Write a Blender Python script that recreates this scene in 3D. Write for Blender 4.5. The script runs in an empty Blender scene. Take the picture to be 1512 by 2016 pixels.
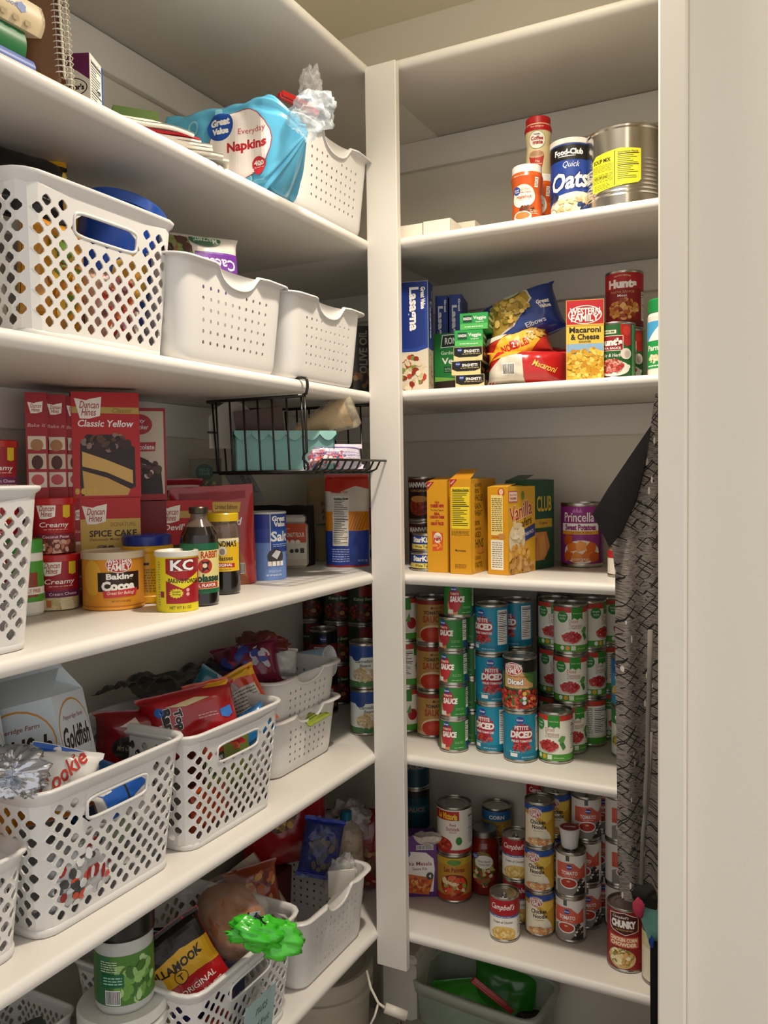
import bpy, math, random
from mathutils import Vector, Matrix, Euler, noise
C = bpy.context.scene.collection
PI = math.pi
# ---------------------------------------------------------------- camera numbers
CAM = Vector((0.8911, -1.6810, 1.6002)); YAW, PIT, ROL, FPX = math.radians(27.2347), math.radians(-2.46106), math.radians(-0.76715), 1646.41
_f = Vector((-math.sin(YAW)*math.cos(PIT), math.cos(YAW)*math.cos(PIT), math.sin(PIT)))
_r0 = Vector((math.cos(YAW), math.sin(YAW), 0)); _u0 = _r0.cross(_f)
_r = _r0*math.cos(ROL)+_u0*math.sin(ROL); _u = -_r0*math.sin(ROL)+_u0*math.cos(ROL)
def ray(px, py): return _f*FPX+_r*(px-756)-_u*(py-1008)
def onz(px, py, z):
    d = ray(px, py); return CAM+d*((z-CAM.z)/d.z)
def onx(px, py, X):
    d = ray(px, py); return CAM+d*((X-CAM.x)/d.x)
def ony(px, py, Y):
    d = ray(px, py); return CAM+d*((Y-CAM.y)/d.y)
ZC = [2.494, 2.111, 1.777, 1.369, 0.960, 0.550]          # shelf centre heights, top to bottom
TOP = [z+0.012 for z in ZC]
# ---------------------------------------------------------------- materials
_mats = {}
def lin(h):
    if isinstance(h, tuple): return h
    h = h.lstrip('#'); c = [int(h[i:i+2], 16)/255 for i in (0, 2, 4)]
    return tuple(((x+.055)/1.055)**2.4 if x > .04045 else x/12.92 for x in c)
def M(col, rough=.5, metal=0.0, coat=0.0, trans=0.0, ior=1.45, alpha=1.0, bump=0.0, bscale=40, var=.06, vscale=30, sss=0, emit=0):
    key = (col, rough, metal, coat, trans, ior, alpha, bump, bscale, var, vscale, sss, emit)
    if key in _mats: return _mats[key]
    m = bpy.data.materials.new('material'); m.use_nodes = True; nt = m.node_tree; N = nt.nodes; L = nt.links
    p = N['Principled BSDF']; c = lin(col)
    tc = N.new('ShaderNodeTexCoord'); nz = N.new('ShaderNodeTexNoise'); nz.inputs['Scale'].default_value = vscale
    L.new(tc.outputs['Object'], nz.inputs['Vector'])
    mx = N.new('ShaderNodeMix'); mx.data_type = 'RGBA'
    mx.inputs[6].default_value = (*[x*(1-var) for x in c], 1); mx.inputs[7].default_value = (*[min(1, x*(1+var)) for x in c], 1)
    L.new(nz.outputs['Fac'], mx.inputs[0]); L.new(mx.outputs[2], p.inputs['Base Color'])
    p.inputs['Roughness'].default_value = rough; p.inputs['Metallic'].default_value = metal
    p.inputs['Coat Weight'].default_value = coat; p.inputs['Coat Roughness'].default_value = .15
    p.inputs['Transmission Weight'].default_value = trans; p.inputs['IOR'].default_value = ior; p.inputs['Alpha'].default_value = alpha
    if emit: p.inputs['Emission Color'].default_value = (*c, 1); p.inputs['Emission Strength'].default_value = emit
    if bump:
        n2 = N.new('ShaderNodeTexNoise'); n2.inputs['Scale'].default_value = bscale; n2.inputs['Detail'].default_value = 4
        L.new(tc.outputs['Object'], n2.inputs['Vector'])
        b = N.new('ShaderNodeBump'); b.inputs['Strength'].default_value = bump; b.inputs['Distance'].default_value = .002
        L.new(n2.outputs['Fac'], b.inputs['Height']); L.new(b.outputs[0], p.inputs['Normal'])
    _mats[key] = m; return m
def film(col='#ffffff', t=.72, rough=.12):
    key = ('film', col, t, rough)
    if key in _mats: return _mats[key]
    m = bpy.data.materials.new('clear_film'); m.use_nodes = True; nt = m.node_tree; N = nt.nodes; L = nt.links; N.clear()
    o = N.new('ShaderNodeOutputMaterial'); mix = N.new('ShaderNodeMixShader'); tr = N.new('ShaderNodeBsdfTransparent')
    p = N.new('ShaderNodeBsdfPrincipled'); c = lin(col); p.inputs['Base Color'].default_value = (*c, 1); p.inputs['Roughness'].default_value = rough
    tc = N.new('ShaderNodeTexCoord'); nz = N.new('ShaderNodeTexNoise'); nz.inputs['Scale'].default_value = 35; nz.inputs['Detail'].default_value = 3; nz.inputs['Distortion'].default_value = 1.2
    L.new(tc.outputs['Object'], nz.inputs['Vector'])
    mr = N.new('ShaderNodeMapRange'); mr.inputs[1].default_value = .35; mr.inputs[2].default_value = .75; mr.inputs[3].default_value = 1-t; mr.inputs[4].default_value = min(1, (1-t)*2.3)
    L.new(nz.outputs['Fac'], mr.inputs[0]); L.new(mr.outputs[0], mix.inputs[0])
    b = N.new('ShaderNodeBump'); b.inputs['Strength'].default_value = .5; b.inputs['Distance'].default_value = .004
    L.new(nz.outputs['Fac'], b.inputs['Height']); L.new(b.outputs[0], p.inputs['Normal'])
    L.new(tr.outputs[0], mix.inputs[1]); L.new(p.outputs[0], mix.inputs[2]); L.new(mix.outputs[0], o.inputs[0])
    _mats[key] = m; return m
PAPER = dict(rough=.42, coat=.04, var=.03)
def ink(c): return M(c, **PAPER) if isinstance(c, str) else c
# ---------------------------------------------------------------- mesh builder
class MB:
    def __init__(s): s.v = []; s.f = []; s.m = []; s.fm = []; s.sm = []
    def slot(s, mat):
        mat = ink(mat)
        if mat not in s.m: s.m.append(mat)
        return s.m.index(mat)
    def add(s, vs, fs, mat, smooth=False):
        o = len(s.v); k = s.slot(mat); s.v += [tuple(v) for v in vs]
        for f in fs: s.f.append(tuple(i+o for i in f)); s.fm.append(k); s.sm.append(smooth)
        return s
    def mesh(s, name='mesh'):
        me = bpy.data.meshes.new(name); me.from_pydata(s.v, [], s.f)
        for m in s.m: me.materials.append(m)
        me.polygons.foreach_set('material_index', s.fm); me.polygons.foreach_set('use_smooth', s.sm); me.update(); return me
    def xf(s, mat4, start=0):
        for i in range(start, len(s.v)): s.v[i] = tuple(mat4 @ Vector(s.v[i]))
        return s
def box(mb, x0, y0, z0, x1, y1, z1, mat, ch=0.0):
    if ch <= 0:
        v = [(x0,y0,z0),(x1,y0,z0),(x1,y1,z0),(x0,y1,z0),(x0,y0,z1),(x1,y0,z1),(x1,y1,z1),(x0,y1,z1)]
        return mb.add(v, [(0,3,2,1),(4,5,6,7),(0,1,5,4),(1,2,6,5),(2,3,7,6),(3,0,4,7)], mat)
    v = []; 
    for sx, X in ((-1, x0), (1, x1)):
        for sy, Y in ((-1, y0), (1, y1)):
            for sz, Z in ((-1, z0), (1, z1)):
                v += [(X, Y-sy*ch, Z-sz*ch), (X-sx*ch, Y, Z-sz*ch), (X-sx*ch, Y-sy*ch, Z)]
    def I(a, b, c, k): return (a*4+b*2+c)*3+k
    f = [(I(0,0,0,0),I(0,0,1,0),I(0,1,1,0),I(0,1,0,0)), (I(1,0,0,0),I(1,1,0,0),I(1,1,1,0),I(1,0,1,0)),
         (I(0,0,0,1),I(1,0,0,1),I(1,0,1,1),I(0,0,1,1)), (I(0,1,0,1),I(0,1,1,1),I(1,1,1,1),I(1,1,0,1)),
         (I(0,0,0,2),I(0,1,0,2),I(1,1,0,2),I(1,0,0,2)), (I(0,0,1,2),I(1,0,1,2),I(1,1,1,2),I(0,1,1,2))]
    for a in (0, 1):
        for b in (0, 1):
            f += [(I(a,b,0,0),I(a,b,0,1),I(a,b,1,1),I(a,b,1,0)), (I(a,0,b,0),I(a,0,b,2),I(a,1,b,2),I(a,1,b,0)), (I(0,a,b,1),I(0,a,b,2),I(1,a,b,2),I(1,a,b,1))]
            for c in (0, 1): f.append((I(a,b,c,0), I(a,b,c,1), I(a,b,c,2)))
    o = len(mb.v); mb.add(v, f, mat); cen = Vector(((x0+x1)/2, (y0+y1)/2, (z0+z1)/2))
    n = len(f)
    for q in range(len(mb.f)-n, len(mb.f)):       # make every face point outwards
        a, b, c = (Vector(mb.v[i]) for i in mb.f[q][:3]); nn = (b-a).cross(c-a)
        if nn.dot((a+c)/2-cen) < 0: mb.f[q] = tuple(reversed(mb.f[q]))
    return mb
def lathe(mb, prof, mat, seg=32, cap=True, sx=1, sy=1, cx=0, cy=0):
    mats = mat if isinstance(mat, list) else [mat]*(len(prof)-1)
    for i in range(len(prof)-1):
        (r0, z0), (r1, z1) = prof[i], prof[i+1]; v = []; f = []
        for k in range(seg):
            a = 2*PI*k/seg; c, s = math.cos(a), math.sin(a); v += [(cx+r0*c*sx, cy+r0*s*sy, z0), (cx+r1*c*sx, cy+r1*s*sy, z1)]
        for k in range(seg): a = 2*k; b = 2*((k+1) % seg); f.append((a, b, b+1, a+1))
        mb.add(v, f, mats[i], True)
    return mb
def tube(mb, pts, r, mat, seg=8, closed=False, caps=True):
    P = [Vector(p) for p in pts]; n = len(P); up = Vector((0, 0, 1)); v = []; f = []; prev = None
    for i, p in enumerate(P):
        t = (P[(i+1) % n]-P[i-1]) if closed else (P[min(i+1, n-1)]-P[max(i-1, 0)])
        t.normalize()
        if prev is None: a = t.cross(up) if abs(t.dot(up)) < .9 else t.cross(Vector((1, 0, 0)))
        else: a = prev-t*prev.dot(t)
        a.normalize(); prev = a; b = t.cross(a); rr = r[i] if isinstance(r, (list, tuple)) else r
        v += [p+(a*math.cos(2*PI*k/seg)+b*math.sin(2*PI*k/seg))*rr for k in range(seg)]
    for i in range(n if closed else n-1):
        j = (i+1) % n
        for k in range(seg): l = (k+1) % seg; f.append((i*seg+k, i*seg+l, j*seg+l, j*seg+k))
    if not closed and caps: f += [tuple(range(seg-1, -1, -1)), tuple((n-1)*seg+k for k in range(seg))]
    return mb.add(v, f, mat, True)
def sheet(mb, fn, nu, nv, mat, smooth=True, closeu=False):
    v = [fn(i/nu, j/nv) for j in range(nv+1) for i in range(nu+1)]; f = []
    for j in range(nv):
        for i in range(nu): a = j*(nu+1)+i; f.append((a, a+1, a+nu+2, a+nu+1))
    return mb.add(v, f, mat, smooth)
# ---------------------------------------------------------------- printed artwork (flat shapes laid on label surfaces)
_tx = {}
def glyphs(s, bold, shear):
    k = (s, bold, shear)
    if k in _tx: return _tx[k]
    cu = bpy.data.curves.new('t', 'FONT'); cu.body = s; cu.size = 1; cu.resolution_u = 2; cu.offset = bold; cu.shear = shear
    o = bpy.data.objects.new('t', cu); C.objects.link(o); bpy.context.view_layer.update()
    me = o.evaluated_get(bpy.context.evaluated_depsgraph_get()).to_mesh()
    me.calc_loop_triangles(); vs = [(v.co.x, v.co.y) for v in me.vertices]
    tris = [tuple(vs[i] for i in t.vertices) for t in me.loop_triangles]
    if not tris: tris = [((0, 0), (1, 0), (0, 1))]
    xs = [p[0] for t in tris for p in t]; ys = [p[1] for t in tris for p in t]; x0, x1, y0, y1 = min(xs), max(xs), min(ys), max(ys)
    w = max(x1-x0, 1e-6); h = max(y1-y0, 1e-6)
    out = [tuple(((p[0]-x0)/w-.5, (p[1]-y0)/h-.5) for p in t) for t in tris]
    o.evaluated_get(bpy.context.evaluated_depsgraph_get()).to_mesh_clear()
    bpy.data.objects.remove(o); bpy.data.curves.remove(cu); _tx[k] = (out, w/h); return _tx[k]
def fan(poly):
    from mathutils.geometry import tessellate_polygon
    idx = tessellate_polygon([[Vector((*p, 0)) for p in poly]]); return [tuple(poly[i] for i in t) for t in idx]
def ell(cx, cy, rx, ry, n=22, a0=0): return [(cx+rx*math.cos(2*PI*k/n+a0), cy+ry*math.sin(2*PI*k/n+a0)) for k in range(n)]
def cut(poly, ax, lim, keep_lo):
    out = []
    for i in range(len(poly)):
        a, b = poly[i], poly[(i+1) % len(poly)]; ia = (a[ax] <= lim) == keep_lo or a[ax] == lim; ib = (b[ax] <= lim) == keep_lo or b[ax] == lim
        if ia: out.append(a)
        if ia != ib:
            t = (lim-a[ax])/(b[ax]-a[ax]); out.append((a[0]+(b[0]-a[0])*t, a[1]+(b[1]-a[1])*t))
    return out
def expand(items, W, H, rnd):
    out = []
    for it in items:
        k = it[0]
        if k == 'r': _, x0, y0, x1, y1, c = it; out.append(([((x0, y0), (x1, y0), (x1, y1)), ((x0, y0), (x1, y1), (x0, y1))], c))
        elif k == 'e': _, cx, cy, rx, ry, c = it; out.append((fan(ell(cx, cy, rx, ry)), c))
        elif k == 'p': out.append((fan(list(it[1])), it[2]))
        elif k == 'star':
            _, cx, cy, rx, ry, n, c = it; out.append((fan([(cx+(rx if q % 2 else rx*.78)*math.cos(PI*q/n), cy+(ry if q % 2 else ry*.78)*math.sin(PI*q/n)) for q in range(2*n)]), c))
        elif k == 't':
            _, s, cx, cy, w, h, c = it[:7]; o = it[7] if len(it) > 7 else {}
            tr, ar = glyphs(s, o.get('b', .01), o.get('s', 0)); a = o.get('rot', 0); ca, sa = math.cos(a), math.sin(a); cv = o.get('arc', 0)
            if w is None: w = h*ar
            def T(p): x, y = p[0]*w, p[1]*h-cv*((2*p[0])**2-.33); return (cx+x*ca-y*sa, cy+x*sa+y*ca)
            if 'o' in o:
                d = o.get('od', h*.09)
                tr2, _ = glyphs(s, o.get('b', .01)+.045, o.get('s', 0)); out.append(([tuple((lambda q: (q[0], q[1]))(( (lambda P: (cx+P[0]*ca-P[1]*sa, cy+P[0]*sa+P[1]*ca))((p[0]*(w+d), p[1]*(h+d)-cv*((2*p[0])**2-.33))))) for p in t) for t in tr2], o['o']))
            out.append(([tuple(T(p) for p in t) for t in tr], c))
        elif k == 'blob':                                           # heap of food pieces
            _, cx, cy, rx, ry, cols, n, s = it
            for q in range(n):
                a = rnd.uniform(0, 2*PI); d = math.sqrt(rnd.random()); x, y = cx+rx*d*math.cos(a), cy+ry*d*math.sin(a); aa = rnd.uniform(0, PI); r1, r2 = s*rnd.uniform(.6, 1.2), s*rnd.uniform(.45, .9)
                out.append((fan([(x+r1*math.cos(t)*math.cos(aa)-r2*math.sin(t)*math.sin(aa), y+r1*math.cos(t)*math.sin(aa)+r2*math.sin(t)*math.cos(aa)) for t in [2*PI*j/7 for j in range(7)]]), rnd.choice(cols)))
        elif k == 'nf':                                             # nutrition panel
            _, x0, y0, x1, y1 = it[:5]; bg = it[5] if len(it) > 5 else '#f2f0ea'; w, h = x1-x0, y1-y0
            out.append((fan([(x0, y0), (x1, y0), (x1, y1), (x0, y1)]), bg)); n = max(5, int(h/.0042))
            tr, _ = glyphs('Nutrition Facts', .02, 0); out.append(([tuple(((x0+x1)/2+p[0]*w*.88, y1-h*.06+p[1]*h*.055) for p in t) for t in tr], '#1a1a1a'))
            tt = []
            for q in range(2, n):
                y = y1-h*(q+.3)/(n+1); lw = w*rnd.uniform(.45, .9); th = h*.32/(n+1)
                if q in (2, n//2): lw = w*.92; th *= 1.6
                tt += [((x0+w*.05, y), (x0+w*.05+lw, y), (x0+w*.05+lw, y+th)), ((x0+w*.05, y), (x0+w*.05+lw, y+th), (x0+w*.05, y+th))]
            out.append((tt, '#3a3a3a'))
        elif k == 'ln':                                             # rows of small print
            _, x0, y0, x1, y1, n, c = it; tt = []
            for q in range(n):
                y = y1-(y1-y0)*(q+.7)/n; th = (y1-y0)*.38/n; x = x0
                while x < x1-.001:
                    e = min(x1, x+rnd.uniform(.003, .009)); tt += [((x, y), (e, y), (e, y+th)), ((x, y), (e, y+th), (x, y+th))]; x = e+.0014
            out.append((tt, c))
        elif k == 'bc':                                             # bar code
            _, x0, y0, x1, y1 = it; out.append((fan([(x0, y0), (x1, y0), (x1, y1), (x0, y1)]), '#f4f2ee')); tt = []; x = x0+.001
            while x < x1-.0015:
                e = x+rnd.uniform(.0004, .0012); tt += [((x, y0+.001), (e, y0+.001), (e, y1-.001)), ((x, y0+.001), (e, y1-.001), (x, y1-.001))]; x = e+rnd.uniform(.0004, .001)
            out.append((tt, '#161616'))
    return out
def art(mb, items, mapf, clip, du=None, base=.0002, step=.00011, seed=1, dv=None):
    rnd = random.Random(seed); lay = []
    for tris, c in expand(items, 1, 1, rnd):
        xs = [p[0] for t in tris for p in t]; ys = [p[1] for t in tris for p in t]; b = (min(xs), min(ys), max(xs), max(ys))
        L = 1
        for (q, l) in lay:
            if l >= L and not (q[2] < b[0] or q[0] > b[2] or q[3] < b[1] or q[1] > b[3]): L = l+1
        lay.append((b, L)); off = base+L*step; vs = []; fs = []
        for t in tris:
            P = [list(t)]
            for ax, lim, lo in ((0, clip[0], False), (0, clip[2], True), (1, clip[1], False), (1, clip[3], True)):
                if P and any((p[ax] > lim) if lo else (p[ax] < lim) for p in P[0]): q = cut(P[0], ax, lim, lo); P = [q] if len(q) > 2 else []
            for ax, dd in ((0, du), (1, dv)):
                if not dd: continue
                nP = []
                for poly in P:
                    a0 = min(p[ax] for p in poly); a1 = max(p[ax] for p in poly); k0 = math.floor(a0/dd)+1; rest = poly
                    while k0*dd < a1-1e-7 and len(rest) > 2:
                        l = cut(rest, ax, k0*dd, True); rest = cut(rest, ax, k0*dd, False)
                        if len(l) > 2: nP.append(l)
                        k0 += 1
                    if len(rest) > 2: nP.append(rest)
                P = nP
            for poly in P:
                o = len(vs); vs += [mapf(p[0], p[1], off) for p in poly]; fs.append(tuple(range(o, o+len(poly))))
        if fs: mb.add(vs, fs, c)
    return mb
# ---------------------------------------------------------------- objects
def tag(o, label=None, cat=None, group=None, kind=None):
    if label: o['label'] = label
    if cat: o['category'] = cat
    if group: o['group'] = group
    if kind: o['kind'] = kind
    return o
def ob(name, me, parent=None, loc=(0, 0, 0), rot=(0, 0, 0)):
    if isinstance(me, MB): me = me.mesh(name)
    o = bpy.data.objects.new(name, me); C.objects.link(o); o.location = loc; o.rotation_euler = rot
    if parent: o.parent = parent
    return o
def struct(name, mb): o = ob(name, mb); o['kind'] = 'structure'; return o
SUB = {'pull_tab': 'can_body', 'grip': 'basket_body', 'title': 'cover', 'jar_label': 'jar', 'scalloped_edge': 'box', 'bag_tie': 'film_bag', 'knot': 'wrapper', 'cord_plug': 'cord'}
def thing(name, parts, loc, rot, label, cat, group=None):
    """parts: one mesh, or a list of (part name, mesh, [sub-parts], label)"""
    if isinstance(rot, (int, float)): rot = (0, 0, rot)
    if not isinstance(parts, list): o = ob(name, parts, None, loc, rot); return tag(o, label, cat, group)
    o = bpy.data.objects.new(name, None); o.empty_display_size = .03; C.objects.link(o); o.location = loc; o.rotation_euler = rot; tag(o, label, cat, group)
    made = {}
    for p in parts:
        c = ob(p[0], p[1], made.get(SUB.get(p[0]), o)); made[p[0]] = c
        if len(p) > 3 and p[3]: c['label'] = p[3]
        for s in (p[2] if len(p) > 2 else []) or []: ob(s[0], s[1], c)
    return o
def bearing(loc): return math.atan2(CAM.x-loc[0], -(CAM.y-loc[1]))
def stand(px, py, k, r, dz=0):                    # round thing whose nearest foot point shows at (px, py) on shelf k
    p = onz(px, py, TOP[k]+dz); d = Vector((p.x-CAM.x, p.y-CAM.y, 0)).normalized(); p = p+d*r; return (p.x, p.y, TOP[k]+dz+.0005)
def edge2(p1, p2, k, depth, dz=0):                # boxy thing whose front bottom edge runs p1 -> p2
    z = TOP[k]+dz; a = onz(*p1, z); b = onz(*p2, z); d = b-a; w = d.length; rz = math.atan2(d.y, d.x); inn = Vector((-math.sin(rz), math.cos(rz), 0))
    c = (a+b)/2+inn*depth/2; return (c.x, c.y, z+.0005), rz, w
# ---------------------------------------------------------------- camera, light, world
cd = bpy.data.cameras.new('camera'); cam = bpy.data.objects.new('camera', cd); C.objects.link(cam)
cam.matrix_world = Matrix(((_r.x, _u.x, -_f.x, CAM.x), (_r.y, _u.y, -_f.y, CAM.y), (_r.z, _u.z, -_f.z, CAM.z), (0, 0, 0, 1)))
cd.sensor_fit = 'HORIZONTAL'; cd.sensor_width = 36; cd.lens = FPX/1512*36; cd.clip_start = .02
sc = bpy.context.scene; sc.camera = cam
sc.view_settings.view_transform = 'Standard'; sc.view_settings.look = 'None'; sc.view_settings.gamma = 1; sc.view_settings.use_curve_mapping = False
sc.view_settings.exposure = EXPO = 0.10
w = bpy.data.worlds.new('world'); sc.world = w; w.use_nodes = True
w.node_tree.nodes['Background'].inputs[0].default_value = (1.0, .96, .94, 1); w.node_tree.nodes['Background'].inputs[1].default_value = .78
def lamp(name, typ, loc, energy, col, **kw):
    l = bpy.data.lights.new(name, typ); l.energy = energy; l.color = col
    for k, v in kw.items(): setattr(l, k, v)
    o = bpy.data.objects.new(name, l); C.objects.link(o); o.location = loc; return o
lamp('ceiling_light_bulb', 'SPOT', (.46, -.46, 2.775), 78, (1, .88, .74), shadow_soft_size=.045, spot_size=math.radians(114), spot_blend=1.0)
lamp('ceiling_light_glow', 'POINT', (.46, -.46, 2.70), 5.0, (1.0, .88, .68), shadow_soft_size=.06)
# ---------------------------------------------------------------- room shell
PAINT = M('#e0dcd4', rough=.42, var=.02, vscale=3, bump=.05, bscale=60)
WALLP = M('#dad3c4', rough=.7, var=.03, vscale=4, bump=.22, bscale=180)
CEIL = M('#ece6d2', rough=.85, var=.03, vscale=5, bump=.3, bscale=120)
D = .38; YN = -1.62; XE = 1.05
m = MB(); box(m, -D-.08, -2.3, 0, -D, D, 2.81, WALLP); struct('wall_left', m)
m = MB(); box(m, -D-.08, D, 0, 1.7, D+.08, 2.81, WALLP); struct('wall_back', m)
m = MB(); box(m, XE, -.32, 0, XE+.08, D, 2.81, WALLP); struct('wall_niche', m)
m = MB(); box(m, -D-.08, -2.3, -.05, 1.7, D+.08, 0, M('#8a7a68', rough=.6, var=.2, vscale=12)); struct('floor', m)
m = MB(); box(m, -D-.08, -2.3, 2.81, 1.7, D+.08, 2.88, CEIL); struct('ceiling', m)
m = MB(); box(m, .731, -.43, 0, 1.7, -.32, 2.81, M('#f1eadb', rough=.75, var=.02, vscale=4, bump=.18, bscale=180), .002); struct('wall_right', m)
m = MB(); box(m, .6935, -.445, 0, .7315, -.32, 2.81, M('#f3ebdc', rough=.5, var=.02), .0025); struct('trim_1', m)
n = 2
for z in ZC:                                       # cleats that carry the shelves along the walls
    m = MB(); box(m, -D, YN, z-.085, -D+.018, D, z-.012, PAINT, .002); struct('trim_%d' % n, m); n += 1
    m = MB(); box(m, -D+.018, D-.018, z-.085, XE, D, z-.012, PAINT, .002); struct('trim_%d' % n, m); n += 1
def bullnose(mb, along, a0, a1, back, z, axis):
    r = .012; pr = [(back, z+r), (-.001, z+r)]+[(r*math.sin(t), z+r*math.cos(t)) for t in [PI*k/10 for k in range(1, 10)]]+[(-.001, z-r), (back, z-r)]
    v = []
    for a in (a0, a1):
        for (o, h) in pr: v.append((o, a, h) if axis == 'x' else (a, -o, h))
    N_ = len(pr); f = []
    for i in range(N_): j = (i+1) % N_; f.append((i, j, N_+j, N_+i))
    cap0 = tuple(range(N_)); cap1 = tuple(range(2*N_-1, N_-1, -1)); o = len(mb.f)
    mb.add(v, f, PAINT, True); mb.add(v, [cap0, cap1], PAINT); return mb
WORD = ['topmost', 'second from the top', 'third from the top', 'fourth from the top', 'fifth from the top', 'lowest']
for k, z in enumerate(ZC):
    m = MB(); bullnose(m, 0, YN, .0-.0, -D, z, 'x'); box(m, -D, 0, z-.012, .0115, D, z+.012, PAINT)
    thing('shelf', m, (0, 0, 0), 0, 'white shelf with rounded edge on the left wall, %s of six' % WORD[k], 'shelf', 'shelves on the left wall')
    m = MB(); bullnose(m, 0, 0.0118, XE, -D, z, 'y')
    thing('shelf', m, (0, 0, 0), 0, 'white shelf with rounded edge right of the post, %s of six' % WORD[k], 'shelf', 'shelves on the back wall')
m = MB(); box(m, .008, -.031, .483, .083, -.012, 2.495, PAINT, .0015)
m2 = MB(); box(m2, -.001, -.012, .50, .018, .03, 2.455, PAINT, .0015)
thing('corner_post', [('front_board', m), ('side_board', m2)], (0, 0, 0), 0, 'white painted vertical corner post where the left and back shelves meet', 'post')
# ---------------------------------------------------------------- builders of kinds
STEEL = M('#b9b6ae', rough=.28, metal=1.0, var=.08, vscale=60); STEELD = M('#8f8c86', rough=.35, metal=1.0, var=.1)
PLAS = M('#dad8d4', rough=.35, coat=.2, var=.02, bump=.03, bscale=90)
BLACK = M('#0c0c0d', rough=.4, coat=.2); WHITE = '#f1efe9'
def can_parts(d, h, col, items, rim=STEEL, ring=False, du=.006, seed=1, pull=False):
    r = d/2; b = MB()
    lathe(b, [(0, .003), (r*.84, .003), (r*.86, .001), (r*.97, .0), (r, .0015), (r, .004), (r*.975, .006), (r*.965, .008), (r*.965, h-.008), (r*.975, h-.006), (r, h-.004), (r, h-.0012), (r*.985, h), (r*.955, h), (r*.945, h-.005), (r*.85, h-.005), (r*.82, h-.0037), (r*.6, h-.0037), (r*.57, h-.0047), (0, h-.0047)], rim, 36)
    rl = r*.985; l = MB()
    lathe(l, [(rl, .0065), (rl, h-.0065)], col, 40)
    art(l, items, lambda u, v, o: ((rl+o)*math.sin(u/rl), -(rl+o)*math.cos(u/rl), v), (-PI*rl, .0066, PI*rl, h-.0066), du=du, seed=seed)
    out = [('can_body', b.mesh('can_body')), ('label', l.mesh('label'))]
    if pull:
        t = MB(); tube(t, [(.006*math.cos(a)*1.0, -r*.42+.011*math.sin(a), h-.0025) for a in [2*PI*k/12 for k in range(12)]], .0012, rim, 5, True); box(t, -.003, -r*.42+.008, h-.0047, .003, -r*.1, h-.0025, rim, .0006)
        out.append(('pull_tab', t.mesh('pull_tab')))
    return out
def carton(w, d, h, cols, F=(), R=(), L=(), T=(), K=(), seed=1, flap=False):
    """cols: one colour or (front, right, left, top)"""
    if isinstance(cols, str): cols = (cols,)*4
    m = MB(); x, y = w/2, d/2; e = .0008
    m.add([(-x,-y,0),(x,-y,0),(x,-y,h),(-x,-y,h)], [(0,1,2,3)], cols[0]); m.add([(x,-y,0),(x,y,0),(x,y,h),(x,-y,h)], [(0,1,2,3)], cols[1])
    m.add([(-x,y,0),(-x,-y,0),(-x,-y,h),(-x,y,h)], [(0,1,2,3)], cols[2]); m.add([(x,y,0),(-x,y,0),(-x,y,h),(x,y,h)], [(0,1,2,3)], cols[0])
    m.add([(-x,-y,0),(-x,y,0),(x,y,0),(x,-y,0)], [(0,1,2,3)], cols[3])
    if flap:
        q = h-.003; m.add([(-x,-y,q),(x,-y,q),(x,y,q),(-x,y,q)], [(0,1,2,3)], '#b9a584')
        m.add([(-x+.001,-y,h),(x-.001,-y,h),(x*.6,-y*.1,h+flap),(-x,-y*.1,h+flap)], [(0,1,2,3)], cols[3]); m.add([(x,-y+.002,h),(x,y-.002,h),(x*.35,y*.8,h+.002),(x*.35,-y*.8,h+.002)], [(0,1,2,3)], cols[3])
    else: m.add([(-x,-y,h),(x,-y,h),(x,y,h),(-x,y,h)], [(0,1,2,3)], cols[3])
    if F: art(m, F, lambda u, v, o: (u, -y-o, v), (-x+e, e, x-e, h-e), seed=seed)
    if R: art(m, R, lambda u, v, o: (x+o, u, v), (-y+e, e, y-e, h-e), seed=seed+1)
    if L: art(m, L, lambda u, v, o: (-x-o, -u, v), (-y+e, e, y-e, h-e), seed=seed+2)
    if T: art(m, T, lambda u, v, o: (u, v, h+o), (-x+e, -y+e, x-e, y-e), seed=seed+3)
    return m
def fbm(x, y, z, s): return noise.noise(Vector((x, y, z))*s)
def bag(w, h, t, mat, items=(), crump=.004, cs=28, seed=0, p=.55, seam=.010, nu=26, nv=32, bend=0.0, top=None, taper=0.0, flat=None, stand=False, seammat=None):
    """pillow pack lying in its own x-z plane, front towards -y; base at z=0"""
    def S(u, v, side, off=0):
        a = min(1, abs(2*u/w)); b = min(1, max(0, v/h)); bb = abs(2*b-1)
        e = (max(0, 1-a**3.2))**p
        if stand: f = (1-max(0, b-.35)**1.6/.5 if b > .35 else 1); f = max(0, min(1, f))
        else: f = (max(0, 1-bb**3.4))**p
        sm = seam/h; 
        if b > 1-sm or (b < sm and not stand): f = 0
        y = t/2*e*f; n = crump*(fbm(u+seed, v, side*3.1+seed, cs)+.6*fbm(u, v+seed, side*1.7, cs*2.3))*(.25+.75*e)
        if flat is not None and side > 0: y *= flat
        x = u*(1-taper*b)*(1-.10*f*(1 if not stand else 0)); return Vector((x+.5*n, side*(y+.0006)+n*.8*(1 if f > 0 else .6)+side*off+bend*(b-.5)**2, v+.3*n))
    m = MB(); sheet(m, lambda a, b: S((a-.5)*w, b*h, -1), nu, nv, mat); sheet(m, lambda a, b: S((.5-a)*w, b*h, 1), nu, nv, mat)
    if stand: sheet(m, lambda a, b: S((a-.5)*w, 0, -1)*(1-b)+S((a-.5)*w, 0, 1)*b, nu, 2, mat)
    if items: art(m, items, lambda u, v, o: S(u, v, -1, o+.0006), (-w/2+.001, .001, w/2-.001, h-.001), du=w/nu, dv=h/nv, seed=seed+1, step=.0002)
    return m
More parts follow.
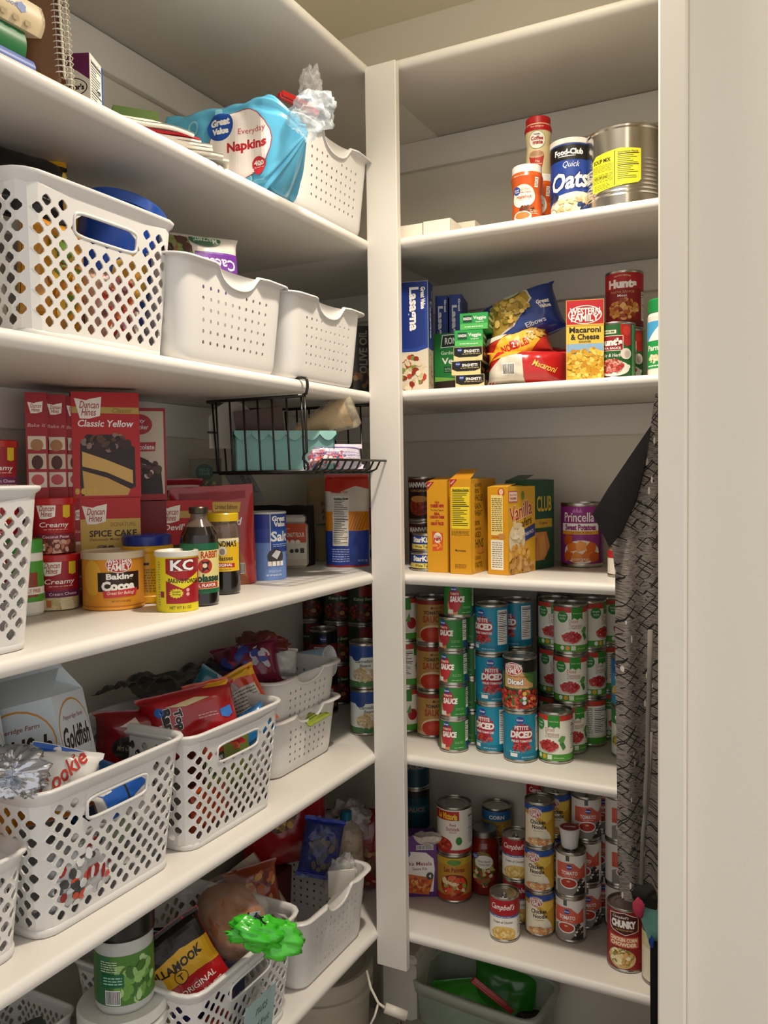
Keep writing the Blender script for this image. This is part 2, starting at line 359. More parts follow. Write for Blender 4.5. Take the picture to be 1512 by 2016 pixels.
def rrect(hx, hy, r, n=6):
    pts = []
    for (cx, cy, a0) in ((hx-r, -hy+r, -PI/2), (hx-r, hy-r, 0), (-hx+r, hy-r, PI/2), (-hx+r, -hy+r, PI)):
        for k in range(n+1): a = a0+PI/2*k/n; pts.append((cx+r*math.cos(a), cy+r*math.sin(a)))
    return pts
class Ring:                                        # rounded rectangle outline parametrised by arc length, starting at the middle of the -y side
    def __init__(s, hx, hy, r):
        P = rrect(hx, hy, r, 8); P = P[-1:]+P[:-1]; P = [(0, -hy)]+[q for q in rrect(hx, hy, r, 8)]+[(0, -hy)]
        s.P = P; s.c = [0]
        for a, b in zip(P, P[1:]): s.c.append(s.c[-1]+math.hypot(b[0]-a[0], b[1]-a[1]))
        s.L = s.c[-1]
    def at(s, t):
        d = (t % 1.0)*s.L; lo = 0
        for i in range(len(s.c)-1):
            if s.c[i+1] >= d-1e-9: lo = i; break
        q = (d-s.c[lo])/max(1e-9, s.c[lo+1]-s.c[lo]); a, b = s.P[lo], s.P[lo+1]; return a[0]+(b[0]-a[0])*q, a[1]+(b[1]-a[1])*q
def lattice_basket(W0, D0, H, flare=1.16, r=.028, pitch=.0128, slots=('y-', 'y+')):
    """woven look plastic basket; returns parts"""
    bot, top_ = Ring(W0/2, D0/2, r), Ring(W0/2*flare, D0/2*flare, r*1.2)
    def S(t, z):
        q = z/H; a = bot.at(t); b = top_.at(t); return Vector((a[0]+(b[0]-a[0])*q, a[1]+(b[1]-a[1])*q, z))
    per = (bot.L+top_.L)/2; nc = int(round(per/pitch/2))*2; z0, z1 = .010, H-.020; nr = int(round((z1-z0)/pitch))
    dz = (z1-z0)/nr; dt = 1.0/nc; m = MB()
    # corner columns solid: t positions of the corners
    cor = []
    for ring in (bot,):
        for k in range(4):
            sx, sy = ((1, -1), (1, 1), (-1, 1), (-1, -1))[k]
            # search arc position whose point is the 45 degree corner
            best = min((math.hypot(bot.at(i/400)[0]-sx*W0/2, bot.at(i/400)[1]-sy*D0/2), i/400) for i in range(400)); cor.append(best[1])
    # grip windows on the short (x) sides
    win = []
    tx = {'x+': .25, 'x-': .75, 'y-': 0.0, 'y+': .5}
    for s in slots:
        ring_t = min((math.hypot(bot.at(i/400)[0]-(W0/2 if s == 'x+' else -W0/2 if s == 'x-' else 0), bot.at(i/400)[1]-(-D0/2 if s == 'y-' else D0/2 if s == 'y+' else 0)), i/400) for i in range(400))[1]
        win.append(ring_t)
    hw = .056/per; wz0, wz1 = H-.066, H-.036
    def dT(a, b): d = abs(a-b) % 1; return min(d, 1-d)
    def solid(t, z):
        return any(dT(t, c) < .0075/per for c in cor)
    def inwin(t, z, g=0.0): return any(dT(t, c) < hw+g/per for c in win) and wz0-g < z < wz1+g
    V = {}; verts = []; faces = []
    def snap(p):
        t, z_ = p
        for c in win:
            d = (t-c+.5) % 1-.5
            if abs(d) < hw and wz0 < z_ < wz1:
                gx, gz = (hw-abs(d))*per, min(z_-wz0, wz1-z_)
                if gx < gz: t = c+math.copysign(hw, d)
                else: z_ = wz0 if z_-wz0 < wz1-z_ else wz1
        return (t % 1.0, z_)
    def vid(p):
        p = snap(p); k = (round(p[0]*20000), round(p[1]*20000))
        if k not in V: V[k] = len(verts); verts.append(S(p[0] % 1.0 if p[0] < 1-1e-9 else 0.0, p[1]))
        return V[k]
    for j in range(-1, nr+1):
        for i in range(nc):
            if (i+j) % 2: continue
            c = ((i+.0)*dt, z0+(j+.5+.5)*dz); ct, cz = c
            R_ = [(ct, cz-dz), (ct+dt, cz), (ct, cz+dz), (ct-dt, cz)]
            R_ = [(a, min(max(b, z0), z1)) for a, b in R_]
            if inwin(ct, cz) and cz-dz > wz0-dz*.6 and cz+dz < wz1+dz*.6: continue
            if cz <= z0+1e-6 or cz >= z1-1e-6:            # half diamonds close the top and bottom rows
                ids = [vid(((a) % 1.0, b)) for a, b in R_]; q = []
                for k_ in ids:
                    if k_ not in q: q.append(k_)
                if len(q) > 2: faces.append(tuple(q))
                continue
            if solid(ct, cz) or inwin(ct, cz, .009):
                ids = [vid((a % 1.0, b)) for a, b in R_]; q = []
                for k_ in ids:
                    if k_ not in q: q.append(k_)
                if len(q) > 2: faces.append(tuple(q))
                continue
            # rounded hole inside the diamond: 8 point ring
            s1, s2 = .70, .34; hole = []; outer = []
            for q in range(4):
                a = R_[q]; b = R_[(q+1) % 4]
                ea = (ct+(a[0]-ct)*s1, cz+(a[1]-cz)*s1*.98); eb = (ct+(b[0]-ct)*s1, cz+(b[1]-cz)*s1*.98)
                hole.append((ea[0]*.80+eb[0]*.20, ea[1]*.80+eb[1]*.20)); hole.append((ea[0]*.20+eb[0]*.80, ea[1]*.20+eb[1]*.80))
            ho = [vid((a % 1.0, b)) for a, b in hole]; oo = [vid((a % 1.0, b)) for a, b in R_]
            for q in range(4):
                faces.append((oo[q], oo[(q+1) % 4], ho[2*q+1], ho[2*q])); faces.append((oo[q], ho[2*q], ho[(2*q-1) % 8]))
    faces = [f for f in faces if len(set(f)) == len(f)]
    m.add(verts, faces, PLAS, True)
    body = m.mesh('basket_body')
    import bmesh as _b
    bm = _b.new(); bm.from_mesh(body); _b.ops.recalc_face_normals(bm, faces=bm.faces[:])
    _b.ops.solidify(bm, geom=bm.faces[:], thickness=.0022)
    for e in bm.edges: e.smooth = not (len(e.link_faces) == 2 and e.calc_face_angle(0) > .55)
    bm.to_mesh( body ); bm.free()
    for p in body.polygons: p.use_smooth = False
    n = 72; rim = MB()
    def O(t, z, o): p = S(t, z); c = Vector((p.x/(W0*flare/2), p.y/(D0*flare/2), 0)); q = max(abs(c.x), abs(c.y)); d = Vector((p.x-(0 if abs(p.x) < W0/2-r else 0), p.y, 0)).normalized() if 0 else Vector((p.x, p.y, 0)).normalized(); return p+d*o
    prof = [(-.0015, H-.021), (.0015, H-.020), (.003, H-.010), (.008, H-.006), (.0095, H-.002), (.008, H), (.003, H+.001), (-.0015, H-.001), (-.003, H-.010), (-.0015, H-.021)]
    ts = [k/n for k in range(n)]
    v = [O(t, min(z, H), o)+Vector((0, 0, max(0, z-H))) for t in ts for o, z in prof]; k_ = len(prof)
    rim.add(v, [(a*k_+b, ((a+1) % n)*k_+b, ((a+1) % n)*k_+b+1, a*k_+b+1) for a in range(n) for b in range(k_-1)], PLAS, True)
    basep = MB(); prof = [(-.0015, .0115), (.0025, .011), (.003, .001), (.001, 0), (-.004, 0)]; k_ = len(prof)
    v = [O(t, max(z, 0), o) for t in ts for o, z in prof]
    basep.add(v, [(a*k_+b, ((a+1) % n)*k_+b, ((a+1) % n)*k_+b+1, a*k_+b+1) for a in range(n) for b in range(k_-1)], PLAS, True)
    ring = [O(t, .0015, -.003) for t in ts]; basep.add(ring, [tuple(range(n))], PLAS)
    grips = []
    for wt in win:
        g = MB(); pts = []
        for q in range(28):
            a = 2*PI*q/28; cx = math.copysign(abs(math.cos(a))**.35, math.cos(a)); cy = math.copysign(abs(math.sin(a))**.35, math.sin(a))
            pts.append(O((wt+hw*1.02*cx) % 1.0, (wz0+wz1)/2+(wz1-wz0)*.54*cy, .0015))
        tube(g, pts, .0026, PLAS, 6, True); grips.append(('grip', g.mesh('grip')))
    return [('basket_body', body), ('rim', rim.mesh('rim')), ('base', basep.mesh('base'))]+grips
def hole_basket(W0, D0, H, flare=1.13, r=.03, rows=5, dip=True, colpitch=.018):
    """smooth white basket with rows of small round holes; scooped grips on the y- and y+ sides"""
    bot, top_ = Ring(W0/2, D0/2, r), Ring(W0/2*flare, D0/2*flare, r*1.1)
    def dT(a, b): d = abs(a-b) % 1; return min(d, 1-d)
    per = bot.L; tw = .045/per
    def Ht(t):
        s = 1.0
        for c in (0.0, .5):
            d = dT(t, c)/tw
            if dip and d < 1: s -= .185*math.sqrt(max(0, 1-d**2.2))
            elif dip and d < 2.6: pass
        return H*s
    def S(t, q, off=0.0):
        z = q*Ht(t); k = z/H; a = bot.at(t); b = top_.at(t); e = min(1, z/.018); e = math.sqrt(max(0, 1-(1-e)**2)); s = 1-.055*(1-e)
        p = Vector(((a[0]+(b[0]-a[0])*k)*s, (a[1]+(b[1]-a[1])*k)*s, z)); d = Vector((p.x, p.y, 0)).normalized(); return p+d*off
    # column grid
    nc = int(round(per/colpitch)); dt = 1/nc; zs = [0, .08, .17]; n0 = .17; n1 = .86; m = MB(); verts = []; faces = []; V = {}
    def Sz(t, z):
        if z > Ht(t): z = Ht(t)
        k = z/H; a = bot.at(t); b = top_.at(t); e = min(1, z/.018); e = math.sqrt(max(0, 1-(1-e)**2)); s = 1-.055*(1-e)
        return Vector(((a[0]+(b[0]-a[0])*k)*s, (a[1]+(b[1]-a[1])*k)*s, z))
    def vid(t, z):
        k = (round((t % 1.0)*40000), round(z*200000))
        if k not in V: V[k] = len(verts); verts.append(Sz(t % 1.0, z))
        return V[k]
    ztop = H*.80; zb = H*.15; dz = (ztop-zb)/rows; corner = .035/per
    cor = [min((math.hypot(bot.at(i/400)[0]-sx*W0/2, bot.at(i/400)[1]-sy*D0/2), i/400) for i in range(400))[1] for sx, sy in ((1, -1), (1, 1), (-1, 1), (-1, -1))]
    sub = 2
    def quad(t0, z0_, t1, z1_):
        f = (vid(t0, z0_), vid(t1, z0_), vid(t1, z1_), vid(t0, z1_))
        if len(set(f)) == 4: faces.append(f)
    for i in range(nc):
        t0, t1 = i*dt, (i+1)*dt; tm = (t0+t1)/2
        for a, b in ((0, .003), (.003, .008), (.008, .016), (.016, zb)): quad(t0, a, tm, b); quad(tm, a, t1, b)
        for j in range(rows):
            za, zb_ = zb+j*dz, zb+(j+1)*dz; zm = (za+zb_)/2
            hole = not any(dT(tm, c) < corner for c in cor) and zm+.006 < Ht(tm)-.006
            if not hole:
                quad(t0, za, tm, zm); quad(tm, za, t1, zm); quad(t0, zm, tm, zb_); quad(tm, zm, t1, zb_); continue
            R_ = [(t0, za), (tm, za), (t1, za), (t1, zm), (t1, zb_), (tm, zb_), (t0, zb_), (t0, zm)]
            rr = .0028; Ho = [(tm+rr/per*math.cos(-PI*.75+PI/4*q), zm+rr*1.25*math.sin(-PI*.75+PI/4*q)) for q in range(8)]
            A = [vid(*p) for p in R_]; B = [vid(*p) for p in Ho]
            for q in range(8): faces.append((A[q], A[(q+1) % 8], B[(q+1) % 8], B[q]))
        for q in range(3):                                # fill up to the (scooped) edge
            def zz(t, s): return ztop+(Ht(t)-ztop)*s if Ht(t) > ztop else ztop
            for (ta, tb) in ((t0, tm), (tm, t1)):
                f = [vid(ta, zz(ta, q/3)), vid(tb, zz(tb, q/3)), vid(tb, zz(tb, (q+1)/3)), vid(ta, zz(ta, (q+1)/3))]; g = []
                for k in f:
                    if k not in g: g.append(k)
                if len(g) > 2: faces.append(tuple(g))
    m.add(verts, faces, PLAS, True); body = m.mesh('basket_body')
    import bmesh as _b
    bm = _b.new(); bm.from_mesh(body); _b.ops.remove_doubles(bm, verts=bm.verts[:], dist=.00002); _b.ops.recalc_face_normals(bm, faces=bm.faces[:])
    _b.ops.solidify(bm, geom=bm.faces[:], thickness=.0018)
    for e in bm.edges: e.smooth = not (len(e.link_faces) == 2 and e.calc_face_angle(0) > .55)
    bm.to_mesh( body ); bm.free()
    for p in body.polygons: p.use_smooth = True
    n = 160; rim = MB(); prof = [(-.0012, -.004), (.0012, -.003), (.007, -.0008), (.0125, -.0035), (.0135, -.002), (.0125, .0005), (.006, .0018), (-.0006, .0012), (-.0012, -.004)]; k_ = len(prof); v = []
    for a in range(n):
        t = a/n; indip = min(dT(t, 0), dT(t, .5)) < tw*1.02; dd_ = min(dT(t, 0), dT(t, .5))/tw; lip = .35+.75*max(0, min(1, (dd_-1.0)/.35))
        for o, z in prof: p = S(t, 1, o*lip); v.append(p+Vector((0, 0, z)))
    rim.add(v, [(a*k_+b, ((a+1) % n)*k_+b, ((a+1) % n)*k_+b+1, a*k_+b+1) for a in range(n) for b in range(k_-1)], PLAS, True)
    parts = [('basket_body', body), ('rim', rim.mesh('rim'))]
    fl = MB(); fl.add([S(k/64, .0)+Vector((0, 0, .0012)) for k in range(64)], [tuple(range(64))], PLAS); parts.append(('base', fl.mesh('base')))
    if dip:
        for c in (0.0, .5):                               # the cupped grip behind each scoop
            g = MB()
            def G(a, b, c=c):
                t = (c+tw*(2*a-1)*.98) % 1.0; p = S(t, 1, -.001); w_ = math.sqrt(max(0, 1-(2*a-1)**2)); d = Vector((p.x, p.y, 0)).normalized()
                top = Vector((p.x, p.y, H*.985)); return p*(1-b)+top*b-d*(.006*math.sin(PI*b)*w_+.004*b*w_)
            sheet(g, G, 18, 8, M('#c4c2be', rough=.4)); parts.append(('grip', g.mesh('grip')))  # greyer than the basket plastic: shade inside the cup painted into the colour
    return parts
_k = {}
def proto(key, fn):
    if key not in _k:
        ps = fn(); _k[key] = [(p[0], p[1].mesh(p[0]) if isinstance(p[1], MB) else p[1], [(s[0], s[1].mesh(s[0]) if isinstance(s[1], MB) else s[1]) for s in (p[2] if len(p) > 2 and p[2] else [])], p[3] if len(p) > 3 else None) for p in ps] if isinstance(ps, list) else ps.mesh(key)
    return _k[key]
def wrap_text(s, *a): return s
def oval_logo(lines, cx, cy, w, h, bg, fg, rim=None):
    o = [('e', cx, cy, w/2*1.07, h/2*1.1, rim)] if rim else []
    o.append(('e', cx, cy, w/2, h/2, bg)); n = len(lines)
    for i, l in enumerate(lines): o.append(('t', l, cx, cy+h*(.5-(i+.5)/n)*.78, w*(.95 if n < 3 and i == 0 else .88), h*.42/max(1, n/2), fg, {'b': .03}))
    return o
# ---------------------------------------------------------------- tins
def kroger(cx, cy, s=.007, bg='#26449a'): return [('e', cx, cy, s, s*.85, bg), ('t', 'Kroger', cx, cy, s*1.6, s*.6, WHITE, {'b': .03})]
def facts(cx, y0, y1, w=.022): return [('nf', cx-w/2, y0, cx+w/2, y1)]
RED = ['#a81f1c', '#c2352a', '#8c1715', '#d1493a']
def k_petite(): 
    h = .112; return can_parts(.0757, h, '#0e88a8', [('r', -.12, .008, .12, .02, '#0b7796')]+kroger(-.002, .094, .009)+[('star', .002, .060, .027, .029, 17, '#a81f32'), ('t', 'PETITE', .001, .077, .030, .0085, WHITE, {'b': .03}), ('t', 'DICED', .001, .0625, .050, .0155, WHITE, {'b': .06, 's': .12}), ('t', 'PEELED TOMATOES', .002, .048, .046, .005, WHITE, {'b': .03}), ('blob', .002, .0335, .019, .008, RED+['#d6574a'], 44, .0033), ('ln', -.026, .022, -.004, .026, 1, '#d8eef2'), ('r', -.024, .013, -.008, .021, WHITE), ('t', 'NET WT 14.5 OZ (411g)', .016, .012, .030, .0034, '#d8eef2')]+facts(.052, .022, .100, .028)+facts(-.066, .022, .1, .028)+[('bc', -.105, .03, -.088, .07)], du=.005, seed=3)
def k_simple():
    h = .112; return can_parts(.0757, h, '#e9e6d8', [('r', -.12, .0066, .12, .021, '#4b9a31'), ('r', -.12, .094, -.0, .1054, '#c23a2c'), ('r', .012, .094, .12, .1054, '#c23a2c'), ('p', [(.000, .1054), (.026, .1054), (.026, .078), (.020, .082), (.013, .078), (.006, .082), (.0, .078)], '#2f8a2c'), ('t', 'Simple Truth', .013, .092, .02, .003, WHITE), ('e', -.021, .084, .0125, .013, '#2c8a3a'), ('t', 'Simple', -.021, .087, .017, .005, WHITE), ('t', 'TRUTH', -.021, .080, .014, .004, WHITE), ('t', 'Diced', .004, .0745, .02, .0075, '#b0502f', {'b': -.005}), ('t', 'Tomatoes', .009, .065, .03, .0075, '#b0502f', {'b': -.005}), ('t', 'IN TOMATO JUICE', .009, .0585, .03, .003, '#6b6a50'), ('e', .001, .038, .0255, .0165, '#f7f4ec'), ('e', .001, .037, .0235, .014, '#c9bdb0'), ('blob', .001, .039, .020, .0115, RED+['#c93a3c', '#b32232'], 90, .0036), ('p', [(.022, .052), (.03, .062), (.039, .06), (.036, .05), (.028, .045)], '#5f9a4a'), ('p', [(.025, .045), (.034, .048), (.04, .036), (.033, .030)], '#3f7f3a'), ('e', -.021, .0145, .0045, .005, WHITE), ('e', -.009, .0145, .005, .005, '#e0a33a'), ('r', -.001, .0095, .009, .0195, '#dfe8d2'), ('t', 'NET WT 14.5 OZ (411g)', .024, .0125, .022, .003, '#e6efdc')]+facts(.066, .024, .09, .026)+[('nf', -.085, .024, -.055, .092)], du=.005, seed=8)
def k_simple_back():
    return can_parts(.0757, .112, '#e9e6d8', [('r', -.12, .0066, .12, .021, '#4b9a31'), ('r', -.12, .094, .12, .1054, '#c23a2c'), ('nf', -.016, .026, .016, .092), ('r', .018, .078, .034, .1054, '#2f8a2c'), ('e', .036, .045, .012, .014, '#a8232c'), ('ln', -.034, .03, -.019, .09, 14, '#57654c'), ('p', [(.02, .05), (.03, .07), (.034, .05)], '#5f9a4a')], du=.005, seed=9)
def k_sauce():
    h = .0768; return can_parts(.0675, h, '#2f7f33', [('p', [(-.031, .0066), (-.006, .0066), (-.008, .06), (-.02, .066), (-.031, .03)], '#d98a5f'), ('e', -.013, .039, .0155, .027, '#a3242e'), ('e', -.013, .028, .0125, .015, '#b8323a'), ('t', 'TOMATO', -.013, .0535, .020, .005, '#f6d9c4', {'b': .03}), ('t', 'SAUCE', -.007, .0415, .034, .0135, WHITE, {'b': .06, 's': .1}), ('ln', .006, .02, .026, .026, 2, '#8fc08b'), ('ln', .004, .01, .026, .013, 1, '#b9dcb4'), ('r', -.029, .0085, -.0165, .018, '#e6e3da'), ('nf', .033, .024, .046, .070), ('r', .036, .008, .05, .022, '#24479b'), ('ln', .05, .02, .08, .07, 9, '#b9dcb4')]+kroger(-.0145, .064, .0072), du=.005, seed=4)
def k_tan():
    h = .112; return can_parts(.0757, h, '#b98b49', [('r', -.12, .096, .12, .1054, '#8e2a1c'), ('r', -.12, .0066, .12, .014, '#cbb08a'), ('e', -.002, .088, .003, .003, '#5a2d14'), ('t', 'Hunters Bell', .012, .088, .022, .004, '#5a3a1c'), ('t', 'TOMATO', .0, .0765, .044, .0085, '#3e2414', {'b': .03}), ('t', 'SAUCE', .0, .061, .050, .0165, '#a3491a', {'b': .04}), ('e', .0, .025, .034, .0225, '#e0c79c'), ('e', .0, .023, .0325, .0195, '#b52d14'), ('e', .004, .026, .02, .009, '#c63c1d'), ('nf', .044, .02, .068, .09, '#d8b780')], du=.005, seed=5)
def k_dark(a='#3a1a18', b='#5c2622'): return lambda: can_parts(.0757, .112, a, [('r', -.12, .05, .12, .07, b), ('t', 'SAUCE', 0, .06, .05, .012, '#9c7a6a', {'b': .04}), ('r', -.12, .09, .12, .1054, '#1b1b1c')], du=.006)
def k_wfdiced():
    h = .118; return can_parts(.0757, h, '#3a6a34', [('r', -.12, .086, .12, .1115, '#17120f'), ('p', [(-.034, .086), (-.034, .052), (.034, .052), (.034, .078), (.0, .09)], '#d2a06a'), ('p', [(.008, .086), (.034, .080), (.034, .060), (.02, .068)], '#4f7f3a'), ('r', -.12, .0066, .12, .048, '#5b241c'), ('blob', 0, .028, .12, .019, RED+['#d65f45', '#e08a5a', '#bf3a2a', '#3f7a38'], 420, .0048)]+oval_logo(['WESTERN', 'FAMILY'], -.013, .093, .040, .026, '#b5242c', WHITE, WHITE)+[('t', 'Chili Style Tomatoes', .0, .0765, .048, .0048, '#7a1a14'), ('t', 'Diced', -.008, .065, .036, .013, WHITE, {'b': .05, 'o': '#1f1a14'}), ('t', 'Green Chilies & Chilies', .0, .053, .044, .0052, '#e9d8a4', {'s': .2})]+[('e', .012, .04, .004, .0045, '#e0c257'), ('e', .012, .030, .004, .0045, '#dce6ef'), ('e', .012, .02, .004, .0045, '#dce6ef')], du=.005, seed=6)
def k_kidney(a='#2c3a22'): return lambda: can_parts(.0757, .112, a, [('r', -.12, .0066, .12, .012, '#222a18'), ('r', -.012, .078, .026, .1054, '#8c2320'), ('t', 'Kidney Beans', 0, .070, .056, .011, '#b9c79c', {'b': .02, 's': .15}), ('blob', 0, .034, .045, .022, ['#6e1d1a', '#862a24', '#4e1412', '#a0482e'], 120, .005), ('e', .01, .03, .007, .006, '#b08a4a')], du=.006, seed=12)
def k_pinto(): return can_parts(.0757, .112, '#16161c', [('r', -.12, .040, .12, .075, '#8e2d2a'), ('r', -.026, .050, .026, .068, '#d8cfb8'), ('t', 'PINTO', 0, .0605, .042, .010, '#2a2020', {'b': .03}), ('ln', -.02, .051, .02, .0545, 1, '#40302c'), ('blob', 0, .024, .04, .013, ['#8a5a3c', '#a8734c', '#6d4530'], 80, .005)]+kroger(0, .089, .009), du=.006, seed=13)
def k_cannellini(): return can_parts(.0757, .112, '#dfe3df', [('r', -.12, .078, .12, .1054, '#27478f'), ('e', -.015, .084, .014, .015, '#20407f'), ('t', 'Cannellini', .004, .069, .044, .008, '#3b4a5e'), ('t', 'Beans', .008, .059, .026, .007, '#3b4a5e'), ('r', -.12, .0066, .12, .02, '#4a7a4c'), ('blob', .004, .036, .027, .017, ['#c8b182', '#d8c59c', '#b39a68'], 110, .0042)], du=.006, seed=14)
def k_hunts(w='meat'):
    h = .142
    if w == 'meat': it = [('r', -.12, .096, .12, .1355, '#b01c26'), ('t', 'PROUDLY GROWN', 0, .128, .034, .004, '#e8c9a0', {'arc': .003}), ('t', 'Hunts', 0, .109, .062, .022, WHITE, {'b': .06}), ('t', 'PASTA SAUCE', 0, .089, .05, .0055, '#d8a070'), ('t', 'Meat', .0, .080, .02, .006, WHITE), ('r', -.12, .0066, .12, .020, '#6d1418'), ('blob', .002, .047, .030, .024, ['#c9853c', '#d89a4e', '#b0522a', '#e3b468', '#9a3a20'], 120, .006), ('nf', .045, .02, .07, .09)]; bg = '#8c1b22'
    else: it = [('r', -.12, .0066, .12, .0075, '#222222'), ('p', [(.012, .1355), (.036, .1355), (.036, .085), (.024, .08), (.014, .1)], '#b22820'), ('e', .026, .12, .009, .012, '#c93a2a'), ('p', [(-.034, .122), (-.034, .113), (.004, .113), (.004, .122)], '#e8dfc4'), ('t', 'PREMIUM', -.015, .1175, .03, .005, '#2f6a34', {'b': .03}), ('r', -.037, .070, .018, .108, '#f0e8d4'), ('r', -.036, .0715, .0168, .1065, '#8e1a22'), ('t', "Hunt's", -.009, .092, .050, .019, WHITE, {'b': .06}), ('t', 'PASTA SAUCE', -.009, .0765, .044, .0055, WHITE, {'b': .03}), ('t', 'Garlic & Herb', -.010, .059, .046, .0085, WHITE, {'s': .2}), ('e', .024, .062, .012, .014, '#e6ddd0'), ('e', .026, .061, .006, .009, '#c8b7ae'), ('e', -.004, .026, .036, .0195, '#e9e4da'), ('blob', -.008, .032, .025, .016, ['#c2453a', '#d8776a', '#e0a08c', '#a83028'], 130, .0042), ('r', .039, .0066, .052, .1355, '#6a9a68'), ('e', .030, .03, .004, .005, WHITE)]; bg = '#27602e'
    return can_parts(.0797, h, bg, it, du=.005, seed=7)
def k_princella(): return can_parts(.0995, .1175, '#8d2a7c', [('p', [(-.02, .1), (-.014, .108), (-.012, .101), (-.008, .110), (-.004, .101), (0, .108), (.004, .1)], '#c06fb2'), ('t', 'Princella', -.005, .0915, .074, .017, WHITE, {'s': .05, 'b': .01}), ('r', -.05, .0665, .045, .080, WHITE), ('t', 'Sweet Potatoes', -.001, .073, .076, .0115, '#8d2070', {'b': .05}), ('r', -.05, .060, .045, .0665, '#d99a2e'), ('t', 'Cut Yams in Syrup', 0, .0632, .05, .004, '#7a3a10'), ('e', .002, .028, .044, .0215, '#eadfd0')]+[('p', [(a, b), (a+.020, b+.004), (a+.022, b+.016), (a+.006, b+.021), (a-.004, b+.012)], c) for a, b, c in ((-.04, .010, '#cc5f1c'), (-.018, .008, '#e08a35'), (.006, .010, '#d9742a'), (-.030, .027, '#e0762a'), (-.008, .028, '#eb9c48'), (.016, .026, '#d2641e'), (.024, .009, '#c6581a'), (-.04, .040, '#b9501c'))]+[('t', 'IN LIGHT SYRUP', -.002, .0145, .04, .0045, WHITE), ('r', .047, .0066, .058, .11, '#5f1a54')], du=.006, seed=9)
def k_manwich(): return can_parts(.0757, .108, '#281412', [('r', -.12, .082, .12, .1015, '#4a1a14'), ('t', 'MANWICH', 0, .088, .07, .013, WHITE, {'b': .05}), ('t', 'ORIGINAL', .002, .074, .05, .0055, '#d8a56a'), ('e', .002, .036, .029, .022, '#a03a1e'), ('blob', .002, .034, .024, .015, ['#8c2a18', '#b5481f', '#6a1c12'], 70, .005), ('e', .002, .054, .022, .008, '#c98a4a')], du=.006, seed=10)
def k_tuna(): return can_parts(.083, .043, '#1a3f8c', [('t', 'StarKist', -.002, .0285, .052, .013, WHITE, {'b': .05}), ('r', -.12, .0066, .12, .018, '#e2d06a'), ('t', 'White Tuna', -.002, .0125, .04, .006, '#5a3a1a', {'b': .02}), ('r', .02, .008, .03, .018, '#c23a2c')], du=.006, seed=11)
def k_campbell(): return can_parts(.0675, .1015, '#efece2', [('r', -.12, .060, .12, .095, '#a3141f'), ('t', "Campbell's", 0, .078, .056, .017, WHITE, {'s': .45, 'b': .01}), ('r', -.12, .0555, .12, .060, '#3a5f9e'), ('ln', -.02, .0562, .02, .0592, 1, '#dbe4f2'), ('t', 'Cream of Chicken', .0, .0455, .046, .0055, '#3c3a38', {'s': .1}), ('e', .002, .018, .029, .0185, '#e2c06c'), ('e', .002, .014, .027, .013, '#dcb255'), ('blob', .0, .02, .024, .009, ['#e8cd84', '#d8ae50', '#edd795'], 60, .004), ('t', 'NET WT 10.5 OZ', .010, .010, .02, .003, '#6a5a3a'), ('nf', .036, .01, .054, .054)], du=.005, seed=15, pull=True)
def k_noodle(): return can_parts(.0675, .1015, '#c79b2c', [('r', -.12, .082, .12, .095, '#274f9c'), ('p', [(-.036, .0066), (-.036, .074), (-.01, .07), (.012, .05), (.030, .026), (.034, .0066)], '#ece3c8'), ('p', [(-.010, .080), (.036, .080), (.036, .066), (.018, .056)], '#e0bf50')]+oval_logo(['WESTERN', 'FAMILY'], -.008, .079, .030, .021, '#b5242c', WHITE, WHITE)+[('t', 'Chicken', -.001, .0585, .035, .0095, '#2a2420', {'b': .03}), ('t', 'Noodle', .002, .0475, .032, .0095, '#2a2420', {'b': .03}), ('t', 'Condensed Soup', -.001, .0385, .022, .0032, '#6a5a40'), ('e', .022, .030, .005, .0055, '#efe8d4'), ('blob', .002, .014, .027, .0075, ['#e3a070', '#d8b070', '#c98a52', '#efcf9c'], 120, .0038)], du=.005, seed=16, pull=True)
def k_tomsoup(): return can_parts(.0675, .1015, '#e3ddd4', [('r', -.012, .083, -.004, .095, '#4e5a58'), ('p', [(-.036, .078), (.004, .079), (.02, .066), (.036, .078), (.036, .05), (-.036, .05)], '#d2604c'), ('r', -.036, .044, .036, .054, '#c9543f'), ('t', 'TOMATO', -.004, .0565, .036, .009, WHITE, {'b': .03}), ('ln', -.016, .048, .01, .0505, 1, '#f0c6b8')]+kroger(-.004, .070, .0068)+[('p', [(-.036, .0066), (.036, .0066), (.036, .03), (.018, .045), (-.012, .045), (-.036, .036)], '#8b8580'), ('e', -.006, .034, .020, .0125, '#efeae4'), ('e', -.006, .034, .0175, .0098, '#b2341f'), ('e', -.006, .038, .004, .002, '#d9b089'), ('blob', .022, .028, .010, .014, ['#2c2826', '#efe9e0', '#4a2a26'], 26, .004), ('p', [(.004, .008), (.034, .008), (.034, .022), (.010, .016)], '#2a2624')], du=.005, seed=17, pull=True)
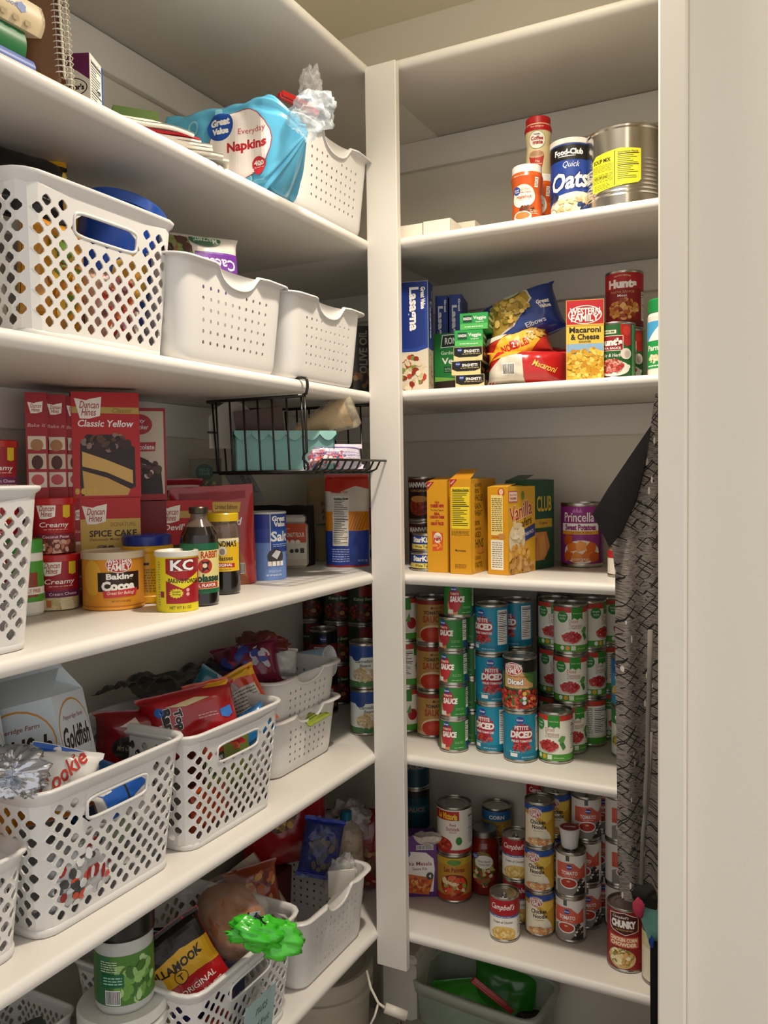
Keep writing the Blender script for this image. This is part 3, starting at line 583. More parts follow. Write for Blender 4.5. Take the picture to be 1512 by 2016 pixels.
def k_chunky(): return can_parts(.080, .134, '#8c1620', [('p', [(-.033, .122), (.000, .127), (.030, .117), (.030, .088), (.002, .079), (-.026, .086), (-.033, .094)], '#efe2d2'), ('p', [(-.0315, .1205), (.000, .1255), (.0287, .116), (.0287, .089), (.002, .0805), (-.025, .0875), (-.0315, .095)], '#4a1116'), ('t', "Campbell's", -.008, .116, .034, .0075, WHITE, {'s': .4}), ('t', 'CHUNKY', -.002, .1025, .052, .0165, WHITE, {'b': .08}), ('t', 'SOUP THAT EATS LIKE A MEAL', 0, .090, .036, .003, '#d8c06a'), ('r', -.034, .053, .030, .076, '#c9603c'), ('t', 'CHICKEN CORN', -.002, .0695, .058, .0085, '#f6e3c6', {'b': .05}), ('t', 'CHOWDER', -.002, .0595, .056, .0085, '#f6e3c6', {'b': .05}), ('e', -.006, .029, .030, .0215, '#d8bd76'), ('blob', -.006, .031, .025, .017, ['#e8d49a', '#f0e2b4', '#d0ae60', '#8a8a42', '#e0a868'], 80, .0062), ('ln', .030, .02, .045, .05, 7, '#b0463f')], du=.005, seed=18)
def k_enchilada(): return can_parts(.0995, .1175, '#e3ddcf', [('r', -.06, .086, .018, .108, '#b5201c'), ('t', 'La Victoria', -.016, .0965, .058, .0165, '#f0c63a', {'b': .05, 's': .1, 'rot': -.06}), ('t', 'Red', .0, .0755, .016, .0075, '#a02018'), ('t', 'Enchilada', .0, .065, .036, .0085, '#a02018'), ('t', 'SAUCE', .0, .057, .02, .004, '#a02018'), ('e', -.03, .025, .028, .018, '#9c2c18'), ('blob', -.03, .025, .022, .013, ['#c23a20', '#8a1f14', '#d06038'], 50, .005), ('e', .017, .036, .009, .010, '#2f7f33'), ('r', -.16, .0066, .16, .014, '#a3201c'), ('nf', .045, .02, .07, .1)], du=.006, seed=19)
def k_salsa(): return can_parts(.0995, .1175, '#b9862e', [('r', -.16, .094, .16, .1115, '#c2a030'), ('e', 0, .1, .02, .007, '#5a8a34'), ('t', 'Las Palmas', 0, .082, .06, .012, '#8a2a14', {'b': .03}), ('r', -.16, .0066, .16, .02, '#a8341c'), ('e', 0, .044, .04, .027, '#7a2a14'), ('blob', 0, .044, .034, .022, ['#b5301c', '#c9692c', '#8fa03a', '#e0c8a0', '#d84a2a'], 70, .0075)], du=.006, seed=20)
def k_small(a, b, c, txt='CORN'): return lambda: can_parts(.0757, .0765, a, [('r', -.12, .045, .12, .070, b), ('t', txt, 0, .055, .04, .01, WHITE, {'b': .04}), ('blob', 0, .024, .03, .013, [c, '#d8b24a', '#c8963a'], 60, .004)], du=.006, seed=21)
def k_tall(a, b, c, lines=('Green', 'Giant')): return lambda: can_parts(.0757, .112, a, [('r', -.12, .075, .12, .1054, b), ('t', lines[0], 0, .089, .044, .012, WHITE, {'b': .05}), ('t', lines[1], 0, .066, .044, .012, WHITE, {'b': .05}), ('blob', 0, .034, .032, .018, [c, '#d8b24a', '#c8963a'], 70, .0045)], du=.006, seed=22)
NAMES = ['bottom', 'second', 'third', 'fourth', 'top']
def tin(key, fn, loc, rot, label, group, name='tin_can', cat='tin can'): return thing(name, proto(key, fn), loc, rot, label, cat, group)
rj = random.Random(5)
def stack(key, fn, h, loc, rots, look, where, group, n=None):
    n = len(rots) if n is None else n
    for i in range(n):
        w = ['bottom', 'top'][i] if n == 2 else ['bottom', 'middle', 'top'][i] if n == 3 else ['bottom', 'second', 'third', 'top'][i]
        j = (rj.uniform(-.0015, .0015), rj.uniform(-.0015, .0015)) if i else (0, 0)
        tin(key, fn, (loc[0]+j[0], loc[1]+j[1], loc[2]+i*(h+.0003)), rots[i], '%s, %s %s' % (look, w, where), group)
B = bearing
dg = math.radians
# ---- right side, fifth shelf (index 4): tomato tins
K = 4; r5 = .0757/2
G5 = 'tomato tins on the fifth shelf right of the post'
l = stand(1094, 1505, K, r5); tin('simple', k_simple, l, B(l)-dg(26), 'white and green diced tomatoes can standing alone at the front, right of the blue cans', G5)
l2 = stand(1119, 1487, K, r5); l2 = (l2[0]+.003, l2[1]+.006, l2[2]); stack('simple', k_simple, .112, (l2[0], l2[1], l2[2]), [B(l2)+dg(16), B(l2)-dg(2), B(l2)+dg(4)], 'white and green diced tomatoes can', 'of the stack right behind the lone front can', G5)
c2 = Vector(l2); ax = Vector((.30, .95, 0)).normalized()*.079
l3 = onz(1141, 1462, TOP[K]); dd = Vector((l3.x-CAM.x, l3.y-CAM.y, 0)).normalized(); l3 = (l3.x+dd.x*r5, l3.y+dd.y*r5, TOP[K]+.0005)
l3 = (c2.x+ax.x+.004, c2.y+ax.y-.004, c2.z); l4 = (l3[0]+ax.x*1.0, l3[1]+ax.y, c2.z); l5 = (l4[0]+ax.x*.9, min(l4[1]+ax.y*.97, .318), c2.z)
for q, (lc, nm) in enumerate(((l3, 'second'), (l4, 'third'))):
    for i in range(3): tin('simple_b' if i == q else 'simple', k_simple_back if i == q else k_simple, (lc[0], lc[1], lc[2]+i*.1123), B(lc)+dg((38, 30, 55)[i]), 'white and green diced tomatoes can, %s of the %s stack back in the right row' % (['bottom', 'middle', 'top'][i], nm), G5)
lA = (c2.x-.052, c2.y+.060, c2.z)
stack('simple', k_simple, .112, lA, [B(lA), B(lA)-dg(8), B(lA)-dg(10)], 'white and green diced tomatoes can', 'of the stack between blue stack and right row', G5)
lB = (lA[0]-.028, .318, c2.z); stack('darksauce', k_dark(), .112, lB, [B(lB)]*3, 'dark brown sauce can', 'of the stack behind the middle green and white stack', G5)
lB = (lA[0]+.083+ax.x*.2-.002, l5[1]-.002, c2.z); 
p1 = stand(1025, 1503, K, r5); tin('petite', k_petite, p1, B(p1)+dg(2), 'teal petite diced tomatoes can at the very front, bottom under the dark diced can', G5)
tin('wfdiced', k_wfdiced, (p1[0]-.001, p1[1]+.001, p1[2]+.1123), B(p1)-dg(4), 'dark red and green diced chili tomatoes can on the front teal can', G5)
p2 = stand(970, 1485, K, r5); stack('petite', k_petite, .112, p2, [B(p2)-dg(34), B(p2)-dg(2), B(p2)-dg(38)], 'teal petite diced tomatoes can', 'of the stack left of the front teal can', G5)
p3 = (p2[0]+.032, p2[1]+.080, p2[2]); stack('petite', k_petite, .112, p3, [B(p3)-dg(40)]*3, 'teal petite diced tomatoes can', 'of the rear teal stack', G5)
s1 = stand(894, 1483, K, .0337); stack('sauce', k_sauce, .0768, s1, [B(s1)-dg(6), B(s1)-dg(2), B(s1)-dg(14), B(s1)-dg(16)], 'small green tomato sauce can', 'of the front green stack', G5)
tin('sauce', k_sauce, (s1[0]+.014, s1[1]+.002, s1[2]+4*.0771), B(s1)+dg(6), 'small green tomato sauce can crowning the front green stack under the shelf above', G5)
s2 = (s1[0]+.018, s1[1]+.072, s1[2]); stack('sauce', k_sauce, .0768, s2, [B(s2)-dg(45)]*4, 'small green tomato sauce can', 'of the green stack behind', G5)
t1 = stand(852, 1454, K, r5); stack('tan', k_tan, .112, t1, [B(t1)+dg(8), B(t1)+dg(2), B(t1)+dg(4)], 'tan tomato sauce can', 'of the tan stack left of the small green cans', G5)
t2 = (t1[0]+.035, t1[1]+.078, t1[2]); stack('darksauce', k_dark(), .112, t2, [B(t2)]*3, 'dark brown sauce can', 'of the stack behind the tan cans', G5)
t3 = stand(813, 1452, K, r5); t3 = (t1[0]-.076, t1[1]+.010, t1[2]); stack('simple_b', k_simple_back, .112, t3, [B(t3)-dg(30), B(t3)+dg(4), B(t3)-dg(28)], 'white and green diced tomatoes can', 'of the stack next to the post', G5, 3)
g1 = ony(1238, 1442, .20); g1 = (g1.x, .20, TOP[K]+.0005)
tin('giant', k_tall('#d8dccf', '#2f7a36', '#7a9a3a'), g1, B(g1)-dg(18), 'white and green vegetable can at the right end beside the apron', G5)
tin('bluecorn', k_tall('#2f8fb8', '#226a9c', '#e0c04a', ('Whole', 'Corn')), (g1[0], g1[1], g1[2]+.1123), B(g1)-dg(18), 'blue and yellow can on the vegetable can beside the apron', G5)
# ---- sixth shelf (index 5): soups
K = 5; G6 = 'soup tins on the lowest shelf right of the post'; rc = .0337
a = stand(994, 1857, K, rc); tin('campbell', k_campbell, a, B(a)-dg(8), 'red and white cream of chicken soup can alone at the front left', G6)
a = (a[0]+.002, a[1]+.086, a[2]); stack('campbell', k_campbell, .1015, a, [B(a)+dg(8), B(a)-dg(10)], 'red and white cream of chicken soup can', 'of the pair behind the front one', G6)
a2 = (a[0]+.028, a[1]+.098, a[2]); stack('campbell', k_campbell, .1015, a2, [B(a2), B(a2)+dg(6), B(a2)-dg(2)], 'red and white cream of chicken soup can', 'of the rear stack', G6)
b = stand(1063, 1846, K, rc); stack('noodle', k_noodle, .1015, b, [B(b)-dg(2), B(b)-dg(12), B(b)-dg(6)], 'yellow and blue chicken noodle soup can', 'of the front yellow stack', G6)
b2 = (b[0]+.017, b[1]+.075, b[2]); stack('noodle', k_noodle, .1015, b2, [B(b2)]*3, 'yellow and blue chicken noodle soup can', 'of the stack behind the front yellow stack', G6)
c = stand(1124, 1858, K, rc); stack('tomsoup', k_tomsoup, .1015, c, [B(c)-dg(8), B(c)-dg(0)], 'grey and red tomato soup can', 'of the front pair under the pod', G6)
kc = MB(); lathe(kc, [(0, 0), (.0165, 0), (.018, .002), (.0225, .040), (.0235, .042), (.0235, .0435), (.0225, .0445), (.021, .0448)], PLAS, 28)
kl = MB(); lathe(kl, [(.021, .0448), (0, .0450)], '#8e2a32', 28); art(kl, [('t', 'COFFEE', 0, 0, .026, .007, WHITE, {'b': .03})], lambda u, v, o: (u, v, .045+o), (-.02, -.02, .02, .02))
thing('coffee_pod', [('cup', kc.mesh()), ('lid', kl.mesh())], (c[0]-.002, c[1], c[2]+.2035), B(c), 'white single-serve coffee pod standing on the front tomato soup cans', 'coffee pod')
for q in range(1, 3):
    cq = (c[0]+.018*q, c[1]+.071*q, c[2])
    for i in range(3): tin('tomsoup', k_tomsoup, (cq[0], cq[1], cq[2]+i*.1018), B(cq)+dg(14 if i != 1 else -6), 'grey and red tomato soup can, %s in the %s row behind the front pair' % (['bottom', 'middle', 'top'][i], ['', 'first', 'second', 'third'][q]), G6)
for q in range(0, 2):
    cq = (c[0]+.089+.016*q, c[1]+.098+.071*q, c[2])
    for i in range(3): tin('tomsoup', k_tomsoup, (cq[0], cq[1], cq[2]+i*.1018), B(cq)+dg(30), 'grey and red tomato soup can, %s of the %s stack in the right column' % (['bottom', 'middle', 'top'][i], ['front', 'rear'][q]), G6)
e = stand(1233, 1917, K, .040); tin('chunky', k_chunky, e, B(e)-dg(6), 'dark red chicken corn chowder can at the front below the hanging apron', G6)
e2 = stand(1301, 1948, K, .0378); e2 = (e2[0], e2[1], e2[2]); tin('vegsoup', k_tall('#e6dfc8', '#cfc49a', '#b8382c', ('Vegetable', 'Soup')), e2, B(e2)+dg(20), 'cream coloured soup can at the front, mostly behind the door casing', G6)
f1 = ony(900, 1725, .20); f1 = (f1.x-.006, .196, TOP[K]+.0005); tin('salsa', k_salsa, f1, B(f1), 'large yellow and orange sauce can under the red enchilada can', G6).scale = (.88, .88, 1)
tin('ench', k_enchilada, (f1[0]+.002, f1[1], f1[2]+.1178), B(f1)-dg(6), 'white and red enchilada sauce can on the large yellow sauce can', G6).scale = (.88, .88, 1)
f2 = ony(972, 1600, .33); f2 = (f2.x+.008, .335, f1[2]); tin('plainyellow', k_tall('#b08a34', '#8a6a24', '#7a5a20', ('Beans', 'Beans')), f2, B(f2)+dg(40), 'yellow can at the back under the small blue and yellow can', G6)
tin('smallcorn', k_small('#b08a34', '#2c6aa0', '#d8b24a'), (f2[0]-.002, f2[1], f2[2]+.1123), B(f2), 'small blue and yellow can on the large can at the back', G6)
j = stand(955, 1765, K, .037); jm = MB(); SAUCE = M('#6e150c', rough=.15, coat=.6, var=.2, vscale=90)
lathe(jm, [(0, 0), (.034, 0), (.0375, .004), (.0375, .118), (.034, .130), (.029, .137), (.029, .142)], SAUCE, 32)
jl = MB(); lathe(jl, [(.031, .141), (.0318, .142), (.0318, .155), (.030, .157), (0, .157)], STEELD, 32)
jt = MB(); R0 = .0379; art(jt, [('e', -.002, .070, .030, .042, '#7a6a34'), ('blob', 0, .055, .027, .03, ['#8c2a1c', '#c2b060', '#4a5a24', '#d8cba0', '#a8402a'], 60, .006), ('e', .002, .086, .0225, .017, '#ddd8cc'), ('t', 'Pasta Sauce', .002, .088, .03, .005, '#5a3a2a'), ('t', 'Tomato Basil', .002, .080, .026, .004, '#5a3a2a'), ('e', -.02, .100, .008, .007, '#2b4aa0'), ('t', 'Great', -.02, .102, .011, .003, WHITE), ('t', 'Value', -.02, .098, .011, .003, WHITE)], lambda u, v, o: ((R0+o)*math.sin(u/R0), -(R0+o)*math.cos(u/R0), v), (-.1, .01, .1, .125), du=.005)
thing('sauce_jar', [('jar', jm.mesh()), ('lid', jl.mesh()), ('label', jt.mesh())], j, B(j)-dg(6), 'glass jar of dark red pasta sauce with silver lid', 'jar')
o, rz, w_ = edge2((792, 1768), (866, 1765), K, .045)
mk = carton(.092, .045, .152, ('#5b2b78', '#cfc9bd', '#5b2b78', '#5b2b78'), F=[('r', -.046, .115, .046, .152, '#6a3386'), ('bc', -.004, .117, .038, .129), ('p', [(-.046, .02), (-.046, .104), (-.02, .113), (.02, .110), (.038, .095), (.041, .07), (.036, .0), (-.046, .0)], '#f0ece4'), ('t', 'Tikka Masala', -.004, .083, .076, .010, '#8e2a5e'), ('t', 'Sauce Kit', .004, .070, .036, .007, '#8e2a5e'), ('r', -.046, .0, .041, .012, '#5b2b78'), ('p', [(-.03, .058), (.038, .046), (.026, .005), (-.03, .010)], '#d06a2c'), ('blob', .002, .03, .027, .020, ['#e08a3c', '#c2521c', '#e8b060', '#a83c14'], 60, .006), ('e', .029, .052, .009, .009, '#3a3436'), ('t', '4', .029, .052, .006, .009, WHITE, {'b': .04}), ('e', -.03, .108, .012, .010, '#2b4aa0')], R=[('nf', -.018, .02, .018, .13)])
thing('sauce_kit_box', mk, (o[0]-.006, o[1], o[2]), rz-dg(3), 'purple and white curry sauce kit box standing beside the post', 'box')
t4 = ony(818, 1600, .28); t4 = (t4.x, .28, TOP[K]+.0005)
for i in range(3): tin('teal', k_dark('#123a42', '#1c5560'), (t4[0], t4[1], t4[2]+i*.1123), B(t4), 'dark teal can, %s of the stack behind the purple box' % ['bottom', 'middle', 'top'][i], G6)
m = bag(.075, .10, .03, film('#e8e0d0', .45), crump=.008, seed=4); thing('clear_bag', m, (o[0]+.012, o[1]+.045, TOP[K]+.115), (dg(60), 0, .3), 'crumpled clear plastic bag behind the purple curry sauce box', 'plastic bag')
box(bm_ := MB(), -.04, -.025, 0, .04, .025, .125, M('#b5aea0', rough=.6)); thing('carton', bm_, (o[0]+.018, o[1]+.058, TOP[K]+.0005), .2, 'plain pale carton standing behind the purple curry sauce box', 'box')
tl = ony(1222, 1760, .20); tin('darkteal', k_dark('#0f4a4a', '#7a4a3a'), (.556, .180, TOP[K]+.0005), B(tl), 'dark teal can at the right end behind the hanging apron', G6)
# ---- right side, second shelf (index 1)
K = 1; z = TOP[1]
TR = M('#e9e4d2', rough=.4, coat=.1)
tp = ony(800, 470, .035); m = MB()
def tray(m, x0, y0, x1, y1, h, t=.0022):
    box(m, x0, y0, 0, x1, y1, t, TR); box(m, x0, y0, 0, x0+t, y1, h, TR, .0006); box(m, x1-t, y0, 0, x1, y1, h, TR, .0006); box(m, x0, y0, 0, x1, y0+t, h, TR, .0006); box(m, x0, y1-t, 0, x1, y1, h, TR, .0006)
tray(m, 0, 0, .060, .09, .030); tray(m, .0602, 0, .125, .07, .032); m2 = MB(); tray(m2, .0, .0925, .150, .175, .048)
thing('drawer_tray', [('front_compartments', m.mesh()), ('rear_compartment', m2.mesh())], (ony(796, 470, .02).x-.012, .012, z+.0005), dg(2), 'white plastic divided tray at the left end beside the post', 'tray')
def sz(o, s):
    o.scale = (s, s, s) if not isinstance(s, tuple) else s; return o
def creamer(col, items, cap='#f1ede4', h=.150, r=.035, flare=True):
    b = MB(); lathe(b, [(0, 0), (r*.90, 0), (r*.95, .004), (r*.93, h*.30), (r*.86, h*.5), (r*.93, h*.66), (r, h*.80), (r*.93, h*.87), (r*.86, h*.875)], M(col, rough=.3, coat=.3), 36)
    l = MB(); 
    def rr(v):
        P = [(0, .95), (.3, .93), (.5, .86), (.66, .93), (.8, 1.0), (.9, .9)]; q = v/h
        for (a, ra), (b_, rb) in zip(P, P[1:]):
            if a <= q <= b_: return r*(ra+(rb-ra)*(q-a)/(b_-a))
        return r*.9
    art(l, items, lambda u, v, o: ((rr(v)+o+.0004)*math.sin(u/r), -(rr(v)+o+.0004)*math.cos(u/r), v), (-.11, .004, .11, h*.85), du=.005, dv=.006)
    c = MB(); lathe(c, [(r*.87, h*.86), (r*.93, h*.865), (r*.93, h*.985), (r*.88, h), (0, h)], M(cap, rough=.35, coat=.2), 36)
    return [('bottle', b), ('label', l), ('cap', c)]
HZ = lambda: creamer('#c8561a', [('e', -.004, .068, .030, .030, '#f0e4d2'), ('e', -.021, .0835, .0105, .0105, '#2548a0'), ('t', 'Great', -.021, .086, .015, .0045, WHITE), ('t', 'Value', -.021, .081, .014, .0045, WHITE), ('t', 'Non-Dairy', .001, .085, .022, .0045, '#b0461c'), ('t', 'Coffee Creamer', .001, .0785, .03, .0045, '#b0461c'), ('t', 'Hazelnut', -.002, .067, .038, .0095, '#a83a14', {'b': .03}), ('t', 'Artificially Flavored', -.002, .059, .03, .0035, '#a83a14'), ('t', 'Gluten Free', -.012, .121, .028, .004, '#f4d8be'), ('r', .024, .09, .033, .115, '#f0e9dc'), ('ln', .025, .092, .032, .113, 6, '#333333'), ('e', -.006, .016, .022, .014, '#f1ece2'), ('e', -.006, .018, .018, .009, '#b97a3c'), ('blob', .006, .036, .014, .008, ['#7a3a1c', '#93502a', '#5e2a14'], 14, .006), ('ln', .012, .02, .03, .032, 3, '#f4d8be')])
h1 = ony(1038, 430, .055); sz(thing('creamer_bottle', proto('hazel', HZ), (h1.x, .055, z+.0005), B((h1.x, .05))-dg(10), 'orange hazelnut creamer bottle with white cap at the shelf front', 'bottle', 'orange creamer bottles'), (.96, .96, .80))
h2 = ony(1064, 430, .125); sz(thing('creamer_bottle', proto('hazel', HZ), (h2.x, .125, z+.0005), B((h2.x, .12))-dg(16), 'orange hazelnut creamer bottle mostly hidden, carrying the red-topped creamer', 'bottle', 'orange creamer bottles'), (.96, .96, .80))
CM = lambda: creamer('#e0cfa0', [('p', [(-.12, .135), (.12, .135), (.12, .112), (-.12, .112)], '#b3171f'), ('t', 'The Original', 0, .121, .034, .0055, '#f3d9b8'), ('e', 0, .088, .024, .023, '#7d9a4a'), ('e', 0, .088, .0225, .0215, '#f3eee2'), ('t', 'Nestle', .0, .102, .016, .004, '#2a3f94', {'b': .04}), ('t', 'Coffee', .0, .0925, .034, .010, '#a3232a', {'b': .04}), ('t', 'mate', .002, .082, .028, .0095, '#a3232a', {'b': .04}), ('p', [(-.024, .052), (.020, .052), (.012, .012), (-.014, .012)], '#b5322c'), ('e', -.002, .052, .022, .010, '#c9a27a'), ('e', -.002, .053, .018, .007, '#b08460'), ('t', 'The', .001, .033, .012, .005, '#f3d9b8'), ('t', 'Original', .001, .026, .022, .005, '#f3d9b8')], cap='#b5161c', h=.150, r=.0335)
sz(thing('creamer_bottle', proto('cmate', CM), (h2.x-.004, .125, z+.1213), B((h2.x, .12))-dg(6), 'cream and red original creamer bottle standing on top of another', 'bottle'), (.86, .86, .83))
oa = ony(1128, 420, .10); r = .044; h = .176; b = MB(); lathe(b, [(0, 0), (r, 0), (r, h-.012)], '#1f3f92', 44)
art(b, [('r', -.2, .128, .2, .16, '#14130f'), ('t', 'Food-Club', .004, .145, .064, .013, WHITE, {'b': .04}), ('e', .0, .136, .02, .001, WHITE), ('t', 'Quick', .010, .117, .036, .015, WHITE, {'s': .4, 'b': -.005}), ('t', 'Oats', .006, .084, .088, .040, WHITE, {'s': .3, 'b': .03, 'rot': .12, 'o': '#12265e'}), ('p', [(-.052, 0), (-.052, .030), (-.02, .052), (.02, .058), (.06, .056), (.06, 0)], '#e9e2d0'), ('blob', .020, .024, .042, .024, ['#d8c49a', '#e8dab4', '#c8ae7c', '#f0e6c8'], 150, .006), ('blob', -.032, .052, .014, .008, ['#1c2440', '#2c3860'], 8, .008), ('blob', .036, .024, .012, .008, ['#1c2c58', '#2c4478'], 6, .008), ('e', -.034, .014, .012, .012, '#3c3a38'), ('e', -.034, .014, .011, .011, '#efe9da'), ('t', 'WITH', -.034, .016, .012, .004, '#3c3a38')], lambda u, v, o: ((r+o)*math.sin(u/r), -(r+o)*math.cos(u/r), v), (-.16, .001, .16, h-.013), du=.006)
c_ = MB(); lathe(c_, [(r, h-.013), (r+.0015, h-.012), (r+.0015, h-.001), (r-.001, h), (r-.004, h-.003), (0, h-.003)], film('#f4f0e6', .25), 44)
sz(thing('oats_canister', [('canister', b.mesh()), ('lid', c_.mesh())], (oa.x, .085, z+.0005), B((oa.x, .08))-dg(12), 'blue cardboard canister of quick oats between orange creamer and big tin', 'canister'), (.96, .96, .93))
bt = ony(1228, 405, .085); r = .0785; h = .178; b = MB(); SH = M('#d6d3cb', rough=.2, metal=1.0, var=.05, vscale=20); pr = [(0, .004), (r*.93, .004), (r*.95, 0), (r, .001), (r, .005), (r*.975, .008)]
for q in range(9): zz = .030+q*.009; pr += [(r*.975, zz-.003), (r*.962, zz), (r*.975, zz+.003)]
pr += [(r*.975, h-.014), (r*.975, h-.009), (r, h-.006), (r, h-.002), (r*.97, h), (r*.95, h-.006), (0, h-.006)]
lathe(b, pr, SH, 56); R_ = r*.978; lb = MB()
art(lb, [('p', [(-.052, .042), (-.052, .110), (-.042, .120), (.012, .126), (.050, .122), (.050, .056), (.044, .050), (-.04, .040)], '#e8e032'), ('t', 'SOUP MIX', -.028, .106, .040, .009, '#2c2a14', {'b': .04}), ('ln', -.05, .082, -.004, .098, 6, '#6a6a28'), ('ln', -.05, .060, -.004, .078, 6, '#6a6a28'), ('t', 'NOT FOR SALE', -.03, .071, .03, .005, '#2c2a14'), ('r', -.0008, .048, .0008, .122, '#4a4a20'), ('nf', .003, .053, .047, .121, '#e8e032'), ('ln', -.046, .044, -.01, .056, 4, '#6a6a28')], lambda u, v, o: ((R_+o)*math.sin(u/R_), -(R_+o)*math.cos(u/R_), v), (-.2, .01, .2, .16), du=.006, base=.0008)
sz(thing('bulk_tin', [('tin', b.mesh()), ('label', lb.mesh())], (bt.x, .095, z+.0005), B((bt.x, .095))-dg(14), 'big silver ribbed tin with yellow soup mix label', 'tin can'), (1, 1, .90))
# ---- third shelf (index 2)
K = 2; z = TOP[2]
la = [('p', [(-.058, .10), (-.058, .25), (.058, .25), (.058, .10), (.03, .092), (-.03, .092)], '#1d3f94'), ('p', [(-.050, .108), (-.050, .25), (.050, .25), (.050, .108), (.03, .100), (-.03, .100)], '#16307c'), ('t', 'Lasagna', .024, .188, .098, .024, WHITE, {'b': .04, 'rot': -PI/2}), ('t', 'Great Value', .046, .212, .05, .011, WHITE, {'b': .05, 'rot': -PI/2}), ('blob', 0, .045, .05, .04, ['#b5402a', '#d8c8a8', '#e2d6bc', '#7a8a3a', '#c9b48c', '#8a2a18'], 110, .008), ('p', [(-.058, 0), (-.03, 0), (-.026, .09), (-.058, .09)], '#5a4a24')]
def lz(): return carton(.115, .052, .250, ('#d8cdb8', '#16307c', '#16307c', '#16307c'), F=la, R=[('r', -.026, 0, .026, .1, '#cfc2a6'), ('r', -.018, .098, .018, .25, '#1d3f94'), ('t', 'Lasagna', -.002, .165, .085, .017, WHITE, {'b': .04, 'rot': -PI/2}), ('t', 'Great Value', .014, .215, .04, .008, WHITE, {'b': .05, 'rot': -PI/2}), ('blob', 0, .05, .018, .04, ['#c2805a', '#d8c8a8', '#b5402a'], 40, .004)])
p = ony(822, 760, .06); thing('pasta_box', proto('lasagna', lz), (p.x-.034, .075, z+.0005), dg(12), 'blue and white lasagna box standing nearest the post, front panel showing', 'box', 'lasagna boxes')
def lz2(): return carton(.030, .110, .240, ('#16307c',)*4, F=[('r', -.026, 0, .026, .07, '#cfc2a6'), ('r', -.011, .06, .011, .24, '#1d3f94'), ('t', 'Lasagna', -.003, .165, .10, .013, WHITE, {'b': .04, 'rot': -PI/2}), ('t', 'Great', .009, .215, .03, .005, WHITE, {'b': .05, 'rot': -PI/2}), ('blob', 0, .03, .02, .03, ['#c2805a', '#d8c8a8', '#b5402a'], 50, .004)])
q = ony(857, 740, .18); thing('pasta_box', proto('lasagna2', lz2), (q.x+.004, .235, z+.0005), dg(14), 'blue lasagna box with narrow side showing, second from the post', 'box', 'lasagna boxes')
q = ony(878, 740, .18); thing('pasta_box', proto('lasagna2', lz2), (q.x+.010, .240, z+.0005), dg(14), 'blue lasagna box with narrow side showing, third from the post', 'box', 'lasagna boxes')
VG = [('r', -.08, .0, .08, .03, '#e4dfd0'), ('p', [(-.08, .03), (-.04, .036), (0, .045), (.08, .03), (.08, .14), (-.08, .14)], '#1f7a34'), ('p', [(-.08, .028), (-.08, .042), (-.02, .036), (.08, .05), (.08, .03)], '#7ab04a'), ('p', [(-.030, .108), (-.026, .138), (.05, .140), (.054, .110)], '#e9eee4'), ('p', [(-.028, .110), (-.024, .136), (.048, .138), (.052, .112)], '#12331f'), ('t', 'RONZONI', .012, .1235, .062, .016, WHITE, {'b': .03}), ('t', 'Garden Delight', .006, .095, .07, .011, '#d9e8c8'), ('t', 'Veggie', .006, .075, .066, .019, WHITE, {'b': .02}), ('r', -.052, .050, -.006, .064, '#123c22'), ('ln', -.05, .052, -.008, .062, 3, '#9cc79c'), ('p', [(-.045, 0), (-.045, .03), (.06, .034), (.06, 0)], '#2a1a10'), ('blob', -.01, .006, .05, .006, ['#8a6a3a', '#6a4a24', '#b0904a'], 40, .006)]
o, rz, w = edge2((843, 765), (952, 757), 2, .06); o = (ony(915, 760, .14).x, .155, z+.0005)
thing('pasta_box', carton(.150, .026, .142, '#1f7a34', F=[(a[:2]+(a[2]-.030,)+a[3:]) if a[0] == 't' else ('p', [(x_-.03, y_) for x_, y_ in a[1]], a[2]) if a[0] == 'p' and a[1][0][0] > -.06 else a for a in VG]), o, dg(5), 'wide green garden vegetable pasta box standing behind the small boxes', 'box', 'green vegetable pasta boxes')
# spaghetti end stacks
def kend(): return carton(.064, .085, .030, ('#d9c98e', '#1c1a18', '#1c1a18', '#d9c98e'), F=[('r', -.032, .013, .032, .030, '#15130f'), ('p', [(-.032, .013), (.032, .013), (.02, .008), (-.02, .008)], '#15130f')]+kroger(-.018, .0235, .0052)+[('t', 'SPAGHETTI', .008, .0205, .034, .0065, WHITE, {'b': .03}), ('ln', -.012, .0125, .028, .0165, 1, '#b5a26a')], R=[('t', 'SPAGHETTI', 0, .015, .05, .008, '#d9c98e')])
def rend(): return carton(.062, .090, .036, ('#2c9a48', '#1f7f38', '#1f7f38', '#2c9a48'), F=[('r', -.031, 0, .031, .013, '#54b65a'), ('r', -.024, .016, -.004, .031, '#12442a'), ('t', 'RONZONI', -.014, .024, .018, .006, WHITE, {'b': .03}), ('t', 'Veggie', .013, .0245, .028, .0095, WHITE, {'b': .02}), ('t', 'Spaghetti', .013, .0165, .018, .004, '#d6efd0'), ('ln', -.02, .004, .02, .009, 1, '#d6efd0')], R=[('r', -.038, .022, .03, .028, '#d6efd0'), ('r', -.03, .008, .03, .012, '#a8dba4')])
a = ony(925, 755, .045); sx = a.x; yy = .040+.043
for i, (dx, rr, ex) in enumerate(((.006, 10, 'bottom'), (-.004, 12, 'middle'), (.003, 9, 'top'))):
    thing('pasta_box', proto('kend', kend), (sx+dx-.012, yy, z+.0005+i*.0302), dg(rr), 'black and cream spaghetti box end, %s of the three lying stacked' % ex, 'box', 'spaghetti boxes lying flat')
thing('pasta_box', proto('rend', rend), (sx-.012, yy+.004, z+.0915), dg(14), 'bright green vegetable spaghetti box lying on the black and cream boxes', 'box', 'green vegetable pasta boxes')
thing('pasta_box', proto('rend', rend), (sx+.002, yy+.008, z+.128), dg(10), 'bright green vegetable spaghetti box lying topmost of the small box pile', 'box', 'green vegetable pasta boxes')
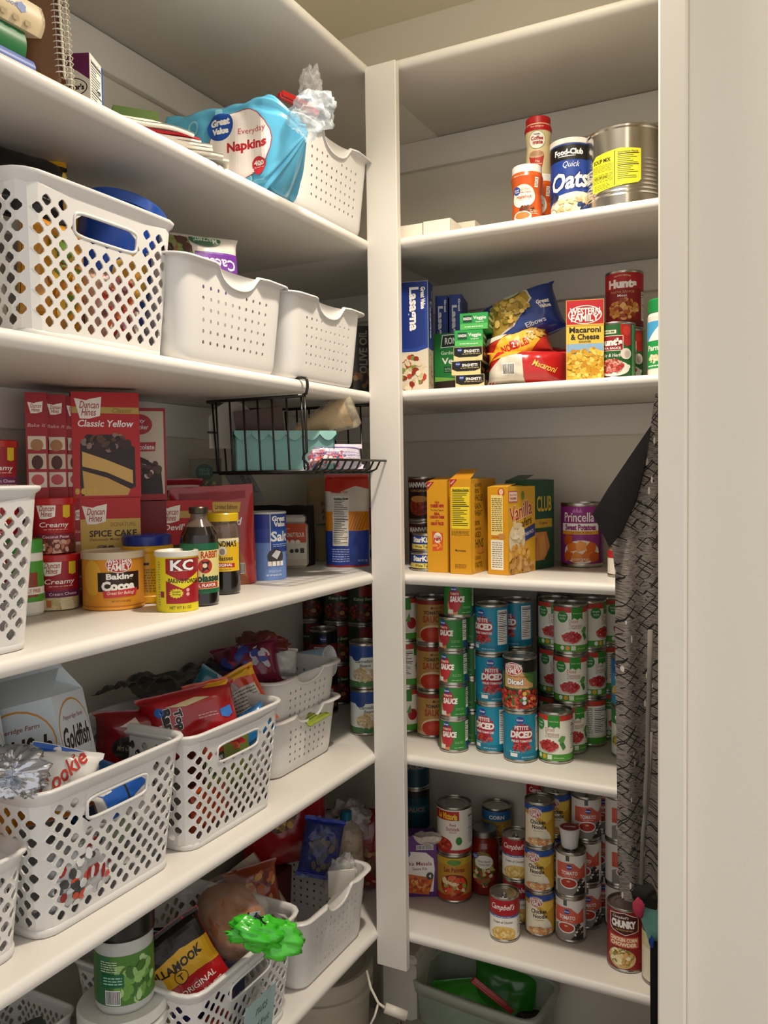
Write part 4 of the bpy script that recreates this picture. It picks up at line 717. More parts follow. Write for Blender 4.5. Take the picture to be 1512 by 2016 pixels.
BL = M('#1c3a86', rough=.22, coat=.5, var=.12, vscale=12, bump=.25, bscale=22); RD = M('#b3201f', rough=.22, coat=.5, var=.12, vscale=12, bump=.25, bscale=22)
pc = ['#cda548', '#e0bd62', '#b88f36', '#d8b050']
def pbag(col, items, seed, w=.21, h=.15, t=.075): return bag(w, h, t, col, items, crump=.007, cs=22, seed=seed, p=.5)
BG = 'bags of pasta'; WN = M('#cfc8b4', rough=.25, coat=.4, bump=.2)
def sbag(col, items, seed, w, h, t): return bag(w, h, t, col, items, crump=.006, cs=26, seed=seed, p=.45, seam=.006)
g = lambda px, Y: ony(px, 745, Y).x
thing('pasta_bag', sbag(RD, [('p', [(-.09, .0), (.0, .0), (-.01, .062), (-.05, .066), (-.09, .03)], '#cfc8b8'), ('bc', -.056, .018, -.026, .042), ('p', [(-.09, .05), (-.02, .064), (.02, .09), (-.09, .09)], '#e2a32a'), ('t', 'Macaroni', .045, .036, .056, .014, '#e8c85a', {'s': .3, 'rot': -.3}), ('p', [(-.086, .052), (-.065, .074), (-.05, .068)], '#b5201c')], 3, .185, .078, .10), (g(1035, .09), .10, z+.001), (dg(-6), dg(2), dg(12)), 'red pasta bag with barcode lying lowest at the front of the pile', 'bag', BG)
thing('pasta_bag', sbag(RD, [('blob', -.02, .05, .04, .02, pc, 50, .006), ('t', 'ELBOW', .03, .05, .05, .014, WHITE)], 5, .15, .10, .10), (g(1078, .2), .215, z+.001), (0, dg(6), dg(20)), 'dark red pasta bag at the back right of the bag pile', 'bag', BG)
thing('pasta_bag', sbag(M('#c4372a', rough=.22, coat=.5, var=.1, bump=.25, bscale=22), [('p', [(-.08, .010), (.02, .0), (.06, .03), (.055, .07), (-.03, .055)], '#e5b02c'), ('t', 'NOODLES', .0, .030, .07, .018, '#b5201c', {'b': .04, 'rot': .1}), ('p', [(-.08, .05), (-.03, .055), (.03, .078), (-.05, .08)], '#d8d2c4'), ('r', -.012, .022, .006, .042, '#b5201c'), ('t', '2', -.003, .032, .008, .012, WHITE, {'b': .03}), ('blob', .055, .052, .022, .016, pc, 40, .006)], 7, .16, .072, .08), (g(1022, .12), .135, z+.060), (dg(-8), dg(-13), dg(12)), 'yellow and red noodle bag lying in the middle of the bag pile', 'bag', BG)
thing('pasta_bag', sbag(BL, [('p', [(-.09, .018), (-.02, .03), (.04, .075), (.03, .105), (-.04, .112), (-.09, .06)], '#cfcabc'), ('p', [(-.086, .022), (-.02, .035), (.036, .077), (.026, .101), (-.04, .107), (-.086, .06)], '#a98c3c'), ('blob', -.025, .070, .052, .028, ['#c9a94e', '#dcc06c', '#a88a34', '#8f7a2c'], 120, .0078), ('t', 'Great', .062, .062, .030, .010, WHITE, {'b': .05, 's': .1}), ('t', 'Value', .064, .051, .028, .010, WHITE, {'b': .05}), ('e', -.005, .104, .020, .009, '#b9c4a8'), ('t', 'Elbows', .03, .022, .05, .010, '#dbe3f2')], 11, .178, .112, .10), (g(1040, .12)-.002, .15, z+.108), (dg(-8), dg(-19), dg(8)), 'dark blue pasta bag with clear window lying on top of the pile', 'bag', BG)
o, rz, w = edge2((1112, 748), (1172, 745), 2, .05); o = (o[0]+.004, o[1]+.012, o[2])
WF = [('r', -.05, .110, .05, .160, '#b5232a')]+oval_logo(['WESTERN', 'FAMILY'], .0, .130, .062, .034, '#b5232a', WHITE, WHITE)+[('r', -.05, .108, .05, .111, '#d9b24a'), ('t', 'Macaroni', .0, .100, .062, .012, '#2a2420', {'b': .03}), ('t', '& Cheese', .0, .086, .056, .012, '#2a2420', {'b': .03}), ('t', 'DINNER', .0, .076, .024, .004, '#2a2420'), ('r', -.05, 0, .05, .072, '#8fb4d0'), ('r', -.05, 0, .05, .05, '#d8a82e'), ('blob', 0, .030, .044, .034, ['#e8bf45', '#f2d36a', '#d8a428', '#c98f1e'], 160, .0065)]
thing('pasta_box', carton(.074, .040, .160, ('#dfc04a', '#b5232a', '#b5232a', '#b5232a'), F=WF, R=[('ln', -.015, .07, .015, .15, 12, '#e8d8b0'), ('nf', -.016, .01, .016, .065)]), o, rz+dg(8), 'red and yellow macaroni and cheese box standing left of the sauce tins', 'box')
s1 = ony(1212, 742, .075); sl = (s1.x, .075, z+.0005); GH = 'pasta sauce tins'
sz(tin('hunts2', lambda: k_hunts('garlic'), sl, B(sl)-dg(4), 'green and red garlic and herb pasta sauce can at the front', GH), (1, 1, .80))
s2 = ony(1232, 742, .165); s2 = (s2.x, .165, z+.0005); sz(tin('hunts2', lambda: k_hunts('garlic'), s2, B(s2)+dg(6), 'green and red pasta sauce can behind, under the all-red can', GH), (1, 1, .80))
sz(tin('hunts', lambda: k_hunts('meat'), (s2[0]-.003, s2[1], s2[2]+.1139), B(s2)-dg(6), 'red meat pasta sauce can standing on top of another', GH), (1, 1, .86))
pm = ony(1312, 742, .07); b = MB(); lathe(b, [(0, 0), (.034, 0), (.036, .004), (.036, .118), (.034, .126)], M('#e8e4d6', rough=.35), 36)
l = MB(); art(l, [('r', -.12, .016, .12, .070, '#1f9a4a'), ('r', -.12, .070, .12, .108, '#4aa6d8'), ('p', [(-.03, .07), (0, .1), (.03, .07)], '#f0f2f0'), ('t', 'Parmesan', 0, .056, .06, .011, WHITE, {'b': .03}), ('blob', 0, .035, .026, .010, ['#efe6c8', '#e0d09c'], 40, .004), ('ln', -.03, .018, .03, .024, 1, WHITE)], lambda u, v, o: ((.0362+o)*math.sin(u/.0362), -(.0362+o)*math.cos(u/.0362), v), (-.2, .01, .2, .12), du=.005)
c = MB(); lathe(c, [(.034, .125), (.0355, .126), (.0355, .150), (.033, .153), (0, .153)], M('#1c8a46', rough=.35, coat=.3), 36)
thing('cheese_shaker', [('bottle', b.mesh()), ('label', l.mesh()), ('cap', c.mesh())], (pm.x, .07, z+.0005), B((pm.x, .07))-dg(20), 'green-capped grated cheese shaker at the right end by the casing', 'bottle')
# ---- fourth shelf (index 3)
K = 3; z = TOP[3]; ro = .0757/2
mw = ony(826, 1100, .155); ml = (mw.x, .185, z+.0005); G4 = 'tins behind the cracker boxes'
tin('manwich', k_manwich, (ml[0], ml[1], ml[2]), B(ml)-dg(14), 'dark brown sloppy joe sauce can, lower of two behind the cracker boxes', G4); tin('manwich', k_manwich, (ml[0]-.001, ml[1], ml[2]+.1083), B(ml)-dg(20), 'dark brown sloppy joe sauce can, upper of two behind the cracker boxes', G4)
tn = ony(842, 1104, .09); tl = (tn.x, .095, z+.0005); tin('tuna', k_tuna, tl, B(tl)-dg(18), 'flat blue and yellow tuna can on the shelf behind the yellow boxes', G4); tin('tuna', k_tuna, (tl[0]+.002, tl[1]+.002, tl[2]+.0432), B(tl)-dg(24), 'flat blue and yellow tuna can stacked on another tuna can', G4)
YL = '#d99a1c'
o1, rz1, w1 = edge2((847, 1122), (888, 1122), 3, .15)
tri = lambda x, y: [('p', [(x, y), (x+.018, y), (x, y-.020)], '#b5202a'), ('t', 'Nabisco', x+.006, y-.006, .012, .004, WHITE, {'rot': .8})]
thing('cracker_box', carton(.050, .125, .205, (YL, '#e0a424', YL, '#c98a1a'), F=tri(-.0245, .2045)+[('t', 'TRY', 0, .157, .012, .006, '#a8202a', {'b': .04}), ('t', 'CHEESE NIPS!', 0, .150, .034, .0075, '#a8202a', {'b': .06}), ('t', 'The Great Taste of', 0, .1405, .032, .004, '#3a2a14'), ('t', 'REAL', 0, .132, .014, .0065, '#a8202a', {'b': .06}), ('t', 'CHEDDAR CHEESE', 0, .1245, .036, .0065, '#a8202a', {'b': .06}), ('t', 'at a', 0, .117, .008, .003, '#3a2a14'), ('t', 'GREAT PRICE!', 0, .110, .032, .0075, '#a8202a', {'b': .06}), ('p', [(-.013, .093), (.014, .089), (.013, .050), (-.012, .048)], '#d8542a'), ('e', .001, .078, .010, .012, '#f0e4cc'), ('t', 'Cheese', .001, .082, .016, .0045, '#a8202a', {'rot': -.1}), ('t', 'NiPS', .001, .075, .017, .008, '#a8202a', {'b': .06}), ('blob', 0, .060, .010, .006, ['#e8862a', '#f0a040'], 14, .003)], flap=.010), (ony(863, 1122, .06).x+.006, .110, o1[2]), dg(-2), 'yellow snack cracker box with narrow side facing out, left of three', 'box', 'cracker boxes')
o2, rz2, w2 = edge2((889, 1127), (934, 1129), 3, .145)
WT = [('t', s, -.02 if n % 2 else -.012, y, w, hh, '#5a4a14', {'b': .01}) for n, (s, y, w, hh) in enumerate((('ALWAYS', .196, .04, .008), ('100%', .183, .026, .010), ('WHOLE', .168, .05, .014), ('GRAIN', .150, .05, .014), ('WHEAT', .134, .044, .012), ('100%', .112, .034, .010), ('WITH THE', .098, .03, .006), ('BAKED', .086, .044, .012), ('THINS', .066, .055, .020), ('DELICIOUS', .034, .04, .008), ('TASTE', .018, .04, .012)))]+[('e', -.02, .05, .02, .007, '#d9903a')]
thing('cracker_box', carton(.051, .140, .210, (YL, '#dca228', YL, '#c98a1a'), F=tri(-.0245, .2095)+[('nf', -.0215, .100, .0225, .192, '#f0d62a'), ('ln', -.0215, .085, .0215, .096, 4, '#6a5a14'), ('t', 'Mondelez', 0, .052, .026, .005, '#2a2010'), ('ln', -.014, .012, .014, .022, 4, '#7a5a18')], R=[(a[0], a[1], a[2]-.02, *a[3:]) if a[0] == 't' else a for a in WT]+[('p', [(-.07, .01), (-.05, .0), (-.05, .2), (-.07, .2)], '#e8b238')], flap=.022), (ony(912, 1128, .05).x+.004, .105, o2[2]), dg(-3), 'yellow wheat cracker box with open flap and nutrition panel, middle of three', 'box', 'cracker boxes')
o3, rz3, w3 = edge2((958, 1121), (1000, 1127), 3, .12)
VW = [('t', 'Vanilla', -.004, .138, .092, .034, '#b5202a', {'s': .15, 'rot': .20, 'b': .01, 'o': '#f3e2b0'}), ('t', 'wafers', .012, .112, .060, .018, '#3a2a1a', {'s': .2, 'rot': .2}), ('r', -.056, .158, -.018, .182, '#c9506a'), ('r', -.054, .160, -.020, .180, '#f0ddc8'), ('t', 'Red Oval', -.037, .174, .026, .005, '#b5202a'), ('t', 'FARMS', -.037, .166, .026, .006, '#b5202a', {'b': .03}), ('e', .004, .172, .007, .010, '#7a8a3a'), ('t', 'Gerber', .030, .170, .03, .008, '#d8b070'), ('p', [(.0, .094), (.056, .108), (.056, .080), (.006, .068)], '#2c3f86'), ('t', 'TWIN PACK', .03, .088, .040, .008, WHITE, {'rot': .22}), ('e', -.022, .074, .034, .038, '#e6d6b8'), ('blob', -.022, .092, .024, .018, ['#f3ead2', '#efe0b8', '#e9d6a4'], 24, .011), ('blob', -.010, .040, .045, .022, ['#d9a24a', '#e6b864', '#c88c36'], 30, .011), ('blob', .0, .015, .055, .018, ['#c99a5a', '#d9b070', '#b5803c'], 46, .010)]
thing('wafer_box', carton(.052, .115, .192, (YL, '#e3ac2a', YL, '#e6b030'), F=[('e', .009, .180, .0085, .0095, '#c23a2a'), ('e', .009, .181, .0055, .0065, '#e8c8a0'), ('r', -.017, .086, .013, .174, '#f0d98a'), ('ln', -.015, .094, .011, .168, 17, '#5a4a20'), ('e', .009, .084, .010, .006, '#c98a4a'), ('t', 'Red Oval', -.006, .082, .018, .004, '#b5202a'), ('r', -.018, .010, .014, .076, '#f1ecdc'), ('ln', -.015, .014, .011, .072, 12, '#8a7a5a')], R=VW, flap=.006), (ony(1003, 1126, .08).x-.004, .110, o3[2]), dg(-13), 'yellow vanilla wafers box with narrow printed side, right of three', 'box', 'cracker boxes')
cb = ony(1032, 1100, .17); thing('cracker_box', carton(.058, .13, .200, ('#3c1f1a', '#b5202a', '#3c1f1a', '#b5202a'), F=[('r', -.03, .17, .03, .2, '#b5202a'), ('t', 'TOASTED', 0, .186, .044, .008, '#e8b0a0', {'b': .03})]), (cb.x-.024, .27, z+.0005), dg(-6), 'dark box with red top standing behind the vanilla wafers', 'box', 'cracker boxes')
cl = ony(1062, 1112, .12)
thing('cracker_box', carton(.05, .13, .205, ('#1c4a34', '#1d5038', '#1c4a34', '#2a4a3a'), R=[('t', 'CLUB', .020, .150, .066, .036, '#d9b93a', {'b': .02, 'rot': 0}), ('r', -.03, .095, .055, .115, '#c9a02a'), ('t', 'Original', .015, .105, .036, .008, '#3a2a10'), ('p', [(-.055, .02), (-.02, .085), (.03, .085), (.045, .05), (.02, .02)], '#c98a4a'), ('p', [(-.05, .02), (-.03, .07), (-.01, .075), (-.02, .02)], '#b5743a'), ('p', [(.0, .02), (.0, .075), (.02, .08), (.03, .03)], '#d89c58'), ('r', -.06, .008, -.02, .02, '#8aa08a')], flap=.012), (ony(1052, 1110, .16).x-.020, .195, z+.0005), dg(-14), 'dark green butter cracker box with open top, right of the wafers', 'box', 'cracker boxes')
pr_ = ony(1146, 1113, .298); pr_ = (pr_.x, .298, TOP[3]+.0005); sz(tin('princella', k_princella, pr_, B(pr_)-dg(4), 'purple and orange sweet potatoes can left of the hanging apron', G4), (1, 1, 1.28))
wl = ony(1232, 1113, .125); tin('whitecan', lambda: can_parts(.0757, .062, '#e6dfd2', [('r', -.12, .040, .12, .056, '#b0202a'), ('ln', -.02, .012, .012, .022, 2, '#3a3a3a')], du=.006), (wl.x, .125, z+.0005), B((wl.x, .12)), 'short white can with red top peeking out beside the apron', G4)
Q = PI/2
LB = lambda W, D_, H, f=1.13: (lambda: lattice_basket(W, D_, H, flare=f))
HB = lambda W, D_, H, f=1.11, rows=6: (lambda: hole_basket(W, D_, H, flare=f, rows=rows))
def basket(key, fn, loc, rot, label, group, s=(1, 1, 1)):
    o = thing('storage_basket', proto(key, fn), loc, rot, label, 'basket', group); o.scale = s; return o
GL = 'white lattice baskets on the left shelves'; GHB = 'smooth white baskets with round holes'
def cyl(r): return lambda u, v, o: ((r+o)*math.sin(u/r), -(r+o)*math.cos(u/r), v)
def foil(c='#b9b9bb', r=.22): return M(c, rough=r, metal=.85, bump=.7, bscale=38, var=.15)
def plastic(c, b=.3): return M(c, rough=.24, coat=.5, var=.12, vscale=14, bump=b, bscale=24)
# =============================================================== top-left, second shelf
z = TOP[1]
basket('hb', HB(.275, .235, .165), (-.115, -.172, z+.0005), Q, 'smooth white basket with round holes on the upper shelf beside the post', GHB)
m = carton(.15, .055, .035, '#b5402c', F=[('r', -.075, .004, .075, .031, '#d99a6a'), ('r', -.02, 0, .0, .035, '#a8201c')]+[('e', -.065+.014*q, .018, .0055, .008, '#c77a4a') for q in range(10)], R=[('r', -.03, 0, .03, .035, '#b01f24')])
thing('cracker_pack', m, (-.085, -.075, z+.158), (0, dg(4), dg(70)), 'orange and red cracker pack lying on top of the basket by the post', 'crackers')
# napkin package: lofted film pack gathered to a knot
NB = M('#58aed2', rough=.2, coat=.5, var=.10, vscale=25, bump=.25, bscale=20)
L_, H_, T_ = .285, .166, .11
def NP(t, a, off=0):
    # t along x 0..1, a angle round the section
    full = 1 if t < .78 else max(.0, 1-((t-.78)/.22)**1.5); s0 = min(1, (t/.03))**.5 if t < .03 else 1
    k = full*s0; n = .30 if full > .6 else .30+.5*(.6-full)
    ca, sa = math.cos(a), math.sin(a); y = math.copysign(abs(ca)**n, ca)*T_/2*k; zz = math.copysign(abs(sa)**n, sa)*H_/2*k
    pl = 0 if t < .70 else (t-.70)/.3*.010*math.sin(a*11)*(.3+k)
    cr = .004*fbm(t*3, ca, sa, 3.1)*(1+2*max(0, t-.6))
    x = -L_/2+L_*min(t, 1)*1.02; r_ = 1+(pl+cr)/(.06)
    zc = H_/2+max(0, t-.78)*.10
    v = Vector((x, y*r_, zc+zz*r_)); 
    if off: v += Vector((0, -off, 0))
    return v
m = MB(); sheet(m, lambda u, v: NP(u, -2*PI*v), 44, 60, NB)
def npf(u, v, o):
    t = (u+L_/2)/(L_*1.02); s = (v-H_/2)/(H_/2); s = max(-.97, min(.97, s)); a = PI-math.asin(math.copysign(abs(s)**(1/.30), s)) if abs(s) > 0 else PI
    return NP(t, a, 0)+Vector((0, -o-.0012, 0))
pr_ = [('e', -.095, .13, .012, .013, '#8fd0e6'), ('e', -.095, .13, .008, .009, '#58aed2'), ('e', -.10, .04, .011, .012, '#8fd0e6'), ('e', -.10, .04, .007, .008, '#58aed2'), ('e', -.04, .150, .008, .009, '#8fd0e6'), ('e', -.075, .085, .014, .015, '#7cc6e0'), ('e', -.075, .085, .009, .010, '#58aed2'), ('e', -.055, .02, .009, .009, '#8fd0e6'), ('e', .02, .018, .010, .008, '#8fd0e6'), ('e', .02, .018, .006, .005, '#58aed2'), ('e', .004, .082, .066, .063, '#b03040'), ('e', .004, .082, .0645, .0615, '#efe6e0'), ('e', -.035, .122, .0285, .026, '#1d4fa8'), ('t', 'Great', -.035, .130, .042, .013, WHITE, {'b': .06}), ('t', 'Value', -.035, .114, .036, .012, WHITE, {'b': .06}), ('t', 'Everyday', .032, .104, .056, .013, '#c2303c', {'b': .0}), ('t', 'Napkins', .020, .078, .082, .023, '#b8242e', {'b': .04}), ('e', .044, .040, .014, .016, '#c2303c'), ('t', '400', .044, .043, .020, .010, WHITE, {'b': .03}), ('ln', .034, .033, .054, .036, 1, '#f0c8c8')]
art(m, [tuple((a[0],)+((a[1]+.032,)+a[2:] if a[0] == 'e' else (a[1], a[2]+.032)+a[3:] if a[0] == 't' else (a[1]+.032, a[2], a[3]+.032)+a[4:])) for a in pr_], npf, (-.14, .004, .115, .162), du=.006, dv=.006, base=.0003)
kn = MB(); KF = film('#e8f2f8', .80, .06)
def crumple(mb, cx, cy, cz, r, sx, sy, sz, mat, seed, amp=.35, n=36):
    amp *= .62
    sheet(mb, lambda u, v: (lambda d: Vector((cx+d.x*r*sx, cy+d.y*r*sy, cz+d.z*r*sz)))((lambda e: e*(1+amp*fbm(e.x+seed, e.y, e.z-seed, 1.7)+amp*.55*(.5-2*abs(fbm(e.x, e.y+seed, e.z, 2.9)))+amp*.18*fbm(e.x, e.y+seed, e.z, 7)))(Vector((math.cos(2*PI*u)*math.sin(PI*v), math.sin(2*PI*u)*math.sin(PI*v), math.cos(PI*v))))), n, n, mat)
    return mb
crumple(kn, .165, -.020, .128, .036, 1.1, .9, 1.0, KF, 3, .7); crumple(kn, .128, 0, .112, .014, 1.2, 1, 1, NB, 5, .4)
bc = MB(); art(bc, [('t', 'GREAT VALUE EVERYDAY NAPKINS', 0, 0, .09, .006, '#1d4fa8', {'b': .02})], lambda u, v, o: (.088+.001, -.03+o, .085+u), (-1, -1, 1, 1))
thing('napkin_package', [('wrapper', m), ('knot', kn)], (-.088, -.362, z+.002), dg(4), 'blue film package of white napkins with knotted end, hanging over the shelf edge', 'napkins')
cl = MB(); box(cl, -.048, -.006, -.006, .048, .006, .006, plastic('#c4201c', 0), .002); box(cl, -.046, -.009, -.002, .03, -.005, .009, plastic('#a81a18', 0), .0015)
p = onx(588, 206, .0); thing('bag_clip', cl, (p.x, p.y, p.z), (0, dg(4), dg(72)), 'long red plastic bag clip on top of the napkin package', 'clip')
cb_ = MB(); crumple(cb_, 0, 0, .038, .030, .75, .5, 1.35, film('#f2f2f4', .82, .06), 9, .9); crumple(cb_, -.012, 0, .018, .012, 1, .8, 1.1, M('#3a5fb0', rough=.3), 4, .5)
p = onx(612, 205, -.02); thing('plastic_bag', cb_, (p.x, p.y, p.z-.008), (0, 0, dg(30)), 'crumpled clear plastic bag top rising above the red clip', 'plastic bag')
# folded paper napkins fanned out over the edge
NW = M('#e9e4d8', rough=.85, var=.04, vscale=40, bump=.2, bscale=90); RN = M('#b5202a', rough=.8)
a = onx(430, 320, .02)
for i in range(9):
    nm = MB(); w_, d_, th = .165, .085, .0028; red = i in (6, )
    dr = .018+.002*i
    sheet(nm, lambda u, v: Vector(((u-.5)*w_, (v-.5)*d_, th+.0016*math.sin(9*u+i)+.0022*math.sin(5*v+i*2)*u-dr*max(0, u-.62)**2*1.0)), 14, 6, RN if red else NW)
    sheet(nm, lambda u, v: Vector(((u-.5)*w_, (.5-v)*d_, -.0004+.0016*math.sin(9*u+i)-dr*max(0, u-.62)**2*1.0)), 14, 6, RN if red else NW)
    for s in (-1, 1): sheet(nm, lambda u, v: Vector(((u-.5)*w_*s, -s*-.5*d_*-1*-1, -.0004+v*(th+.0004)+.0016*math.sin(9*(.5+(u-.5)*s)+i)-dr*max(0, (.5+(u-.5)*s)-.62)**2)), 14, 1, RN if red else NW)
    sheet(nm, lambda u, v: Vector((.5*w_, (u-.5)*d_, -.0004+v*(th+.0004)+.0016*math.sin(9+i)-dr*.1444)), 6, 1, RN if red else NW)
    thing('paper_napkin', nm, (-.070+.004*math.sin(i*2.1)-.002*i, -.560-.012*i+.004*math.cos(i*3), z+.004+i*.0042), (dg(0), dg(-1.2), dg(52+3.2*(i-4))), 'red folded paper napkin near the top of the fanned pile' if red else 'white folded paper napkin in the fanned pile beside the blue package', 'napkin', None if red else 'white paper napkins in the fanned pile')
gb = carton(.075, .06, .108, ('#55702e', '#4a6428', '#4a6428', '#6a8438'), F=[('r', -.03, .09, .03, .092, '#3c5220')]); p = onx(255, 245, -.15); thing('carton', gb, (-.165, -.560, z+.0005), dg(52), 'green cardboard box lying behind the paper napkins', 'box')
sb = carton(.072, .05, .112, ('#e9e2d4', '#e9e6de', '#e9e2d4', '#e9e2d4'), F=[('p', [(-.036, .112), (-.036, .098), (-.01, .096), (.016, .086), (.036, .072), (.036, .112)], '#6a2a52'), ('e', .006, .062, .026, .014, '#2a2624'), ('e', .006, .062, .0245, .0125, '#e9e2d4'), ('t', "Smucker's", .006, .062, .042, .009, '#2a2624', {'b': .05}), ('ln', -.028, .012, .026, .026, 3, '#a89a8c')], R=[('r', .019, 0, .025, .112, '#2a55a0'), ('nf', -.023, .004, .018, .108), ('t', '140', .006, .066, .014, .006, '#161616', {'b': .04})])
p = onx(172, 210, -.075); thing('jam_box', sb, (-.115, p.y+.012, z+.0005), dg(24), 'small white carton with purple top and nutrition panel behind the notebooks', 'box')
# spiral notebooks
def notebook(h=.28, w=.215, t=.012, cov='#6a4426'):
    b = MB(); box(b, -w/2, -t/2, 0, w/2-.006, t/2, h, cov, .0008); box(b, -w/2+.002, -t/2+.0015, .002, w/2-.008, t/2-.0015, h+.0005, '#e2d8c2')
    c = MB(); n = 34
    for q in range(n): zc = .008+q*(h-.016)/(n-1); tube(c, [(w/2-.004+.0085*math.cos(s)-.0005, .0085*math.sin(s), zc) for s in [2*PI*k/9 for k in range(9)]], .0009, M('#d8d2c2', rough=.3, metal=.4), 4, True)
    box(c, w/2-.001, -.0052, .004, w/2+.0006, .0052, h-.004, M('#d2c8b2', rough=.4))
    return [('cover', b), ('spiral_binding', c)]
p = onx(140, 191, -.02); q1 = thing('spiral_notebook', proto('notebook', notebook), (-.080, p.y-.098, z+.0005), (dg(-2), dg(-3), dg(38)), 'brown spiral-bound notebook standing in front with its coil facing right', 'notebook', 'standing spiral notebooks')
thing('spiral_notebook', proto('notebook', notebook), (-.098, p.y-.070, z+.0005), (dg(-2), dg(-3), dg(40)), 'brown spiral-bound notebook standing right behind the front one', 'notebook', 'standing spiral notebooks')
hl = MB(); lathe(hl, [(0, 0), (.004, 0), (.004, .0004), (0, .0004)], '#c9a98a', 14)
bk = MB(); 
def book(L, W, T, col, page='#dccfb2', hard=True):
    b = MB(); pg = MB(); box(b, -L/2, -W/2, 0, L/2, W/2, .0025, col, .0006); box(b, -L/2, -W/2, T-.0025, L/2, W/2, T, col, .0006)
    sheet(b, lambda u, v: Vector(((u-.5)*L, -W/2-.004*math.sin(PI*v), v*T)), 2, 8, col); box(pg, -L/2+.003, -W/2+.001, .0025, L/2-.003, W/2-.003, T-.0025, page)
    return [('cover', b), ('pages', pg)]
zz = z
for (L, W, T, col, xe, dy, lab, extra) in ((.22, .16, .020, '#5a72b8', -.898, 0, 'blue paperback lying at the bottom of the book pile', None), (.21, .15, .034, '#14703c', -.907, 0, 'green hardcover book lying second in the book pile', None), (.23, .16, .040, '#d8c49e', -.878, 0, 'cream spiral-bound cookbook lying third in the book pile', 'c'), (.2, .15, .036, '#2a1c1c', -.922, 0, 'dark brown book lying on top of the book pile', None)):
    ps = book(L, W, T, col)
    if extra:
        e_ = MB(); art(e_, [('t', 'Good Food', -.035, .026, .05, .008, '#9aa6c8', {'s': .3}), ('t', 'Good Books', .045, .024, .06, .007, '#7f8fc4', {'s': .2}), ('star', .075, .024, .008, .007, 6, '#8090c8')]+[('r', -.1+.018*q, .004, -.1+.018*q+.009, .011, '#a08a62') for q in range(11)], lambda u, v, o: (u, -W/2-.0042-o, v), (-.115, 0, .115, .04)); ps.append(('title', e_))
    thing('book', ps, (-.095, xe-L/2-.0, zz+.0005), dg(90), lab, 'book', 'books piled at the left end of the upper shelf'); zz += T+.0006
# =============================================================== third shelf
z = TOP[2]
basket('lb1', LB(.262, .24, .212), (-.142, -.785, z+.0005), Q, 'tall white lattice basket with a blue-lidded tub inside, at the left end', GL)
basket('hb', HB(.275, .235, .165), (-.118, -.508, z+.0005), Q, 'smooth white basket with round holes holding a salad bag, next to the lattice basket', GHB, (1, 1, .985))
basket('hb', HB(.275, .235, .165), (-.112, -.212, z+.0005), Q, 'smooth white basket with round holes below the napkin package, nearest the post', GHB, (.93, 1, .97))
t = MB(); BLU = M('#123f96', rough=.3, coat=.3); lathe(t, [(0, 0), (.062, 0), (.064, .004), (.066, .165), (.068, .170)], BLU, 44); art(t, [('p', [(.0, .07), (.03, .10), (.06, .08), (.06, .03), (.0, .03)], '#d8a838'), ('e', .03, .06, .02, .018, '#c9902c')], cyl(.0655), (-.2, .01, .2, .15), du=.006, base=.0008)
l = MB(); lathe(l, [(.064, .168), (.0715, .170), (.0725, .184), (.070, .188), (.062, .188), (.060, .184), (0, .184)], M('#15469c', rough=.28, coat=.4), 44)
p = onx(262, 400, -.12); thing('snack_tub', [('tub', t), ('lid', l)], (-.105, -.705, z+.062), (dg(-11), dg(13), dg(48)), 'round blue plastic tub with blue lid standing in the tall lattice basket', 'tub')
def fill(x, y, zz, w, h, t, col, rot, lab, items=(), seed=1, cat='bag', name='snack_bag', cr=.006, grp=None, p=.5):
    return thing(name, bag(w, h, t, col, items, crump=cr, cs=24, seed=seed, p=p, seam=.008, nu=20, nv=22), (x, y, zz), rot, lab, cat, grp)
fill(-.055, -.85, z+.02, .11, .15, .05, plastic('#d8931c'), (0, dg(4), Q), 'yellow orange snack bag inside the tall lattice basket at its left', [('blob', 0, .07, .035, .05, ['#e8b83c', '#b5701c', '#6a8a2c'], 40, .012)], 21)
fill(-.055, -.735, z+.012, .11, .11, .05, plastic('#c9a08a'), (0, dg(-4), Q), 'pinkish bag of candy inside the tall lattice basket low at the front', [('blob', 0, .055, .045, .045, ['#b5302c', '#d8703a', '#e8dcd0', '#7a4a3a', '#c98aa0'], 90, .009)], 22)
fill(-.15, -.735, z+.135, .10, .172, .05, plastic('#dba21a'), (dg(-6), dg(-12), dg(70)), 'yellow bag poking out above the lattice basket rim', [('blob', .01, .13, .03, .03, ['#c9561c', '#f0d060', '#5a7a2c'], 20, .012)], 23)
fill(-.17, -.88, z+.015, .10, .12, .05, plastic('#8a8a7a'), (0, 0, dg(80)), 'grey bag inside the tall lattice basket near its corner', (), 24)
fill(-.15, -.845, z+.198, .19, .12, .05, M('#15110f', rough=.25, coat=.4, bump=.8, bscale=30), (dg(-28), dg(5), dg(60)), 'black crinkled bag lying across the top of the tall lattice basket', [('ln', .02, .02, .08, .05, 4, '#8a8a88')], 25)
p = onx(407, 520, -.07)
fill(-.075, p.y, z+.038, .155, .205, .055, plastic('#cfc8bc', .2), (dg(-3), dg(-2), dg(62)), 'salad kit bag with purple panel standing upside down in the round-hole basket', [('p', [(-.078, .135), (-.02, .15), (-.03, .20), (-.078, .20)], '#6a7a42'), ('blob', -.055, .175, .022, .02, ['#4a2a1c', '#7a8a4a', '#8a5a3a'], 14, .014), ('e', .005, .193, .032, .012, '#2c5a3a'), ('t', 'Marzetti', .005, .192, .048, .011, '#c8d8c0', {'rot': PI}), ('p', [(-.02, .09), (-.02, .170), (.072, .172), (.075, .09)], '#6a2c92'), ('t', 'Caesar', .024, .150, .082, .020, '#e2d4e8', {'b': .02, 'rot': PI}), ('t', 'SALAD KIT', .02, .12, .06, .012, '#e2d4e8', {'rot': PI})], 31, cr=.004)
